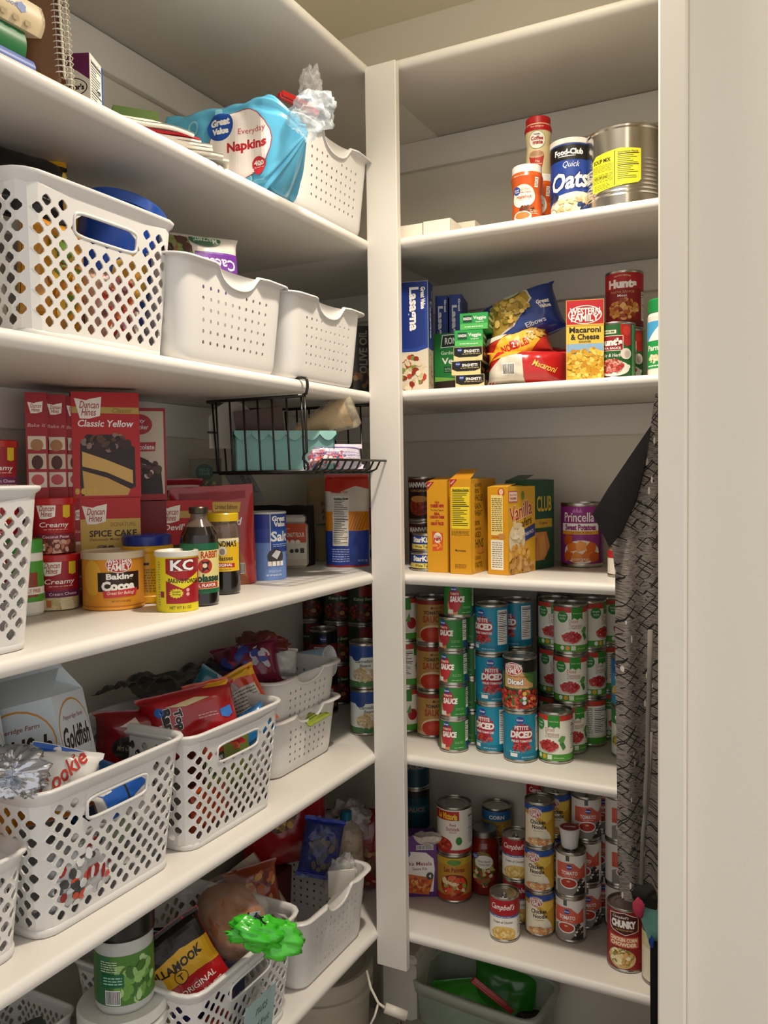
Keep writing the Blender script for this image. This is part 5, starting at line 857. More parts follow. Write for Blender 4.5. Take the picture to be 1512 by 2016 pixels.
cb_ = MB(); crumple(cb_, 0, 0, 0, .05, 1.2, .8, .3, film('#efefef', .6), 12, .6); thing('plastic_bag', cb_, (-.11, -.285, z+.150), .4, 'clear plastic bag showing over the rim of the round-hole basket nearest the post', 'plastic bag')
dk = carton(.05, .05, .16, ('#2a2624', '#231f1e', '#231f1e', '#231f1e'), F=[('t', 'OLIVE OIL', 0, .1, .1, .02, '#8a8478', {'rot': Q, 'b': .03}), ('blob', 0, .04, .02, .02, ['#5a3a2a', '#7a5a3a'], 12, .008)]); thing('carton', dk, (-.06, .06, z+.0005), dg(40), 'dark carton standing behind the hole basket in the corner by the post', 'box')
# =============================================================== wire basket hanging under the third shelf
BK = M('#15130f', rough=.45, coat=.3, metal=.3); wm = MB(); hks = []
ya, yb, xb, xf, zt, zb, r = -.312, -.012, -.218, .018, 1.757, 1.612, .0021
def W(m, *pts, r=r): tube(m, pts, r, BK, 7)
fr = .0034
W(wm, (xb, ya, zt), (xf, ya, zt), r=fr); W(wm, (xb, yb, zt+.004), (xf, yb, zt+.004), r=fr); W(wm, (xb, ya, zt), (xb, (ya+yb)/2, zt-.006), (xb, yb, zt+.004), r=fr)
W(wm, (xb, ya, zt-.062), (xb, yb, zt-.062)); 
n = 7
for q in range(n):                                   # side bars with the bottom runners
    x = xb+.022+(xf-.03-xb)*q/(n-1)
    W(wm, (x, ya, zt), (x+.004, ya+.002, zb+.004), (x+.004, ya+.006, zb), (x+.004, yb-.006, zb), (x+.004, yb-.002, zb+.004), (x, yb, zt+.004))
n = 10
for q in range(n):
    y = ya+.016+(yb-ya-.032)*q/(n-1)
    W(wm, (xb, y, zt-.002), (xb+.010, y, zb+.004), (xb+.014, y, zb-.003), (xf+.004, y, zb-.003), (xf+.020, y, zb+.004), (xf+.030, y, zb+.022))
W(wm, (xf+.030, ya+.012, zb+.022), (xf+.030, yb-.012, zb+.022), r=.0026); W(wm, (xf+.016, ya, zb), (xf+.030, ya+.012, zb+.022), r=.0026); W(wm, (xf+.016, yb, zb), (xf+.030, yb-.012, zb+.022), r=.0026)
W(wm, (xb+.012, ya, zb), (xf+.016, ya, zb), r=.0026); W(wm, (xb+.012, yb, zb), (xf+.016, yb, zb), r=.0026); W(wm, (xb+.012, ya, zb), (xb+.012, yb, zb), r=.0026)
for y in (ya, yb):                                   # front uprights with their kink
    W(wm, (xf, y, zt), (xf+.003, y, zb+.036), (xf-.004, y, zb+.031), (xf-.006, y, zb+.024), (xf+.004, y, zb+.015), (xf+.006, y, zb), r=.0026)
    zs = ZC[2]+.0145; pts = [(-.16, y, zs), (xf-.004, y, zs)]+[(xf+.0+.007*math.sin(s), y, zs-.012+.012*math.cos(s)+(-.0 if s < 1.6 else 0)) for s in (.5, 1.0, 1.57)]+[(xf+.007, y, zt+.016), (xf+.004, y, zt+.004), (xf-.006, y, zt)]
    hk = MB(); W(hk, *pts, r=.0030); hks.append(('shelf_hook', hk))
thing('wire_basket', [('basket_frame', wm)]+hks, (0, 0, 0), 0, 'black wire basket hooked under the third shelf near the post', 'basket')
AQ = M('#77a8a4', rough=.5, var=.03); m = MB(); bw, bd, bh = .205, .11, .082
box(m, -bw/2, -bd/2, 0, bw/2, bd/2, .003, AQ)
for (x0, y0, x1, y1) in ((-bw/2, -bd/2, bw/2, -bd/2+.003), (-bw/2, bd/2-.003, bw/2, bd/2), (-bw/2, -bd/2, -bw/2+.003, bd/2), (bw/2-.003, -bd/2, bw/2, bd/2)): box(m, x0, y0, 0, x1, y1, bh, AQ)
s = MB(); AQ2 = M('#86b6b0', rough=.5)
def scal(a, b, sx, sy, n):                            # scalloped collar strip from a to b
    L = (Vector(b)-Vector(a)).length; N_ = n*10; d = (Vector(b)-Vector(a))/N_; v = []; 
    for i in range(N_+1):
        p = Vector(a)+d*i; ph = (i/10) % 1.0; dip = .0065+.0125*math.sin(PI*ph); v += [p+Vector((sx*.006, sy*.006, bh-dip)), p+Vector((sx*.0025, sy*.0025, bh+.001)), p+Vector((-sx*.003, -sy*.003, bh+.001))]
    f = []
    for i in range(N_): f += [(3*i, 3*i+3, 3*i+4, 3*i+1), (3*i+1, 3*i+4, 3*i+5, 3*i+2)]
    s.add(v, f, AQ2)
scal((-bw/2-.003, -bd/2, 0), (bw/2+.003, -bd/2, 0), 0, -1, 6); scal((bw/2, -bd/2-.003, 0), (bw/2, bd/2+.003, 0), 1, 0, 3); scal((bw/2, bd/2, 0), (-bw/2, bd/2, 0), 0, 1, 6); scal((-bw/2, bd/2, 0), (-bw/2, -bd/2, 0), -1, 0, 3)
thing('scalloped_box', [('box', m), ('scalloped_edge', s)], (-.115, -.195, zb+.0015), dg(42), 'aqua box with scalloped edge inside the black wire basket', 'box')
cn = MB(); WF_ = M('#c9a468', rough=.8, bump=.5, bscale=160); 
for q in range(5): x = q*.021; lathe(cn, [(.012+.0032*q, x), (.018+.0040*q, x+.034), (.0165+.0040*q, x+.034)], WF_, 22)
lathe(cn, [(.0, .0), (.012, .0)], WF_, 22)
cf = MB(); lathe(cf, [(.010, -.012), (.018, .0), (.0375, .10), (.041, .125), (.036, .135), (.015, .137)], film('#e8dcc0', .80), 26)
thing('ice_cream_cones', [('cones', cn), ('bag', cf)], (-.105, -.150, zb+.086), (dg(-4), dg(68), dg(22)), 'stack of nested wafer cones in clear film resting on the aqua box', 'cones')
thing('carton', carton(.10, .03, .075, ('#4a2c1c', '#3a2016', '#3a2016', '#5a3826')), (-.145, -.225, zb+.058), (dg(6), dg(-7), dg(38)), 'dark brown box standing in the aqua scalloped box', 'box')
wp = MB(); sheet(wp, lambda u, v: Vector(((u-.5)*.10, .012*math.sin(3*u)+.010*v, v*.10*(1-.35*abs(2*u-1)**2))), 12, 8, M('#b9b2a4', rough=.7)); thing('paper_packet', wp, (-.185, -.270, zb+.05), (0, 0, dg(40)), 'pale paper packet at the left end inside the wire basket', 'packet')
zp = bag(.135, .058, .040, film('#ded6e4', .25), [('blob', -.02, .018, .045, .016, ['#c2505a', '#e8c8d0', '#6a78b0', '#d89aa8', '#f0e8e8', '#d85a6a'], 130, .0055), ('r', -.05, .040, .066, .0425, '#6a4a92'), ('ln', -.06, .02, .06, .03, 2, '#8a7ab0')], crump=.005, cs=30, seed=41, p=.45)
thing('zip_bag', zp, (-.005, -.165, zb+.004), (dg(-24), 0, dg(46)), 'clear zip bag of pink candies lying at the open front of the wire basket', 'bag')
# =============================================================== fourth shelf left (index 3)
z = TOP[3]; G = 'groceries on the fourth shelf left'
basket('lb1', LB(.262, .24, .212), (-.142, -1.055, z+.0005), Q, 'tall white lattice basket at the left frame edge beside the frosting tubs', GL)
fill(-.05, -1.03, z+.02, .12, .10, .05, plastic('#1c3f8c'), (0, 0, Q), 'blue bag inside the lattice basket at the left frame edge', (), 51)
fill(-.07, -1.0, z+.10, .10, .09, .05, plastic('#8a2a2c'), (0, dg(8), dg(80)), 'red bag inside the lattice basket at the left frame edge', (), 52)
thing('tin_can', proto('libby', lambda: can_parts(.0675, .09, '#e6ded0', [('r', -.12, .0066, .12, .02, '#a8202a'), ('t', "Libby's", .0, .052, .045, .020, '#b01f2a', {'s': .25, 'b': .03})], du=.006)), (-.130, -.985, z+.145), B((-.12, -.99))+dg(6), 'small red and white can on top inside the left edge lattice basket', 'tin can')
def lathe_tub(r, h, col, lidc, items, lidh=.012, seed=1, taper=.94):
    b = MB(); lathe(b, [(0, 0), (r*taper-.002, 0), (r*taper, .003), (r, h-lidh)], col, 44)
    art(b, items, lambda u, v, o: ((r*(taper+(1-taper)*v/h)+o)*math.sin(u/r), -(r*(taper+(1-taper)*v/h)+o)*math.cos(u/r), v), (-PI*r, .001, PI*r, h-lidh-.0005), du=.005, seed=seed, base=.0006)
    l = MB(); lathe(l, [(r+.0002, h-lidh-.001), (r+.0028, h-lidh), (r+.0032, h-.0015), (r+.0015, h), (r-.004, h), (r-.006, h-.003), (0, h-.003)], lidc, 44); return [('tub', b), ('lid', l)]
def dh(x, y, w, fs='#f1eadf'): return [('p', [(x-w*.5, y+w*.36), (x-w*.1, y+w*.28), (x, y+w*.33), (x+w*.42, y+w*.42), (x+w*.36, y-w*.26), (x, y-w*.36), (x-w*.32, y-w*.36)], fs), ('t', 'Duncan', x, y+w*.13, w*.66, w*.26, '#a3202a', {'s': .3}), ('t', 'Hines', x-w*.02, y-w*.13, w*.5, w*.26, '#a3202a', {'s': .3})]
REDL = M('#b5171c', rough=.3, coat=.4)
def frost(kind):
    it = dh(.0, .072, .036)+[('t', 'Creamy', .012, .048, .05, .011, WHITE, {'s': .15}), ('ln', -.006, .0395, .034, .0425, 1, '#e8b8a8'), ('p', [(.026, .088), (.04, .088), (.04, .062), (.033, .06), (.026, .062)], '#d8b82c')]
    if kind == 'cream': it = [('p', [(-.12, 0), (-.12, .032), (-.05, .044), (-.02, .036), (.0, .03), (.12, .034), (.12, 0)], '#d9c79a'), ('blob', -.01, .014, .05, .016, ['#e3d3a8', '#d0bc8a', '#ecdfba'], 40, .012), ('r', -.012, .022, .05, .086, '#9c1626'), ('r', -.012, .022, .05, .034, '#6a2050'), ('t', 'Cream Cheese', .018, .028, .048, .005, '#e8d0dc')]+it+[('r', -.011, .006, -.003, .018, '#c2703a')]
    else: it = [('p', [(-.12, 0), (-.12, .026), (.12, .026), (.12, 0)], '#5a241c'), ('blob', -.01, .012, .06, .013, ['#8a4a34', '#c9a088', '#6a2a20', '#b5705a'], 90, .006), ('r', -.02, .024, .05, .034, '#7a1a30'), ('t', 'Coconut Pecan', .014, .029, .044, .005, '#e8d0dc')]+it+[('r', -.014, .006, -.004, .017, '#e9dccc'), ('t', '150', -.009, .012, .008, .005, '#2a1a14')]
    return lathe_tub(.0385, .0945, '#a8121b', REDL, it, seed=3)
f2 = stand(112, 1203, 3, .037); GF = 'frosting tubs with red lids'
thing('frosting_tub', proto('fr_cream', lambda: frost('cream')), f2, B(f2)-dg(8), 'red-lidded cream cheese frosting tub standing on the shelf left of the cocoa', 'tub', GF)
thing('frosting_tub', proto('fr_coco', lambda: frost('coco')), (f2[0]-.003, f2[1]-.002, f2[2]+.0955), B(f2)-dg(12), 'red-lidded coconut pecan frosting tub stacked on the cream cheese one', 'tub', GF)
f3 = (f2[0]-.045, f2[1]-.085, f2[2])
thing('frosting_tub', proto('fr_cream', lambda: frost('cream')), f3, B(f3), 'red-lidded frosting tub hidden low behind the left lattice basket, lowest', 'tub', GF)
thing('frosting_tub', proto('fr_coco', lambda: frost('coco')), (f3[0], f3[1], f3[2]+.0955), B(f3)-dg(5), 'red-lidded frosting tub behind the left lattice basket, middle of its stack', 'tub', GF)
thing('frosting_tub', proto('fr_cream', lambda: frost('cream')), (f3[0], f3[1], f3[2]+.191), B(f3)-dg(2), 'red-lidded frosting tub topmost left, above the lattice basket rim', 'tub', GF)
gb_ = stand(52, 1214, 3, .028); b = MB(); lathe(b, [(0, 0), (.026, 0), (.028, .004), (.028, .100), (.024, .108)], M('#e6e4dc', rough=.35), 32); art(b, [('r', -.1, .022, .1, .088, '#4c9a34'), ('r', -.005, .03, .02, .07, '#8a3a24'), ('r', -.1, .034, .1, .046, '#e9e4da'), ('t', 'SALT FREE', .01, .040, .03, .006, '#a8201c')], cyl(.0282), (-.09, .01, .09, .1), du=.005)
l = MB(); lathe(l, [(.0285, .102), (.0285, .122), (.026, .124), (0, .124)], M('#3f9a3a', rough=.35, coat=.3), 32); thing('seasoning_shaker', [('bottle', b), ('cap', l)], gb_, B(gb_), 'green-capped seasoning shaker beside the left edge lattice basket', 'bottle')
# cake mix boxes
def cake(title, w=.125, h=.190, t=.040, col='#b5141a', sig=False):
    F = [('r', -w/2, h*.80, w/2, h*.86, '#b89a4a')]+dh(-w*.24, h*.845, .050)+[('t', 'Classic', w*.24, h*.83, .034, .008, '#8a6a2a', {'s': .3}), ('t', title, .0, h*.705, w*.82, .0125, WHITE, {'s': .18, 'b': .02}), ('p', [(-w*.40, h*.14), (-w*.38, h*.52), (-w*.1, h*.60), (w*.1, h*.60), (w*.42, h*.48), (w*.42, h*.10), (w*.1, .004), (-w*.38, .004)], '#2a1612'), ('p', [(-w*.36, h*.44), (w*.0, h*.36), (w*.38, h*.26), (w*.38, h*.13), (w*.0, h*.24), (-w*.36, h*.30)], '#d2a85a'), ('p', [(-w*.36, h*.26), (w*.0, h*.19), (w*.34, h*.08), (w*.30, .004), (-w*.34, .004)], '#c99e50'), ('blob', .0, h*.53, w*.34, h*.07, ['#3a1e16', '#1f100c', '#5a3828', '#8a7468'], 40, .008)]+[('e', -w*.44+q*.010, h*.065, .004, .0055, '#c9a84a') for q in range(4)]
    R = dh(0, h*.87, .024)
    return carton(w, t, h, (col, '#8e1018', '#9c1220', '#a01218'), F=F, R=R, L=dh(.0, h*.86, .026)+[('t', 'Bake it', 0, h*.70, .028, .006, '#d8a0a0', {'s': .2}), ('p', [(-.014, h*.60), (-.014, h*.48), (.014, h*.48), (.014, h*.60)], '#d8c8b0'), ('e', 0, h*.52, .010, .010, '#a8744a'), ('r', -.014, h*.30, .014, h*.44, '#c9b8a0'), ('e', 0, h*.36, .009, .012, '#4a1a14'), ('r', -.014, h*.13, .014, h*.27, '#d8c8b8'), ('e', 0, h*.20, .010, .009, '#b84a4a')])
GC = 'cake mix boxes'
def lay(w, h, t, title, top='#b08a3a', sig=True):          # lying on its long edge: front shows title only
    F = ([('r', -w/2, 0, w/2, h*.72, '#c9a64a'), ('t', 'SIGNATURE', w*.12, h*.64, w*.4, .008, '#8a6a2a')] if sig else [('r', -w/2, h*.68, w/2, h*.86, '#b89a4a'), ('t', 'Classic', w*.3, h*.77, .03, .008, '#8a6a2a', {'s': .3})])+dh(-w*.30, h*.72, .046)+[('t', title, .012 if sig else .0, h*(.38 if sig else .33), w*.62, .012, '#2a1c12' if sig else WHITE, {'b': .02, 's': 0 if sig else .15})]+([('t', 'Deliciously Moist Cake Mix', .004, h*.20, w*.66, .006, '#4a3418', {'s': .2}), ('blob', .02, .004, .04, .012, ['#e9ddc8', '#8a6a4a', '#4a2a1c'], 24, .008)] if sig else [])
    return carton(w, t, h, ('#b5141a', '#8e1018', '#8e1018', '#a01218'), F=F, L=dh(0, h*.72, .022)+[('t', 'Bake it', 0, h*.3, .02, .005, '#d8a0a0')])

def titlebox(w, h, t, title, sig): # standing box, only its upper half is seen
    F_ = ([('r', -w/2, 0, w/2, h*.80, '#c9a64a'), ('t', 'SIGNATURE', w*.20, h*.745, w*.42, .0075, '#8a6a2a'), ('t', title, .004, h*.66, w*.78, .0115, '#2a1c12', {'b': .03}), ('t', 'Deliciously Moist Cake Mix', .004, h*.60, w*.78, .006, '#4a3418', {'s': .2}), ('blob', .01, h*.47, w*.36, .016, ['#e9ddc8', '#8a6a4a', '#4a2a1c', '#c9b8a0'], 50, .008)] if sig else [('r', -w/2, h*.80, w/2, h*.88, '#b89a4a'), ('t', 'Classic', w*.26, h*.84, w*.28, .008, '#8a6a2a', {'s': .3}), ('t', title, .004, h*.70, w*.80, .0125, WHITE, {'s': .15, 'b': .02}), ('p', [(-w*.4, 0), (-w*.4, h*.5), (w*.4, h*.5), (w*.4, 0)], '#2a1612')])+dh(-w*.24, h*.84, .046)
    return carton(w, t, h, ('#b5141a', '#8e1018', '#8e1018', '#a01218'), F=F_, L=dh(0, h*.85, .024)+[('t', 'Bake it', 0, h*.70, .022, .005, '#d8a0a0'), ('p', [(-.012, h*.58), (-.012, h*.45), (.012, h*.45), (.012, h*.58)], '#3a1a14')])
def cmb(mesh, x, y, zz, rot, lab): thing('cake_mix_box', mesh, (x, y, zz), rot, lab, 'box', GC)
X0, Y0 = -.245, -.560; bb = B((X0, Y0))
cmb(titlebox(.104, .186, .040, 'SPICE CAKE', True), X0, Y0, z+.0005, bb+dg(2), 'gold and red spice cake mix box standing behind the cocoa tin')
cmb(cake('Classic Yellow', w=.116, h=.188), X0-.005, Y0-.002, z+.187, bb+dg(6), 'tall red classic yellow cake mix box standing on the spice cake box')
for q, (px, lb) in enumerate(((143, 'third'), (106, 'second'), (68, 'first'))):
    p = onx(px, 900, -.285)
    for lv, w_ in ((0, 'lower'), (1, 'upper')): cmb(cake('Cake', w=.085, t=.034, h=.183), -.300, p.y+.020, z+.0005+lv*.1835, dg(138), 'red cake mix box with narrow side showing, %s from the left, %s level' % (lb, w_))
cmb(titlebox(.112, .176, .036, "Devil's Food", False), -.235, -.375, z+.0005, B((-.235, -.37))+dg(9), "red devil's food cake mix box standing behind the molasses bottles")
p = onx(303, 985, -.27); thing('carton', carton(.075, .05, .176, '#7a1418'), (-.285, -.424, z+.0005), B((-.28, -.44)), 'dark red box hidden under the chocolate mix box', 'box')
thing('brownie_mix_box', carton(.078, .04, .180, ('#a31a22', '#8e1018', '#8e1018', '#a31a22'), F=[('r', -.035, .01, .035, .174, '#cfc0a8'), ('e', -.010, .148, .024, .020, '#b0202a'), ('t', 'Betty', -.012, .154, .026, .009, WHITE, {'s': .3}), ('t', 'Crocker', -.010, .143, .034, .009, WHITE, {'s': .3}), ('p', [(-.042, .112), (.02, .114), (.018, .096), (-.042, .094)], '#a8202a'), ('t', 'Chocolate', -.008, .104, .050, .010, WHITE, {'b': .02}), ('p', [(-.038, .01), (-.038, .072), (-.01, .085), (.01, .076), (.028, .066), (.032, .01)], '#2a1410'), ('blob', 0, .064, .026, .016, ['#5a3a2c', '#2a1410', '#4a2a1e', '#d8c0b0'], 26, .008), ('r', -.04, 0, .04, .012, '#a31a22')]), (-.285, -.424, z+.178), B((-.285, -.44))+dg(2), 'red and cream chocolate mix box behind the tall yellow cake box', 'box', GC)
p = onx(390, 905, -.33); thing('carton', carton(.07, .03, .085, ('#6a6448', '#5a5438', '#5a5438', '#6a6448'), F=[('e', -.002, .055, .020, .018, '#123a2c'), ('t', 'FIELD', -.002, .060, .022, .006, '#5a9a7a'), ('t', 'CLUB', -.002, .052, .022, .006, '#5a9a7a'), ('blob', 0, .02, .03, .015, ['#8a3a24', '#a89a5a', '#4a5a2a'], 30, .006)]), (-.310, p.y, z+.178), B((-.3, p.y)), 'tan packet with dark green badge standing high at the back', 'box')
thing('carton', carton(.09, .04, .176, '#4a1a1a'), (-.310, p.y, z+.0005), B((-.3, p.y)), 'dark red box supporting the tan packet at the back', 'box')
p = onx(352, 960, -.23); fill(-.292, -.325, z+.095, .11, .125, .03, plastic('#a01a24'), (dg(-6), 0, B((-.2, p.y))+.1), 'red resealable pouch with cream band behind the gingerbread pouch', [('r', -.05, .100, .05, .110, '#d8c0b0'), ('r', -.05, .05, .03, .085, '#c9862c')], 61, name='pouch', grp='red baking pouches')
# cocoa, tub, kc
co = stand(225, 1203, 3, .0515); r = .0515; h = .098; b = MB(); lathe(b, [(0, .002), (r*.97, 0), (r, .001), (r, .003), (r*.985, .005), (r*.985, h-.012)], '#d8902a', 48); rr_ = r*.985
art(b, [('e', -.035, .055, .018, .030, '#e0a83c'), ('r', -.024, .032, .048, .064, '#2a1814')]+oval_logo(['WESTERN', 'FAMILY'], .012, .077, .042, .026, '#b5242c', WHITE, '#f0d8c0')+[('t', 'Baking', .013, .0565, .046, .011, WHITE, {'b': .04}), ('t', 'Cocoa', .010, .041, .056, .017, WHITE, {'b': .06}), ('p', [(-.016, .033), (.044, .036), (.040, .024), (-.014, .021)], '#c2303c'), ('t', 'Great for Baking!', .014, .0285, .046, .007, '#f0d8c0', {'s': .25}), ('t', 'NET WT 8 OZ (227g)', .014, .015, .032, .004, '#6a3a14'), ('r', -.162, .006, .162, .0075, '#b5701c')], cyl(rr_), (-.162, .004, .162, h-.012), du=.006, base=.0004)
l = MB(); lathe(l, [(r*.995, h-.013), (r+.0012, h-.012), (r+.0012, h-.001), (r-.001, h), (r-.005, h-.003), (0, h-.003)], M('#c9b9a0', rough=.35, coat=.2), 48); thing('cocoa_tin', [('tin', b), ('lid', l)], co, B(co)-dg(2), 'yellow orange tin of baking cocoa with clear grey lid', 'tin can')
yt = stand(300, 1192, 3, .042); yt = (yt[0]-.02, yt[1]+.012, yt[2]); YP = M('#d9a516', rough=.35, coat=.3); b = MB(); lathe(b, [(0, 0), (.043, 0), (.046, .004), (.046, .012), (.044, .014), (.044, .088), (.046, .092), (.046, .098), (.038, .104)], YP, 44); art(b, [('r', .006, .068, .018, .072, '#2a2410'), ('ln', .006, .02, .03, .062, 9, '#8a6a14')], cyl(.0442), (-.1, .01, .1, .1), du=.006)
l = MB(); lathe(l, [(.040, .100), (.0425, .101), (.043, .117), (.040, .120), (0, .120)], M('#1c2f86', rough=.35, coat=.2, bump=.1), 44); thing('drink_mix_tub', [('tub', b), ('lid', l)], yt, B(yt)-dg(20), 'yellow plastic tub with dark blue lid between cocoa and baking powder', 'tub')
kc_ = stand(350, 1206, 3, .0345); r = .0345; h = .100; b = MB(); lathe(b, [(0, .001), (r, 0), (r, h-.009)], '#e0cf1c', 44)
art(b, [('r', -.010, .014, .1, .088, '#9c1420'), ('p', [(-.010, .064), (.018, .050), (.05, .064), (.05, .052), (.018, .038), (-.010, .052)], '#e0cf1c'), ('t', 'BAKING POWDER', .022, .051, .056, .0075, '#2a1c10', {'b': .03, 'rot': -.05}), ('t', 'KC', .018, .077, .040, .018, WHITE, {'b': .03, 'o': '#3a0a10'}), ('ln', .004, .0665, .036, .069, 1, '#d8a088'), ('star', .007, .031, .012, .0085, 14, '#e0cf1c'), ('t', 'Double', .007, .034, .013, .004, '#2a1c10'), ('t', 'Acting', .007, .029, .013, .004, '#2a1c10'), ('e', .026, .036, .003, .003, '#e8a8a8'), ('e', .026, .029, .003, .003, '#e8a8a8'), ('t', 'NET WT 8.1 OZ', .014, .0075, .036, .005, '#5a5210'), ('ln', -.027, .01, -.022, .084, 18, '#8a8a6a'), ('r', -.021, .024, -.014, .034, '#8a2a3a')], cyl(r), (-.1, .001, .1, h-.01), du=.005, base=.0004)
l = MB(); lathe(l, [(r, h-.010), (r+.0015, h-.009), (r+.0015, h-.001), (r-.001, h), (r-.004, h-.004), (0, h-.004)], M('#d8d4c8', rough=.35, coat=.2), 44); thing('baking_powder_tin', [('tin', b), ('lid', l)], kc_, B(kc_)-dg(14), 'yellow and dark red baking powder tin with white lid', 'tin can')
DK = M('#120a08', rough=.1, coat=.8, var=.1); CLR = M('#6a5a4e', rough=.08, coat=.8, var=.1, alpha=.75)
br = stand(395, 1195, 3, .0325); r = .0325; b = MB(); lathe(b, [(0, 0), (.030, 0), (r, .004), (r, .112), (.031, .122), (.024, .136)], DK, 40); lathe(b, [(.024, .136), (.015, .148), (.0135, .158), (.0135, .160)], CLR, 40)
lb = MB(); art(lb, [('r', -.04, .026, .04, .106, '#e2d58c'), ('r', -.102, .096, .102, .108, '#12603c'), ('r', -.102, .022, .102, .030, '#12603c'), ('t', 'BRER RABBIT', .0, .0885, .062, .012, '#b5321c', {'b': .03}), ('e', .004, .069, .0125, .0125, '#b5321c'), ('p', [(-.002, .058), (.0, .072), (-.003, .078), (.004, .076), (.012, .078), (.008, .068), (.011, .060), (.006, .064)], '#2a1a14'), ('e', .003, .070, .004, .004, '#e8d8b8'), ('t', 'Molasses', .006, .0485, .056, .014, '#14402c', {'b': .05}), ('p', [(-.028, .041), (.03, .041), (.03, .031), (-.028, .031)], '#b5321c'), ('t', 'FULL FLAVOR', .002, .036, .044, .006, WHITE, {'b': .03}), ('t', 'NET 12 FL OZ', 0, .0275, .024, .003, '#2a1a14')], cyl(.0328), (-.102, .02, .102, .11), du=.005)
l = MB(); lathe(l, [(.0145, .158), (.0165, .159), (.0165, .168), (.015, .170), (0, .170)], M('#4a4438', rough=.35, metal=.8), 32); thing('molasses_bottle', [('bottle', b), ('label', lb), ('cap', l)], br, B(br)+dg(10), 'dark long-necked molasses bottle with cream and red label', 'bottle')
gr = stand(441, 1172, 3, .0320); r = .0320; b = MB(); lathe(b, [(0, 0), (.029, 0), (r, .005), (r, .078)], DK, 40); lathe(b, [(r, .078), (r, .118), (.030, .128), (.0275, .134), (.0275, .140)], CLR, 40)
lb = MB(); art(lb, [('r', -.04, .044, .04, .106, '#e0b41c'), ('r', -.04, .098, .04, .106, '#e9dca8'), ('t', "GRANDMA'S", .002, .096, .058, .012, '#1a1410', {'b': .03}), ('e', .002, .0825, .008, .009, '#d8d0c0'), ('e', .002, .081, .005, .006, '#8a7a6a'), ('t', 'Molasses', .002, .069, .040, .009, '#1a1410', {'b': .02}), ('p', [(-.02, .061), (.026, .059), (.026, .051), (-.02, .053)], '#b5241c'), ('t', 'ORIGINAL', .004, .056, .034, .005, WHITE, {'b': .03}), ('ln', -.01, .046, .018, .049, 1, '#8a6a14')], cyl(.0323), (-.1, .03, .1, .11), du=.005)
l = MB(); lathe(l, [(.0285, .137), (.0305, .138), (.0305, .151), (.029, .153), (0, .153)], M('#d8b414', rough=.3, coat=.3), 36); thing('molasses_jar', [('jar', b), ('label', lb), ('lid', l)], gr, B(gr)-dg(6), 'wide molasses jar with yellow lid and yellow label', 'jar')
# gingerbread pouch
gi = onz(450, 1155, TOP[3]); gm = bag(.165, .205, .05, plastic('#a32026', .15), [('p', [(-.066, .165), (-.066, .192), (.066, .192), (.066, .178), (-.05, .170)], '#8a1620'), ('e', -.030, .166, .020, .013, '#c2303c'), ('t', 'Betty', -.030, .170, .022, .008, WHITE, {'s': .3}), ('t', 'Crocker', -.030, .162, .028, .008, WHITE, {'s': .3}), ('p', [(-.004, .174), (.056, .170), (.052, .150), (.0, .154)], '#c9a23a'), ('t', 'Limited Edition', .026, .162, .044, .009, '#3a2410', {'rot': -.06}), ('t', 'Gingerbread', .002, .134, .110, .020, WHITE, {'s': .2, 'rot': -.08, 'b': .02}), ('p', [(-.01, .118), (.03, .112), (.056, .06), (.064, .012), (-.04, .012), (-.046, .06)], '#a8643a'), ('e', -.004, .094, .026, .026, '#b5703f'), ('e', .01, .100, .003, .003, '#f0e0d0'), ('e', -.012, .1, .003, .003, '#f0e0d0'), ('p', [(-.03, .070), (.0, .062), (.0, .058), (-.03, .066)], '#f3e8dc'), ('p', [(.018, .064), (.046, .072), (.046, .068), (.018, .060)], '#f3e8dc'), ('p', [(-.07, .04), (.0, .056), (.062, .016), (.068, .0), (-.07, .0)], '#8a4a2c'), ('bc', .036, .024, .058, .046), ('t', 'NET WT 17.5 OZ', -.02, .016, .05, .005, '#5a2a18')], crump=.003, cs=20, seed=71, p=.5, stand=True)
thing('pouch', gm, (gi.x-.045, gi.y+.018, z+.0008), (dg(7), dg(-2), B(gi)+dg(4)), 'red gingerbread cookie mix pouch leaning back behind the molasses jar', 'pouch', 'red baking pouches')
sa = stand(527, 1143, 3, .0415); r = .0415; h = .143; b = MB(); lathe(b, [(0, .001), (r, 0), (r, h)], '#6f8fcf', 44)
art(b, [('r', -.13, .080, .13, .143, '#3a4aa0'), ('r', -.13, .11, .13, .143, '#2f3c92'), ('r', .010, .060, .1, .142, '#1b3f92'), ('r', .0095, .060, .0108, .142, WHITE), ('t', 'Great', .032, .131, .036, .012, WHITE, {'b': .05}), ('t', 'Value', .034, .119, .032, .011, WHITE, {'b': .05}), ('r', .012, .074, .1, .108, '#2458b0'), ('t', 'Salt', .034, .093, .046, .022, WHITE, {'b': .03}), ('ln', .016, .070, .06, .078, 2, '#b8c8e8'), ('e', .022, .050, .019, .017, '#3a3436'), ('p', [(.012, .052), (.022, .064), (.034, .060), (.024, .044)], '#d8d8dc'), ('r', .004, .030, .012, .040, '#f0ede4'), ('r', .0135, .030, .0215, .040, '#f0ede4'), ('r', .023, .030, .031, .040, '#f0ede4'), ('r', .0325, .030, .04, .040, '#f0ede4'), ('ln', .006, .016, .036, .021, 2, '#dbe4f4'), ('t', 'NET WT 26 OZ (737g)', .018, .010, .036, .005, '#f0f2f6', {'b': .03})], cyl(r), (-.13, .001, .13, h-.0005), du=.006, base=.0004)
l = MB(); lathe(l, [(r+.0012, h-.002), (r+.0012, h+.002), (r-.002, h+.003), (r-.003, h), (0, h)], M('#c9c6bc', rough=.5), 44); thing('salt_canister', [('canister', b), ('lid', l)], sa, B(sa)-dg(4), 'round blue salt canister in front of the coconut flour', 'canister')
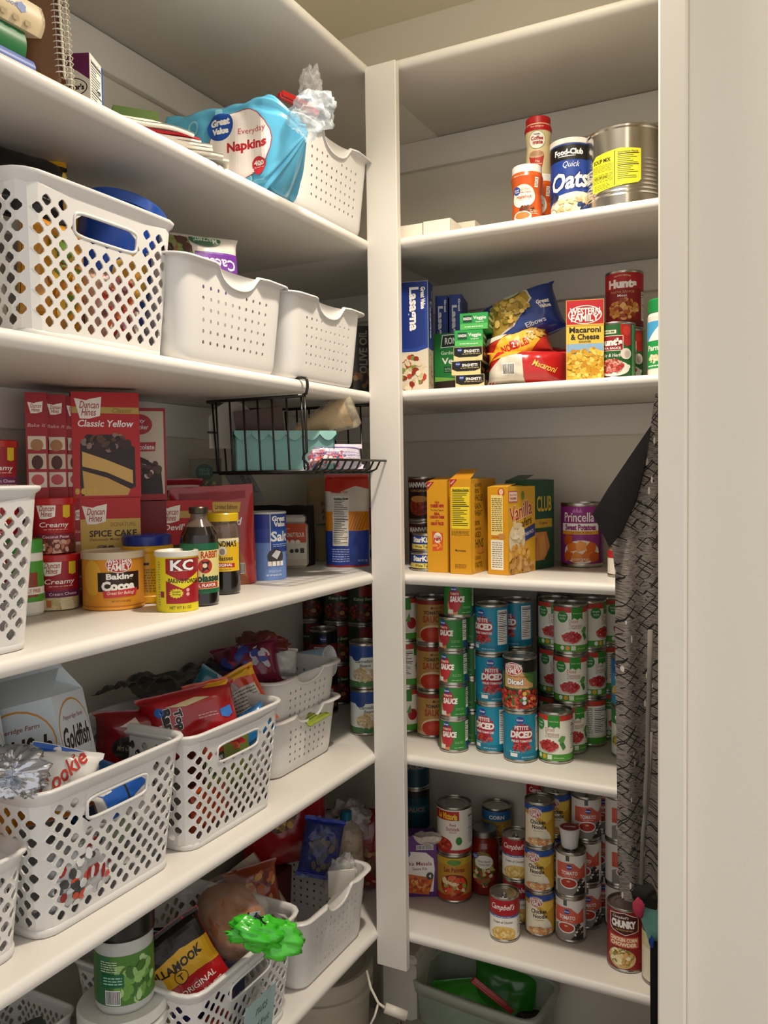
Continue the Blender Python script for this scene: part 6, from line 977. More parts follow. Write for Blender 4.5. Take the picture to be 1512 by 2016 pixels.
cc = onz(590, 1120, TOP[3]); cf = MB(); CFm = M('#cfc4ac', rough=.45, coat=.2)
def cfs(u, v): return 0
box(cf, -.034, -.028, .0, .034, .028, .108, CFm, .007); box(cf, -.030, -.024, .106, .030, .024, .128, film('#d8d2c4', .2), .006)
art(cf, [('r', -.034, .074, .034, .108, '#c2481c'), ('r', -.034, .062, .034, .076, '#c2481c'), ('t', 'Organic', -.014, .096, .018, .004, '#f0d8c0'), ('t', 'COCONUT FLOUR', .0, .081, .058, .011, '#f3e2cc', {'b': .02}), ('r', -.034, .022, .034, .062, '#d8d0c0'), ('e', -.014, .064, .006, .005, '#e9e0d0'), ('e', .0, .064, .006, .005, '#e9e0d0'), ('e', .013, .064, .006, .005, '#e9e0d0'), ('e', -.002, .042, .005, .005, '#3a3a3a'), ('e', .010, .043, .005, .005, '#3a3a3a'), ('r', .018, .037, .028, .049, '#3a3a3a'), ('ln', -.03, .030, -.012, .036, 2, '#5a5a52')], lambda u, v, o: (u, -.028-o, v), (-.033, .004, .033, .108), base=.0006)
thing('flour_bag', cf, (cc.x-.03, cc.y+.022, z+.0005), B(cc)+dg(-6), 'square clear-topped pack of coconut flour with orange label', 'bag')
bf = onz(640, 1105, TOP[3]); bfm = bag(.10, .215, .06, M('#a08a62', rough=.6, bump=.3, bscale=20, var=.1), [('t', 'BLANCHED', .012, .150, .055, .010, '#3a2a1a'), ('t', 'ALMOND', .012, .13, .055, .012, '#3a2a1a'), ('t', 'FLOUR', .012, .112, .05, .012, '#3a2a1a'), ('r', -.03, .092, .04, .097, '#1c5a34')], crump=.006, cs=16, seed=72, p=.5, stand=True)
thing('flour_bag', bfm, (bf.x-.012, bf.y+.030, z+.0008), B(bf)+dg(8), 'tan paper bag of almond flour standing between two flour packs', 'bag')
fl = onz(685, 1117, TOP[3]); W_ = M('#d8cfc0', rough=.7, bump=.5, bscale=22)
fb = bag(.108, .225, .075, W_, [('r', -.06, .0, .06, .088, '#1f3f9c'), ('p', [(-.06, .088), (-.06, .134), (.06, .134), (.06, .088)], '#d8861c')]+[('p', [(-.0+.007*q, .09), (.004+.007*q, .09), (.020+.007*q, .132), (.018+.007*q, .132)], '#b56a14') for q in range(6)]+[('p', [(-.06, .185), (-.02, .180), (.02, .195), (.06, .185), (.06, .225), (-.06, .225)], '#c2301c'), ('t', 'All-Purpose Flour', -.018, .180, .040, .007, '#b5302c'), ('nf', -.034, .052, .004, .172, '#e6dfd0'), ('ln', -.036, .012, .006, .046, 6, '#b8c4e4'), ('r', -.05, .0, .05, .005, '#a8201c'), ('t', 'NET WT 5 LB', .038, .016, .022, .005, '#b8c4e4')], crump=.006, cs=18, seed=73, p=.35, stand=True)
thing('flour_bag', fb, (fl.x-.02, fl.y+.036, z+.0008), B(fl)+dg(-2), 'blue, orange and white paper flour bag with folded red top near the post', 'bag')
rb = onz(722, 1100, TOP[3]); fill(rb.x-.035, rb.y+.045, z+.055, .07, .085, .03, plastic('#a81a24'), (0, 0, B(rb)+.1), 'dark red packet hanging beside the flour bag next to the post', [('t', 'See', 0, .05, .035, .012, '#e8b8b0')], 74, name='packet', cat='packet')
b = MB(); lathe(b, [(0, 0), (.030, 0), (.032, .022)], M('#2a6a9c', rough=.4), 28); lathe(b, [(.032, .022), (.033, .045), (.028, .060), (.0, .062)], M('#b9b4aa', rough=.4), 28); thing('small_tub', b, (rb.x-.008, rb.y+.055, z+.0005), 0, 'small grey and blue tub tucked behind the post', 'tub')
# dark cloth and tag hanging behind, dark bag
cm_ = bag(.16, .15, .09, M('#141110', rough=.8, bump=.5, bscale=30), (), crump=.018, cs=14, seed=75, p=.5, stand=True); p = onx(545, 1000, -.30); thing('cloth_bag', cm_, (-.285, p.y, z+.0008), B((-.28, p.y)), 'black cloth bag slumped at the back behind the salt canister', 'bag')
tg = MB(); box(tg, -.026, -.001, -.045, .026, .001, .045, '#6a6660', .0004); art(tg, [('t', 'Quinoa', .004, .0, .05, .014, '#2a2624', {'rot': Q, 's': .3}), ('t', 'pasta', .016, -.006, .04, .010, '#2a2624', {'rot': Q, 's': .3})], lambda u, v, o: (u, -.001-o, v), (-.1, -.1, .1, .1)); p = onx(482, 958, -.24); thing('paper_tag', tg, (p.x, p.y, p.z), (0, dg(-28), B(p)), 'grey paper tag with handwriting leaning on the black cloth bag', 'tag')
# =============================================================== fifth shelf left (index 4)
z = TOP[4]
basket('lb2', LB(.258, .245, .212, 1.16), (-.160, -.780, z+.0005), Q, 'tall white lattice basket holding cracker cartons on the fifth shelf', GL)
basket('lb3', LB(.240, .225, .202, 1.16), (-.148, -.490, z+.0005), Q, 'tall white lattice basket full of red noodle packs on the fifth shelf', GL)
basket('lb4', LB(.250, .17, .142, 1.12), (-.130, -1.062, z+.0005), Q, 'low white lattice basket at the left frame edge on the fifth shelf', GL)
basket('hb2', HB(.235, .205, .125, 1.12, 5), (-.195, -.160, z+.0005), Q, 'small smooth basket with round holes, lower of the stacked pair', GHB)
basket('hb2', HB(.235, .205, .125, 1.12, 5), (-.195, -.158, z+.083), Q, 'small smooth basket with round holes, upper of the stacked pair', GHB)
pk = bag(.10, .055, .012, M('#8a9a34', rough=.3, coat=.5, bump=.4), [('r', -.05, .045, .05, .055, '#b8c878'), ('ln', -.04, .01, .03, .03, 3, '#5a6a1c')], crump=.004, seed=80, p=.6); thing('packet', pk, (-.070, -.130, z+.093), (dg(-68), dg(0), Q+dg(4)), 'olive green packet lying between the two stacked baskets', 'packet')
def gable(w, d, h, top, F=(), R=(), L=()):
    b = MB(); x, y = w/2, d/2; c = M('#c9d2d6', rough=.45, coat=.2, var=.03)  # white carton; the bluish tint is cool daylight painted into its colour
    v = [(-x,-y,0),(x,-y,0),(x,y,0),(-x,y,0),(-x,-y,h),(x,-y,h),(x,y,h),(-x,y,h),(-x*.96,-.006,h+top*.72),(x*.96,-.006,h+top*.72),(x*.96,.006,h+top*.72),(-x*.96,.006,h+top*.72),(-x*.96,-.003,h+top),(x*.96,-.003,h+top),(x*.96,.003,h+top),(-x*.96,.003,h+top),(-x*.55,0,h+top*.55),(x*.55,0,h+top*.55)]
    f = [(0,1,5,4),(1,2,6,5),(2,3,7,6),(3,0,4,7),(0,3,2,1),(4,5,9,8),(6,7,11,10),(8,9,13,12),(10,11,15,14),(12,13,14,15),(9,10,14,13),(11,8,12,15),(5,17,9),(5,6,17),(6,10,17),(9,17,10),(4,8,16),(7,4,16),(11,7,16),(8,11,16)]
    b.add(v, f, c)
    if F: art(b, F, lambda u, v, o: (u, -y-o, v), (-x+.001, .001, x-.001, h))
    if R: art(b, R, lambda u, v, o: (x+o, u, v), (-y+.001, .001, y-.001, h))
    if L: art(b, L, lambda u, v, o: (-x-o, -u, v), (-y+.001, .001, y-.001, h))
    return b
def gf(W): return [('p', [(-W*.5, 0), (-W*.5, .05), (-W*.2, .072), (W*.1, .06), (W*.5, .028), (W*.5, 0)], '#c9761c'), ('p', [(-W*.2, .02), (W*.05, .045), (W*.32, .04), (W*.44, .022), (W*.32, .008), (W*.02, .004)], '#e09a2c'), ('e', .0, .115, W*.47, .052, '#c98a2c'), ('e', .0, .114, W*.455, .050, '#c9d2d6'), ('t', 'Pepperidge Farm', .0, .138, W*.6, .009, '#8a3a24', {'s': .2}), ('t', 'Goldfish', .0, .108, W*.82, .034, '#2a1c18', {'s': .25, 'b': .03})]
def gold(): return gable(.130, .105, .175, .055, F=gf(.13), R=gf(.105), L=gf(.105))
gg = [('p', [(0, 0), (1, 0), (1, 1), (0, 1)], WHITE)]
g1 = thing('cracker_carton', gold(), (-.140, -.800, z+.118), (dg(-7), dg(-14), dg(24)), 'white goldfish cracker carton with painted bluish light, leaning right, gable top under the shelf', 'carton', 'goldfish cracker cartons')
g2 = thing('cracker_carton', gold(), (-.165, -.940, z+.118), (dg(-6), dg(-10), dg(30)), 'white goldfish cracker carton with painted bluish light, behind, cut by the left frame edge', 'carton', 'goldfish cracker cartons')
fo = MB(); crumple(fo, 0, 0, 0, .036, 1.2, .9, .75, foil('#c4c8d0', .18), 14, 1.3, 48); thing('foil_bag', fo, (-.060, -.935, z+.238), (0, 0, .4), 'crumpled silver foil bag on top of the left lattice basket', 'bag')
fill(-.055, -.872, z+.168, .10, .085, .04, plastic('#d6d3cc'), (dg(-16), dg(18), dg(48)), 'white bag with red writing and blue edge in front of the cartons', [('p', [(-.06, .07), (.06, .09), (.06, .1), (-.06, .1)], '#1f5ab0'), ('t', 'Cookie', .0, .05, .08, .024, '#b5321c', {'s': .3, 'rot': .9, 'b': .02})], 81)
fill(-.055, -.835, z+.02, .14, .10, .05, plastic('#a8a8a8'), (0, 0, Q), 'grey and red bag low inside the cracker carton basket', [('blob', 0, .05, .06, .04, ['#8a2020', '#c9c9c9', '#3a3a3a', '#c2482c'], 40, .009)], 82)
fill(-.06, -.715, z+.075, .12, .10, .04, plastic('#d8d4cc'), (dg(0), dg(-14), Q), 'white and blue packet behind the grip of the cracker carton basket', [('p', [(-.05, .055), (.05, .075), (.05, .095), (-.05, .095)], '#1f5ab0'), ('r', -.01, 0, -.006, .1, '#222222'), ('p', [(-.06, 0), (-.02, 0), (-.02, .05), (-.06, .05)], '#8a9a7a')], 83)
sp = MB(); lathe(sp, [(.058, -.004), (.064, .0), (.064, .006), (.056, .006), (.052, .001), (.0, .001)], M('#0f0e0e', rough=.35, coat=.3), 40); sp2 = MB(); lathe(sp2, [(0, -.06), (.056, -.06), (.058, -.004)], M('#a8a294', rough=.4), 40)
thing('round_tub', [('lid', sp), ('tub', sp2)], (-.15, -.690, z+.110), (dg(38), dg(16), dg(20)), 'round tub with black rim tilted inside the cracker carton basket', 'tub')
fill(-.10, -.745, z+.08, .09, .10, .03, plastic('#14508a'), (dg(-20), dg(22), dg(30)), 'dark blue packet beside the leaning goldfish carton', [('ln', -.03, .04, .03, .06, 2, '#8ab0d8')], 84)
# noodle basket
RN2 = plastic('#a3141c', .6)
fill(-.085, -.525, z+.135, .185, .118, .095, RN2, (dg(-18), dg(-4), dg(60)), 'big red beef ramen multipack at the front of the noodle basket', [('t', 'Top', -.040, .068, .036, .020, '#16121a', {'rot': -PI/2+.1, 'b': .06, 'o': WHITE}), ('t', 'Ramen', -.058, .055, .070, .018, '#16121a', {'rot': -PI/2+.1, 'b': .06, 'o': WHITE}), ('t', 'BEEF', -.074, .045, .04, .012, '#f0c8c8', {'rot': -PI/2+.1}), ('e', -.072, .086, .008, .008, '#2a6ac0'), ('ln', .0, .06, .04, .07, 2, '#d8a8a0'), ('p', [(.045, .070), (.070, .074), (.072, .058), (.06, .052), (.046, .058)], '#3a78c8'), ('p', [(-.06, .093), (.0, .1), (.03, .095), (-.02, .088)], '#c9b48a')], 91, cr=.006, name='noodle_pack', cat='noodles', grp='red ramen packs', p=.4)
fill(-.150, -.600, z+.125, .17, .10, .07, plastic('#7a1018', .5), (dg(-10), dg(6), dg(58)), 'dark red noodle package with black oval behind, left in the noodle basket', [('e', -.03, .04, .034, .020, '#16140f'), ('t', 'Mrs Cubbisons', -.03, .04, .05, .010, '#8a7a5a', {'s': .3}), ('p', [(-.05, .075), (-.02, .090), (-.01, .075)], '#c9b8a8')], 92, name='noodle_pack', cat='noodles', grp='red ramen packs')
fill(-.165, -.470, z+.150, .085, .125, .03, plastic('#14606c'), (dg(-14), dg(38), dg(42)), 'teal packet tilted at the back of the noodle basket', [('t', 'STIR', .01, .075, .05, .018, '#cfe0e0', {'rot': -.5}), ('p', [(.0, .125), (.042, .10), (.042, .125)], '#9a8a8c'), ('p', [(-.01, .125), (.043, .06), (.043, .09), (.02, .125)], '#9a8a8c')], 93, name='packet', cat='packet')
ORG = [('p', [(-.05, .095), (-.02, .125), (.05, .125), (.05, .1), (.0, .108)], '#e0a81c'), ('ln', -.034, .02, .03, .085, 10, '#c9b8a8'), ('r', -.036, .018, .032, .088, '#c8c0b4'), ('ln', -.034, .02, .03, .085, 10, '#6a6058')]
p = onx(425, 1380, -.075); fill(p.x, p.y, z+.128, .085, .13, .03, plastic('#c9481a', .5), (dg(-10), dg(-10), dg(34)), 'orange flavored snack bag with curly black script in the noodle basket', ORG+[('t', 'Spicy', -.01, .112, .05, .014, '#2a1c14', {'s': .3})], 94, grp='orange snack bags')
p = onx(512, 1380, -.085); fill(p.x, p.y, z+.132, .080, .125, .03, plastic('#c9421a', .5), (dg(-10), dg(-24), dg(42)), 'orange and silver snack bag leaning right in the noodle basket', ORG, 95, grp='orange snack bags')
fill(-.050, -.405, z+.125, .105, .06, .02, plastic('#2a78b8'), (dg(-14), dg(-24), dg(62)), 'bright blue packet corner at the front rim of the noodle basket', (), 96, name='packet', cat='packet')
tc_ = carton(.13, .05, .10, ('#7a8a3a', '#5a2a1c', '#5a2a1c', '#7a8a3a'), F=[('r', -.065, .075, -.01, .1, '#a8341c'), ('r', -.065, .04, -.01, .075, '#12361f'), ('t', 'LONG GRAIN', -.037, .066, .046, .009, WHITE, {'b': .03}), ('t', '& WILD RICE', -.037, .053, .046, .009, WHITE, {'b': .03}), ('e', .03, .085, .014, .012, '#a8341c')]); thing('rice_box', tc_, (-.075, -.480, z+.065), (0, dg(-4), Q), 'green rice box showing through the grip of the noodle basket', 'box')
fill(-.058, -.53, z+.015, .11, .08, .03, plastic('#b8481c'), (0, 0, Q), 'orange packet low inside the noodle basket', (), 97); fill(-.070, -.43, z+.012, .10, .055, .05, plastic('#6a6a48'), (0, 0, Q), 'olive packet at the bottom of the noodle basket', (), 98)
# hole basket contents
fill(-.205, -.20, z+.165, .15, .10, .07, plastic('#7a1a3c', .6), (dg(-20), dg(-8), dg(40)), 'magenta and blue wrapped packet in the upper small basket', [('blob', 0, .06, .06, .03, ['#a82c4a', '#3a4a9c', '#5a1030', '#c9c4d0'], 40, .012)], 101, name='packet', cat='packet')
fill(-.175, -.125, z+.175, .07, .07, .05, film('#d8d6d2', .35), (dg(-20), dg(10), dg(50)), 'clear wrapped packet beside the plastic cups in the upper small basket', (), 102, name='packet', cat='packet')
cu = MB(); CB = M('#9fc0d8', rough=.3, coat=.3); lathe(cu, [(.026, 0), (.035, .092)], CB, 32); lathe(cu, [(.035, .092), (.0372, .0925), (.037, .095), (.0345, .095), (.033, .088), (.027, .03), (0, .03)], M('#d8dadc', rough=.35), 32); lathe(cu, [(0, 0), (.026, 0)], CB, 32); art(cu, [('t', 'PLASTIC', .01, .05, .05, .010, '#6a8cb0', {'b': .03}), ('blob', -.04, .05, .03, .04, ['#7aa4c8', '#c8dcea'], 30, .006)], cyl(.0318), (-.1, .01, .1, .09), du=.006, base=.001)
p = onx(650, 1306, -.13); thing('plastic_cups', cu, (p.x-.09, p.y-.012, p.z-.006), (dg(82), 0, dg(94)), 'light blue stack of plastic cups lying with the white mouth facing out', 'cups')
db = MB(); sheet(db, lambda u, v: Vector(((u-.5)*.40, (v-.5)*.16, .045*math.sin(PI*v)*(.6+.6*fbm(u*3, v*2, 1, 1.7))+.016*fbm(u*5, v*4, 2, 2.5))), 40, 22, M('#1f1c1b', rough=.3, coat=.4, alpha=.82, bump=.6, bscale=20)); thing('bin_liner', db, (-.262, -.330, z+.205), (0, dg(3), Q), 'dark translucent plastic bag draped across the back of the baskets', 'plastic bag')
rd = MB(); crumple(rd, 0, 0, 0, .045, 1.4, .8, .6, film('#7a2a24', .45), 17, .7); thing('plastic_bag', rd, (-.235, -.120, z+.245), 0, 'reddish clear plastic bag bunched at the back of the upper small basket', 'plastic bag')
# tins at the dark end
GK = 'bean tins in the dark corner of the fifth shelf'
kx = lambda px, py, Y: ony(px, py, Y).x
KW = ['bottom', 'middle', 'top']
for q, (px, Y) in enumerate(((560, .315), (612, .32), (665, .315), (712, .32))):
    x = kx(px, 1240, Y)
    for i in range(3): tin('kidney', k_kidney() if q % 2 else k_kidney(), (x, Y, z+.0005+i*.1123), B((x, Y))+dg(6*q-8), 'dark green kidney beans can, %s of the %s stack at the corner' % (KW[i], ['first', 'second', 'third', 'fourth'][q]), GK)
x = kx(637, 1300, .215)
tin('pinto', k_pinto, (x, .215, z+.1128), B((x, .2)), 'black and red pinto beans can, upper one above the plastic cups', GK); tin('pinto', k_pinto, (x, .215, z+.0005), B((x, .2)), 'black and red pinto beans can hidden under the other pinto can', GK)
x = kx(718, 1395, .10)
tin('cann', k_cannellini, (x, .105, z+.0005), B((x, .1))+dg(2), 'white and blue cannellini beans can on the shelf right of the stacked baskets', GK); tin('cann', k_cannellini, (x-.002, .107, z+.1128), B((x, .1))-dg(10), 'white and blue cannellini beans can stacked on the other cannellini can', GK)
# =============================================================== lowest shelf left (index 5)
z = TOP[5]
basket('lb5', LB(.270, .245, .200, 1.17), (-.135, -.500, z+.0005), Q, 'white lattice basket with handwritten note card holding bread', GL)
basket('hb', HB(.275, .235, .165), (-.130, -.180, z+.0005), Q, 'smooth white basket with round holes on the lowest shelf beside the post', GHB, (.93, .98, .92))
nc_ = MB(); box(nc_, -.045, -.0006, -.0, .045, .0006, .12, M('#9fb8b8', rough=.7)); art(nc_, [('t', 'nuts', .004, .095, .034, .014, '#2a3434', {'s': .3, 'b': -.01}), ('t', 'dried fruit', .0, .066, .064, .014, '#2a3434', {'s': .3, 'b': -.01}), ('t', 'snacks', .0, .036, .046, .011, '#2a3434', {'s': .3, 'b': -.01})], lambda u, v, o: (u, -.0007-o, v), (-.1, 0, .1, .13))
thing('note_card', nc_, (.0235, -.520, z+.018), (dg(8), 0, Q), 'pale blue card handwritten nuts, dried fruit, snacks on the lattice basket', 'card')
# bread in a film bag
bd = MB(); crumple(bd, 0, 0, 0, .062, 1.0, 1.35, .92, M('#96603a', rough=.6, bump=.8, bscale=70, var=.5, vscale=55), 31, .12, 30)
bf_ = MB(); crumple(bf_, 0, 0, 0, .069, 1.0, 1.35, .93, film('#eee6da', .93, .05), 33, .3, 40)
gt = MB(); crumple(gt, .0, 0, 0, .034, 1.5, .7, .75, plastic('#3fbf2a', .6), 35, .9, 30); crumple(gt, .054, 0, -.012, .026, 1.3, .7, 1.1, plastic('#4fc838', .6), 39, .9, 26)
bx_, by_ = -.065, -.455
thing('bread_loaf', [('loaf', bd), ('film_bag', bf_)], (bx_-.01, by_, z+.212), (dg(10), dg(8), dg(60)), 'brown bread loaf in a clear bag on top of the lattice basket', 'bread')
tp_ = onx(505, 1835, .045); thing('bag_neck', gt, (tp_.x, tp_.y, tp_.z), (0, dg(18), dg(52)), 'bright green gathered neck of the bread bag with dark tie', 'bag')
ti = MB(); tube(ti, [(.012*math.cos(a), .0, .016*math.sin(a)) for a in [2*PI*k/12 for k in range(12)]], .003, M('#141417', rough=.5), 6, True); 
for k in range(5): a = .5+k*.6; tube(ti, [(.012*math.cos(a), 0, .016*math.sin(a)), (.022*math.cos(a), -.006, .026*math.sin(a))], .0016, M('#141417', rough=.5), 5)
tp2 = onx(497, 1815, .040); thing('bag_tie', ti, (tp2.x, tp2.y, tp2.z), (dg(20), dg(60), dg(40)), 'dark frayed tie around the green bread bag neck', 'tie')
ct = MB(); box(ct, -.011, -.0008, -.009, .011, .0008, .009, M('#9aa0a4', rough=.3), .0004); tp2 = onx(500, 1806, .045); thing('bread_clip', ct, (tp2.x, tp2.y, tp2.z), (0, 0, dg(50)), 'small pale bread clip above the green bag neck', 'clip')
fill(-.050, -.572, z+.118, .15, .15, .05, plastic('#b5161c', .3), (dg(-16), dg(-26), dg(52)), 'red, yellow and black cheese snack bag sticking out of the lattice basket', [('p', [(-.075, .045), (-.03, .062), (.03, .066), (.075, .058), (.075, .104), (.02, .112), (-.04, .104), (-.075, .088)], '#d8a51c'), ('p', [(-.08, .088), (-.04, .104), (.02, .112), (.08, .104), (.08, .15), (-.08, .15)], '#1a1210'), ('t', 'TILLAMOOK', .0, .092, .112, .015, '#1a1210', {'b': .04, 'arc': -.006}), ('e', .0, .072, .013, .012, '#1a1210'), ('e', .0, .072, .0115, .0105, '#d8a51c'), ('t', 'T', .0, .072, .010, .012, '#1a1210'), ('t', 'ORIGINAL', .02, .045, .07, .010, WHITE), ('t', 'SMOKED SNACKS', .02, .028, .08, .009, WHITE, {'b': .03}), ('p', [(-.08, .0), (.08, .0), (.08, .02), (-.08, .012)], '#1c2a5c')], 111, name='snack_bag')
fill(-.155, -.640, z+.135, .13, .12, .06, plastic('#120e0d', .5), (dg(-10), dg(10), dg(50)), 'black snack bag behind the cheese snack bag', [('ln', -.03, .03, .03, .05, 2, '#8a2020')], 112)
thing('carton', carton(.20, .10, .145, ('#1c2a5c', '#b8aa90', '#b8aa90', '#24386e')), (-.110, -.535, z+.012), Q, 'navy blue topped carton lying inside the lattice basket under the bread', 'box')
fill(-.05, -.56, z+.03, .16, .07, .03, plastic('#8a3a2a'), (0, 0, Q), 'reddish packet seen through the lattice low in the bread basket', [('blob', 0, .03, .06, .03, ['#c9b8a0', '#5a2a1c', '#a83020'], 40, .008)], 113)
# jar with green label on stacked lids
LD = M('#dcdad2', rough=.4, coat=.1)
jx, jy = -.115, -.690
b = MB(); 
for q in range(2): lathe(b, [(.0, .110*0+q*.022), (.068, q*.022), (.072, q*.022+.004), (.072, q*.022+.016), (.069, q*.022+.020), (.06, q*.022+.0205), (0, q*.022+.0205)], LD, 44)
bk_ = MB(); lathe(bk_, [(0, 0), (.058, 0), (.066, .13), (.066, .146)], LD, 44)
thing('small_bucket', [('bucket', bk_), ('lids', b.xf(Matrix.Translation((0, 0, .144))))], (jx, jy, z+.0005), 0, 'white bucket with two stacked white lids under the green-labelled jar', 'bucket')
r = .047; b = MB(); lathe(b, [(0, 0), (r-.002, 0), (r, .004), (r, .094), (r-.004, .102)], M('#b8bab4', rough=.25, coat=.4), 44)
art(b, [('r', -.16, .012, .16, .080, '#4a7a2e'), ('blob', .02, .045, .032, .028, ['#6a9a44', '#8fb868', '#3f6a28', '#a8c888'], 60, .009), ('r', -.05, .012, -.02, .080, '#3a6a44'), ('ln', -.036, .058, -.008, .074, 5, '#c8d8b8'), ('r', -.034, .038, .002, .056, '#14603c'), ('ln', -.031, .041, -.001, .053, 3, '#a8d0b8'), ('bc', -.028, .014, -.004, .034)], cyl(r), (-.148, .004, .148, .092), du=.006, base=.0004)
l = MB(); lathe(l, [(r-.003, .097), (r+.002, .099), (r+.003, .103), (r+.003, .128), (r, .133), (0, .133)], M('#0d0c0b', rough=.35, coat=.3), 44)
thing('coconut_oil_jar', [('jar', b), ('lid', l)], (jx+.006, jy, z+.189), B((jx, jy))-dg(4), 'clear jar with black lid and green label standing on white lids', 'jar').scale = (1, 1, 1.18)
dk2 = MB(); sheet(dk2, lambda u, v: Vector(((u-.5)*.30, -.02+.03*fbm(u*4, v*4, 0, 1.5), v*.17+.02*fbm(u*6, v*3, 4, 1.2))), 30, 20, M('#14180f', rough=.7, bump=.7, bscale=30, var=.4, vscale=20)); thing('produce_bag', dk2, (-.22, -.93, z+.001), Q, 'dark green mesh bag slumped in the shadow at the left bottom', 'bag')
basket('lb2', LB(.258, .245, .212, 1.16), (-.275, -.80, z+.0005), Q, 'white lattice basket in deep shadow behind the green-labelled jar', GL, (.62, .5, .72))
bl = MB(); box(bl, -.15, -.11, 0, .15, .11, .13, M('#8a9ca6', rough=.3, coat=.2, alpha=.95), .02); box(bl, -.156, -.116, .122, .156, .116, .136, M('#93a4ae', rough=.3), .006); thing('storage_bin', bl, (-.13, -1.13, z+.0005), Q, 'blue-grey plastic bin at the bottom left frame corner', 'bin')
# round-hole basket contents
wb = carton(.075, .030, .20, ('#c9bba6', '#b5a58e', '#b5a58e', '#c9bba6'), F=[('e', -.018, .172, .012, .012, '#c2703a'), ('e', -.018, .172, .009, .009, '#c9bba6'), ('r', -.012, .100, .022, .124, '#b5562a'), ('ln', -.010, .104, .020, .120, 3, '#e0c8b0'), ('ln', -.03, .03, .02, .05, 4, '#b58a6a')]); thing('snack_carton', wb, (-.110, -.205, z+.030), (dg(-24), dg(-32), dg(44)), 'long cream carton with orange logo leaning out of the round-hole basket', 'box')
zb2 = bag(.10, .13, .04, film('#26306a', .35), [('blob', 0, .06, .035, .04, ['#3a3a44', '#5a5048', '#2a2c40'], 26, .010), ('p', [(-.05, .118), (.05, .118), (.05, .13), (-.05, .13)], '#1c2f9c'), ('p', [(-.05, 0), (.05, 0), (.05, .014), (-.05, .014)], '#1c2488')], crump=.010, cs=18, seed=121); thing('zip_bag', zb2, (-.105, -.105, z+.130), (dg(-18), dg(14), dg(40)), 'blue-edged zip bag hanging over the round-hole basket', 'bag')
pl = MB(); crumple(pl, 0, 0, 0, .045, .9, .7, 1.1, film('#d8d4d0', .6, .08), 41, .6); box(pl, -.03, -.034, -.03, .03, -.030, .03, '#e6e0d8'); thing('plastic_bag', pl, (-.065, -.065, z+.125), .6, 'clear bag of white pieces inside the round-hole basket near its front', 'plastic bag')
fill(-.155, -.26, z+.10, .12, .11, .05, plastic('#8a3a1c', .6), (dg(-14), dg(-6), dg(50)), 'brown and orange snack bag at the left in the round-hole basket', [('blob', 0, .06, .05, .04, ['#b5602c', '#6a2a14', '#c9904a'], 30, .012)], 122)
fill(-.225, -.05, z+.115, .22, .20, .08, plastic('#9a1218', .5), (dg(-4), dg(0), dg(44)), 'large red chip bag with clear window at the back of the lowest shelf', [('e', -.02, .135, .045, .045, '#4a2c14'), ('blob', -.02, .135, .04, .04, ['#a8803a', '#c9a050', '#8a6428'], 50, .010)], 123)
basket_fill = MB(); box(basket_fill, -.16, -.06, 0, .16, .06, .112, '#5a1216'); thing('carton', basket_fill, (-.272, -.10, z+.0005), dg(90), 'dark red carton at the back of the lowest shelf behind the baskets', 'box')
pb = MB(); crumple(pb, 0, 0, 0, .052, 1.0, .7, .9, film('#c8c0bc', .5, .08), 51, .8, 30); crumple(pb, -.004, -.01, -.06, .016, 1, 1, 1.6, M('#9a7a54', rough=.5), 7, .3, 14)
p = ony(690, 1615, .10); thing('plastic_bag', pb, (p.x, .10, p.z), dg(30), 'crumpled clear plastic bag end high in the corner by the post', 'plastic bag')
fill(p.x+.01, .13, z+.001, .17, .20, .10, plastic('#7a1016', .5), (0, 0, dg(25)), 'dark red pasta bag standing in the corner behind the post', [('blob', .02, .07, .05, .05, ['#8a6a4a', '#5a3a24', '#b08a5a'], 40, .010)], 124)
tcap = MB(); lathe(tcap, [(0, 0), (.014, 0), (.014, .02), (0, .02)], M('#14607a', rough=.3), 20); p = ony(682, 1660, .06); thing('bottle_cap', tcap, (p.x, .06, z+.2015), 0, 'small teal cap below the crumpled clear bag in the corner', 'cap')
pp = MB(); lathe(pp, [(0, 0), (.04, 0), (.042, .004), (.042, .165), (.030, .185), (.014, .195), (.014, .2)], film('#c9b8a0', .45), 28); thing('clear_bottle', pp, (p.x, .06, z+.0005), 0, 'clear bottle with teal cap in the corner beside the round-hole basket', 'bottle')
# =============================================================== floor level
def bucket(r, h, col, items=()):
    b = MB(); lathe(b, [(0, 0), (r*.86, 0), (r*.88, .006), (r, h*.86)], col, 48); lathe(b, [(r, h*.86), (r+.008, h*.865), (r+.008, h*.90), (r+.002, h*.905), (r+.002, h*.935)], col, 48)
    if items: art(b, items, cyl(r*.96), (-.3, .02, .3, h*.8), du=.01, base=.006)
    l = MB(); lathe(l, [(r+.002, h*.935), (r+.009, h*.94), (r+.009, h*.985), (r+.004, h), (r-.006, h), (r-.010, h-.01), (0, h-.01)], col, 48); return [('bucket', b), ('lid', l)]
BW = M('#b0a898', rough=.4, coat=.1, bump=.1)
thing('bucket', bucket(.120, .435, BW, [('r', -.07, .245, -.02, .262, '#a8242c'), ('t', 'PREMIUM', -.045, .2535, .04, .008, '#e8c8c8'), ('t', 'BAKERS', -.05, .285, .05, .014, '#3a3430', {'b': .03}), ('r', -.09, .12, -.0, .22, '#7a4a3a')]), (-.165, -.0, .0), B((-.16, 0))-dg(14), 'white lidded plastic bucket with red label on the floor below the shelves', 'bucket')
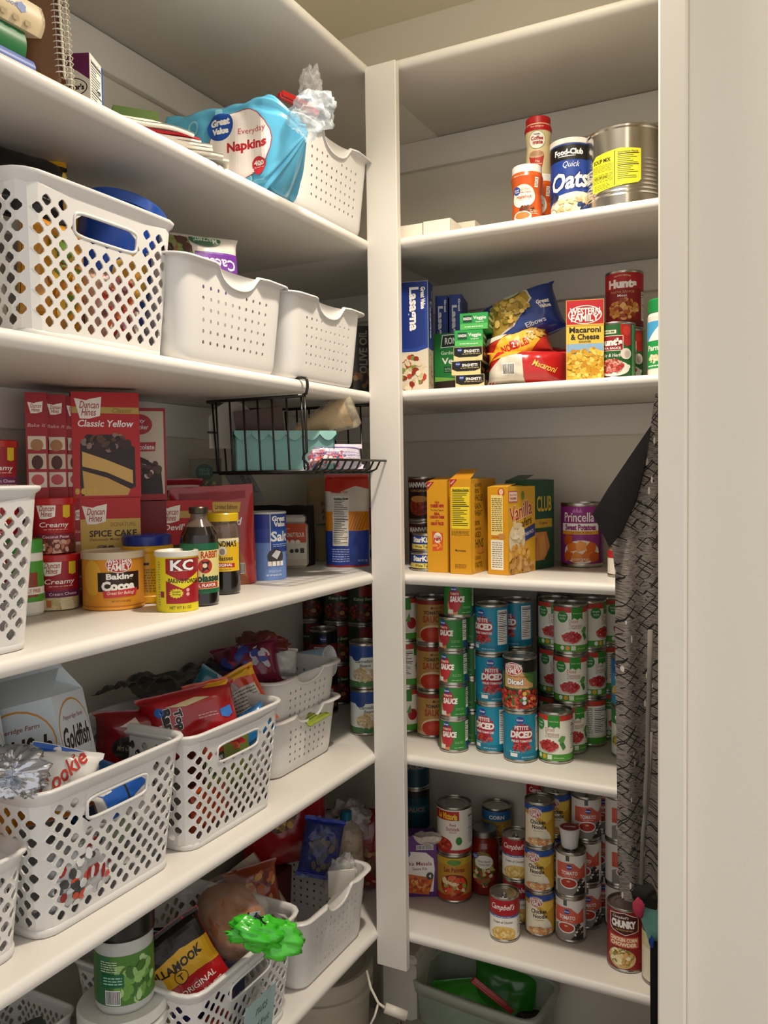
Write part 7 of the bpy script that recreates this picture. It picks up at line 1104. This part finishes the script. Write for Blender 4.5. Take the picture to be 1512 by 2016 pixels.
wb_ = MB(); BNC = M('#c9c2b4', rough=.4, alpha=1.0, bump=.1); box(wb_, -.050, -.08, 0, .050, .08, .36, BNC, .012); l_ = MB(); box(l_, -.056, -.086, .358, .056, .086, .385, BNC, .008); thing('storage_bin', [('bin', wb_), ('lid', l_)], (-.052, .262, .0), dg(2), 'opaque pale lidded bin on the floor behind the post', 'bin')
# clear tub with green bags
CB2 = M('#a9b3a4', rough=.25, alpha=.62, coat=.3, bump=.1); tb_ = MB(); a, b_, h = .165, .090, .22; t = .003
rg0, rg1 = Ring(a*.90, b_*.90, .03), Ring(a, b_, .035)
def TS(t_, z_, o=0):
    k = z_/h; p = rg0.at(t_); q = rg1.at(t_); v = Vector((p[0]+(q[0]-p[0])*k, p[1]+(q[1]-p[1])*k, z_)); return v+Vector((v.x, v.y, 0)).normalized()*o
sheet(tb_, lambda u, v: TS(u, v*h), 72, 4, CB2); tb_.add([TS(k/72, .001) for k in range(72)], [tuple(range(72))], CB2)
rm = MB(); prf = [(0, h-.03), (.006, h-.03), (.011, h-.004), (.010, h), (-.002, h+.001), (-.003, h-.004)]
rm.add([TS(k/72, min(z_, h), o)+Vector((0, 0, max(0, z_-h))) for k in range(72) for o, z_ in prf], [(q*6+w_, ((q+1) % 72)*6+w_, ((q+1) % 72)*6+w_+1, q*6+w_+1) for q in range(72) for w_ in range(5)], M('#b4bcae', rough=.3, alpha=.85, coat=.3), True)
cx, cy = .160, .262
thing('clear_tub', [('tub', tb_), ('rim', rm)], (cx, cy, .10), dg(-5), 'clear plastic open tub holding green bags under the lowest shelf', 'tub')
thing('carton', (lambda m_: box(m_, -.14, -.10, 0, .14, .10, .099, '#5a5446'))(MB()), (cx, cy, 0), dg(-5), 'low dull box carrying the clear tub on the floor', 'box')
GBG = plastic('#3aa828', .6)
fill(cx-.04, cy-.02, .135, .17, .165, .06, GBG, (dg(-34), dg(-8), dg(20)), 'bright green snack bag folded shut with the red clip in the clear tub', [('p', [(-.03, .10), (.01, .11), (.0, .085), (-.04, .08)], '#b8bfb8')], 131, grp='green bags in the clear tub')
fill(cx+.02, cy+.05, .135, .18, .19, .07, plastic('#1f7a1c', .6), (dg(-10), dg(6), dg(8)), 'darker green bag at the back of the clear tub', (), 132, grp='green bags in the clear tub')
fill(cx+.08, cy+.0, .12, .12, .14, .05, plastic('#14170f', .4), (dg(-30), 0, dg(0)), 'black bag at the right side of the clear tub', (), 133)
cl = MB(); box(cl, -.060, -.008, -.006, .060, .008, .006, plastic('#b8201c', 0), .002); box(cl, -.058, -.011, -.002, .040, -.007, .010, plastic('#9a1a18', 0), .0015); art(cl, [('t', 'O', .052, .0, .006, .008, '#5a0f0c')], lambda u, v, o: (u, -.008-o, v), (-1, -1, 1, 1)); p = ony(968, 1960, cy-.05); thing('bag_clip', cl, (p.x, cy-.05, p.z), (dg(-30), dg(34), dg(12)), 'long red bag clip closing the green bag in the clear tub', 'clip')
gj = MB(); GL_ = M('#8a8c80', rough=.1, coat=.8, alpha=.45); p = ony(1200, 1985, .02); lathe(gj, [(0, 0), (.040, 0), (.043, .006), (.043, .10), (.036, .125), (.034, .130), (.036, .133), (.034, .137), (.036, .140), (.034, .146), (.036, .150)], GL_, 40); thing('glass_jar', gj, (p.x, .02, .235), 0, 'empty glass jar with threaded neck under the lowest shelf', 'jar')
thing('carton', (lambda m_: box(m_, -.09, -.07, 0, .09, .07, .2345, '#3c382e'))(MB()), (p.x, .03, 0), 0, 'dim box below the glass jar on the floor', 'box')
wc = MB(); WC = M('#c9c4b6', rough=.4); pts = [onx(722, 1912, .03), onx(730, 1945, .06), onx(745, 1975, .09), onx(760, 1986, .11)]; tube(wc, [tuple(v) for v in pts], .0028, WC, 8); pts = [onx(745, 1975, .09), onx(738, 2000, .085), onx(728, 2020, .08)]; tube(wc, [tuple(v) for v in pts], .0025, WC, 8)
pa, pb_ = onx(758, 1984, .11), onx(800, 2000, .15); wc2 = MB(); tube(wc2, [tuple(pa), tuple(pb_)], .010, WC, 14); thing('power_cord', [('cord', wc), ('cord_plug', wc2)], (0, 0, 0), 0, 'white power cord with long plug hanging by the white bucket', 'cord')
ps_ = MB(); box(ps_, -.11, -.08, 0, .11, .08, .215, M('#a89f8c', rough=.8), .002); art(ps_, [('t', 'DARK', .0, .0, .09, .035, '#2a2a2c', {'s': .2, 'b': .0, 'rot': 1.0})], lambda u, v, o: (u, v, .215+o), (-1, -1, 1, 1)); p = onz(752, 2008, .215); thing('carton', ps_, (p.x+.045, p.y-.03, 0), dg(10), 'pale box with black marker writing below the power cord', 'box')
# =============================================================== apron and the straps beside the casing
AP = bpy.data.materials.new('apron_cloth'); AP.use_nodes = True; nt = AP.node_tree; N = nt.nodes; L = nt.links; pb_ = N['Principled BSDF']; pb_.inputs['Roughness'].default_value = .9
uvn = N.new('ShaderNodeUVMap'); base = None
def dashes(angle, sx, sy, off, thr, wl):
    mp = N.new('ShaderNodeMapping'); mp.inputs['Rotation'].default_value[2] = angle; mp.inputs['Scale'].default_value = (sx, sy, 1); mp.inputs['Location'].default_value = (off, off*.7, 0); L.new(uvn.outputs[0], mp.inputs[0])
    br_ = N.new('ShaderNodeTexBrick'); br_.inputs['Scale'].default_value = 1; br_.inputs['Mortar Size'].default_value = thr; br_.inputs['Mortar Smooth'].default_value = 0; br_.inputs['Brick Width'].default_value = wl; br_.inputs['Row Height'].default_value = .5; br_.offset = .37; br_.offset_frequency = 1
    for k, v in (('Color1', 0), ('Color2', 0), ('Mortar', 1)): br_.inputs[k].default_value = (v, v, v, 1)
    L.new(mp.outputs[0], br_.inputs[0]); nz = N.new('ShaderNodeTexNoise'); nz.inputs['Scale'].default_value = 34; L.new(uvn.outputs[0], nz.inputs['Vector']); gt_ = N.new('ShaderNodeMath'); gt_.operation = 'GREATER_THAN'; gt_.inputs[1].default_value = .48; L.new(nz.outputs['Fac'], gt_.inputs[0]); mu = N.new('ShaderNodeMath'); mu.operation = 'MULTIPLY'; L.new(br_.outputs['Color'], mu.inputs[0]); L.new(gt_.outputs[0], mu.inputs[1]); return mu
nzw = N.new('ShaderNodeTexNoise'); nzw.inputs['Scale'].default_value = 90; nzw.inputs['Detail'].default_value = 3; mpw = N.new('ShaderNodeMapping'); mpw.inputs['Rotation'].default_value[2] = .5; mpw.inputs['Scale'].default_value = (1, 9, 1); L.new(uvn.outputs[0], mpw.inputs[0]); L.new(mpw.outputs[0], nzw.inputs['Vector'])
rmp = N.new('ShaderNodeValToRGB'); rmp.color_ramp.elements[0].position = .35; rmp.color_ramp.elements[0].color = (*lin('#4c4642'), 1); rmp.color_ramp.elements[1].position = .65; rmp.color_ramp.elements[1].color = (*lin('#9b938a'), 1); L.new(nzw.outputs['Fac'], rmp.inputs[0])
d1 = dashes(.62, 30, 38, .3, .030, 1.6); d2 = dashes(.62+PI/2, 26, 36, 1.7, .026, 1.5); mxm = N.new('ShaderNodeMath'); mxm.operation = 'MAXIMUM'; L.new(d1.outputs[0], mxm.inputs[0]); L.new(d2.outputs[0], mxm.inputs[1])
mix1 = N.new('ShaderNodeMix'); mix1.data_type = 'RGBA'; L.new(mxm.outputs[0], mix1.inputs[0]); L.new(rmp.outputs[0], mix1.inputs[6]); mix1.inputs[7].default_value = (*lin('#0f0d0d'), 1)
vo = N.new('ShaderNodeTexVoronoi'); vo.inputs['Scale'].default_value = 24; mpv = N.new('ShaderNodeMapping'); mpv.inputs['Rotation'].default_value[2] = .6; mpv.inputs['Scale'].default_value = (2.6, .85, 1); L.new(uvn.outputs[0], mpv.inputs[0]); L.new(mpv.outputs[0], vo.inputs['Vector']); lt = N.new('ShaderNodeMath'); lt.operation = 'LESS_THAN'; lt.inputs[1].default_value = .13; L.new(vo.outputs['Distance'], lt.inputs[0])
mix2 = N.new('ShaderNodeMix'); mix2.data_type = 'RGBA'; L.new(lt.outputs[0], mix2.inputs[0]); L.new(mix1.outputs[2], mix2.inputs[6]); mix2.inputs[7].default_value = (*lin('#d8d2c6'), 1); L.new(mix2.outputs[2], pb_.inputs['Base Color'])
YA = -.20
def cloth(outl, n=30, mv=60, depth=.012, fold=26, mat=AP, bottomz=None, seed=0, Y0=YA, thick=.0):
    """outl(z01) -> (xl, xr); hangs in the plane Y0 with folds"""
    m_ = MB(); uvs = []
    def P(u, v):
        xl, xr, zz_ = outl(v); x = xl+(xr-xl)*u
        y = Y0-depth*(math.sin(fold*(x-.5)+3*v+seed)+.5*math.sin(fold*2.3*(x-.5)+seed*2-2*v))*(.3+.7*v)+.006*fbm(x*8, zz_*3, seed, 1)
        uvs.append(((x+.35*(y-Y0)*2), zz_)); return Vector((x, y, zz_))
    sheet(m_, P, n, mv, mat); me = m_.mesh('cloth'); ul = me.uv_layers.new(name='UVMap')
    for lp in me.loops: ul.data[lp.index].uv = uvs[lp.vertex_index]
    return me
def pl(tab, v):
    for (a, *ra), (b, *rb) in zip(tab, tab[1:]):
        if a <= v <= b: t_ = (v-a)/(b-a); t_ = t_*t_*(3-2*t_) if 0 else t_; return [x_+(y_-x_)*t_ for x_, y_ in zip(ra, rb)]
    return list(tab[-1][1:])
def AY(px, py, Y=YA): return ony(px, py, Y)
tab = []
for k, (px, py) in enumerate(((1291, 775), (1282, 840), (1268, 900), (1250, 960), (1228, 1020), (1206, 1050), (1203, 1082), (1210, 1130), (1211, 1250), (1213, 1400), (1216, 1560), (1217, 1680), (1220, 1750), (1224, 1772))):
    p = AY(px, py); tab.append((p.z, p.x))
zt_, zb_ = tab[0][0], tab[-1][0]
T2 = [((zt_-a)/(zt_-zb_), b) for a, b in tab]
def ao(v): xl = pl(T2, v)[0]; return (xl, .76, zt_-(zt_-zb_)*v+.0)
am = cloth(ao, 60, 110, .017, 62)
dkm = M('#0e0d0f', rough=.85, bump=.3, bscale=60)
P4 = [AY(1281, 838, YA-.012), AY(1240, 898, YA-.02), AY(1198, 960, YA-.022), AY(1166, 1012, YA-.02), AY(1150+34, 1046, YA-.018), AY(1199, 1077, YA-.018), AY(1222, 1050, YA-.018), AY(1252, 985, YA-.016), AY(1268, 920, YA-.014)]
pk_ = MB(); fr_ = [tuple(p) for p in P4]; cen = sum((Vector(p) for p in fr_), Vector())/len(fr_)
N1 = len(fr_); bk2 = [(p[0], p[1]+.010, p[2]) for p in fr_]
pk_.add(fr_+[tuple(cen+Vector((0, -.008, 0)))], [(i, (i+1) % N1, N1) for i in range(N1)], dkm, True); pk_.add(fr_+bk2, [(i, N1+i, N1+(i+1) % N1, (i+1) % N1) for i in range(N1)], dkm, True); pk_.add(bk2, [tuple(reversed(range(N1)))], dkm)
tie = MB(); tube(tie, [tuple(AY(x_, y_, YA-.022)) for x_, y_ in ((1280, 1240), (1279, 1330), (1276, 1420), (1275, 1500), (1271, 1565), (1270, 1582), (1272, 1600))], .0045, AP, 6); tube(tie, [tuple(AY(x_, y_, YA-.020)) for x_, y_ in ((1281, 1440), (1279, 1510), (1273, 1580), (1266, 1640), (1262, 1740))], .004, AP, 6)
thing('apron', [('panel', am), ('black_lining', pk_), ('tie_string', tie)], (0, 0, 0), 0, 'grey and black hatched apron with folded black flap hanging beside the door casing', 'apron')
tm = M('#6fa398', rough=.85, var=.25, vscale=35, bump=.3)
tabt = [(0, 1252, 1778), (.35, 1262, 1812), (.6, 1272, 1840), (1, 1288, 1882)]
def to(v): r_ = pl(tabt, v); p = AY(r_[0], r_[1], YA+.012); return (p.x, .74, p.z)
tmesh = cloth(to, 26, 30, .008, 60, tm, Y0=YA+.012, seed=2); rdm = MB(); p = AY(1257, 1788, YA-.004); crumple(rdm, p.x, p.y, p.z, .012, .8, .3, 1.4, M('#a8324a', rough=.8), 3, .5, 14); rdm2 = MB(); p = AY(1283, 1855, YA-.004); crumple(rdm2, p.x, p.y, p.z, .006, .8, .3, 1.6, M('#1c3f8c', rough=.8), 5, .5, 12)
thing('dish_towel', [('cloth', tmesh), ('red_flower', rdm), ('blue_flower', rdm2)], (0, 0, 0), 0, 'teal patterned cloth with red and blue flowers hanging below the apron', 'towel')
ht = MB(); bm2 = MB(); p = AY(1300, 1768, YA+.012); crumple(bm2, p.x+.03, p.y, p.z, .040, 2.2, .6, .55, M('#14120f', rough=.9, bump=.5), 6, .25, 24); thing('oven_mitt', bm2, (0, 0, 0), 0, 'black quilted mitt bunched just under the apron hem', 'mitt')
sm_ = MB(); pA = AY(1288, 1850, YA+.005); pB = AY(1290, 2040, YA+.005); sheet(sm_, lambda u, v: Vector((pA.x-.007+(pB.x-pA.x)*v+.06*u, YA+.005-.004*math.sin(7*u+3*v), pA.z+(pB.z-pA.z-.05)*v)), 10, 20, M('#0c0c10', rough=.9)); thing('black_strap', sm_, (0, 0, 0), 0, 'black fabric strap hanging down along the door casing', 'strap')
hk_ = MB(); tube(hk_, [(.740, -.318, 1.725), (.740, -.27, 1.725), (.740, -.205, 1.720), (.740, -.196, 1.732), (.740, -.198, 1.742)], .003, STEELD, 8); thing('coat_hook', hk_, (0, 0, 0), 0, 'small metal hook on the back of the door casing holding the apron', 'hook')
# ceiling fixture above the aisle
fx = MB(); lathe(fx, [(0, 0), (.085, 0), (.085, -.006), (.060, -.012), (0, -.012)], M('#e8e6e0', rough=.4), 36); thing('ceiling_light', fx, (.46, -.46, 2.8098), 0, 'round white ceiling light base above the pantry aisle', 'light')
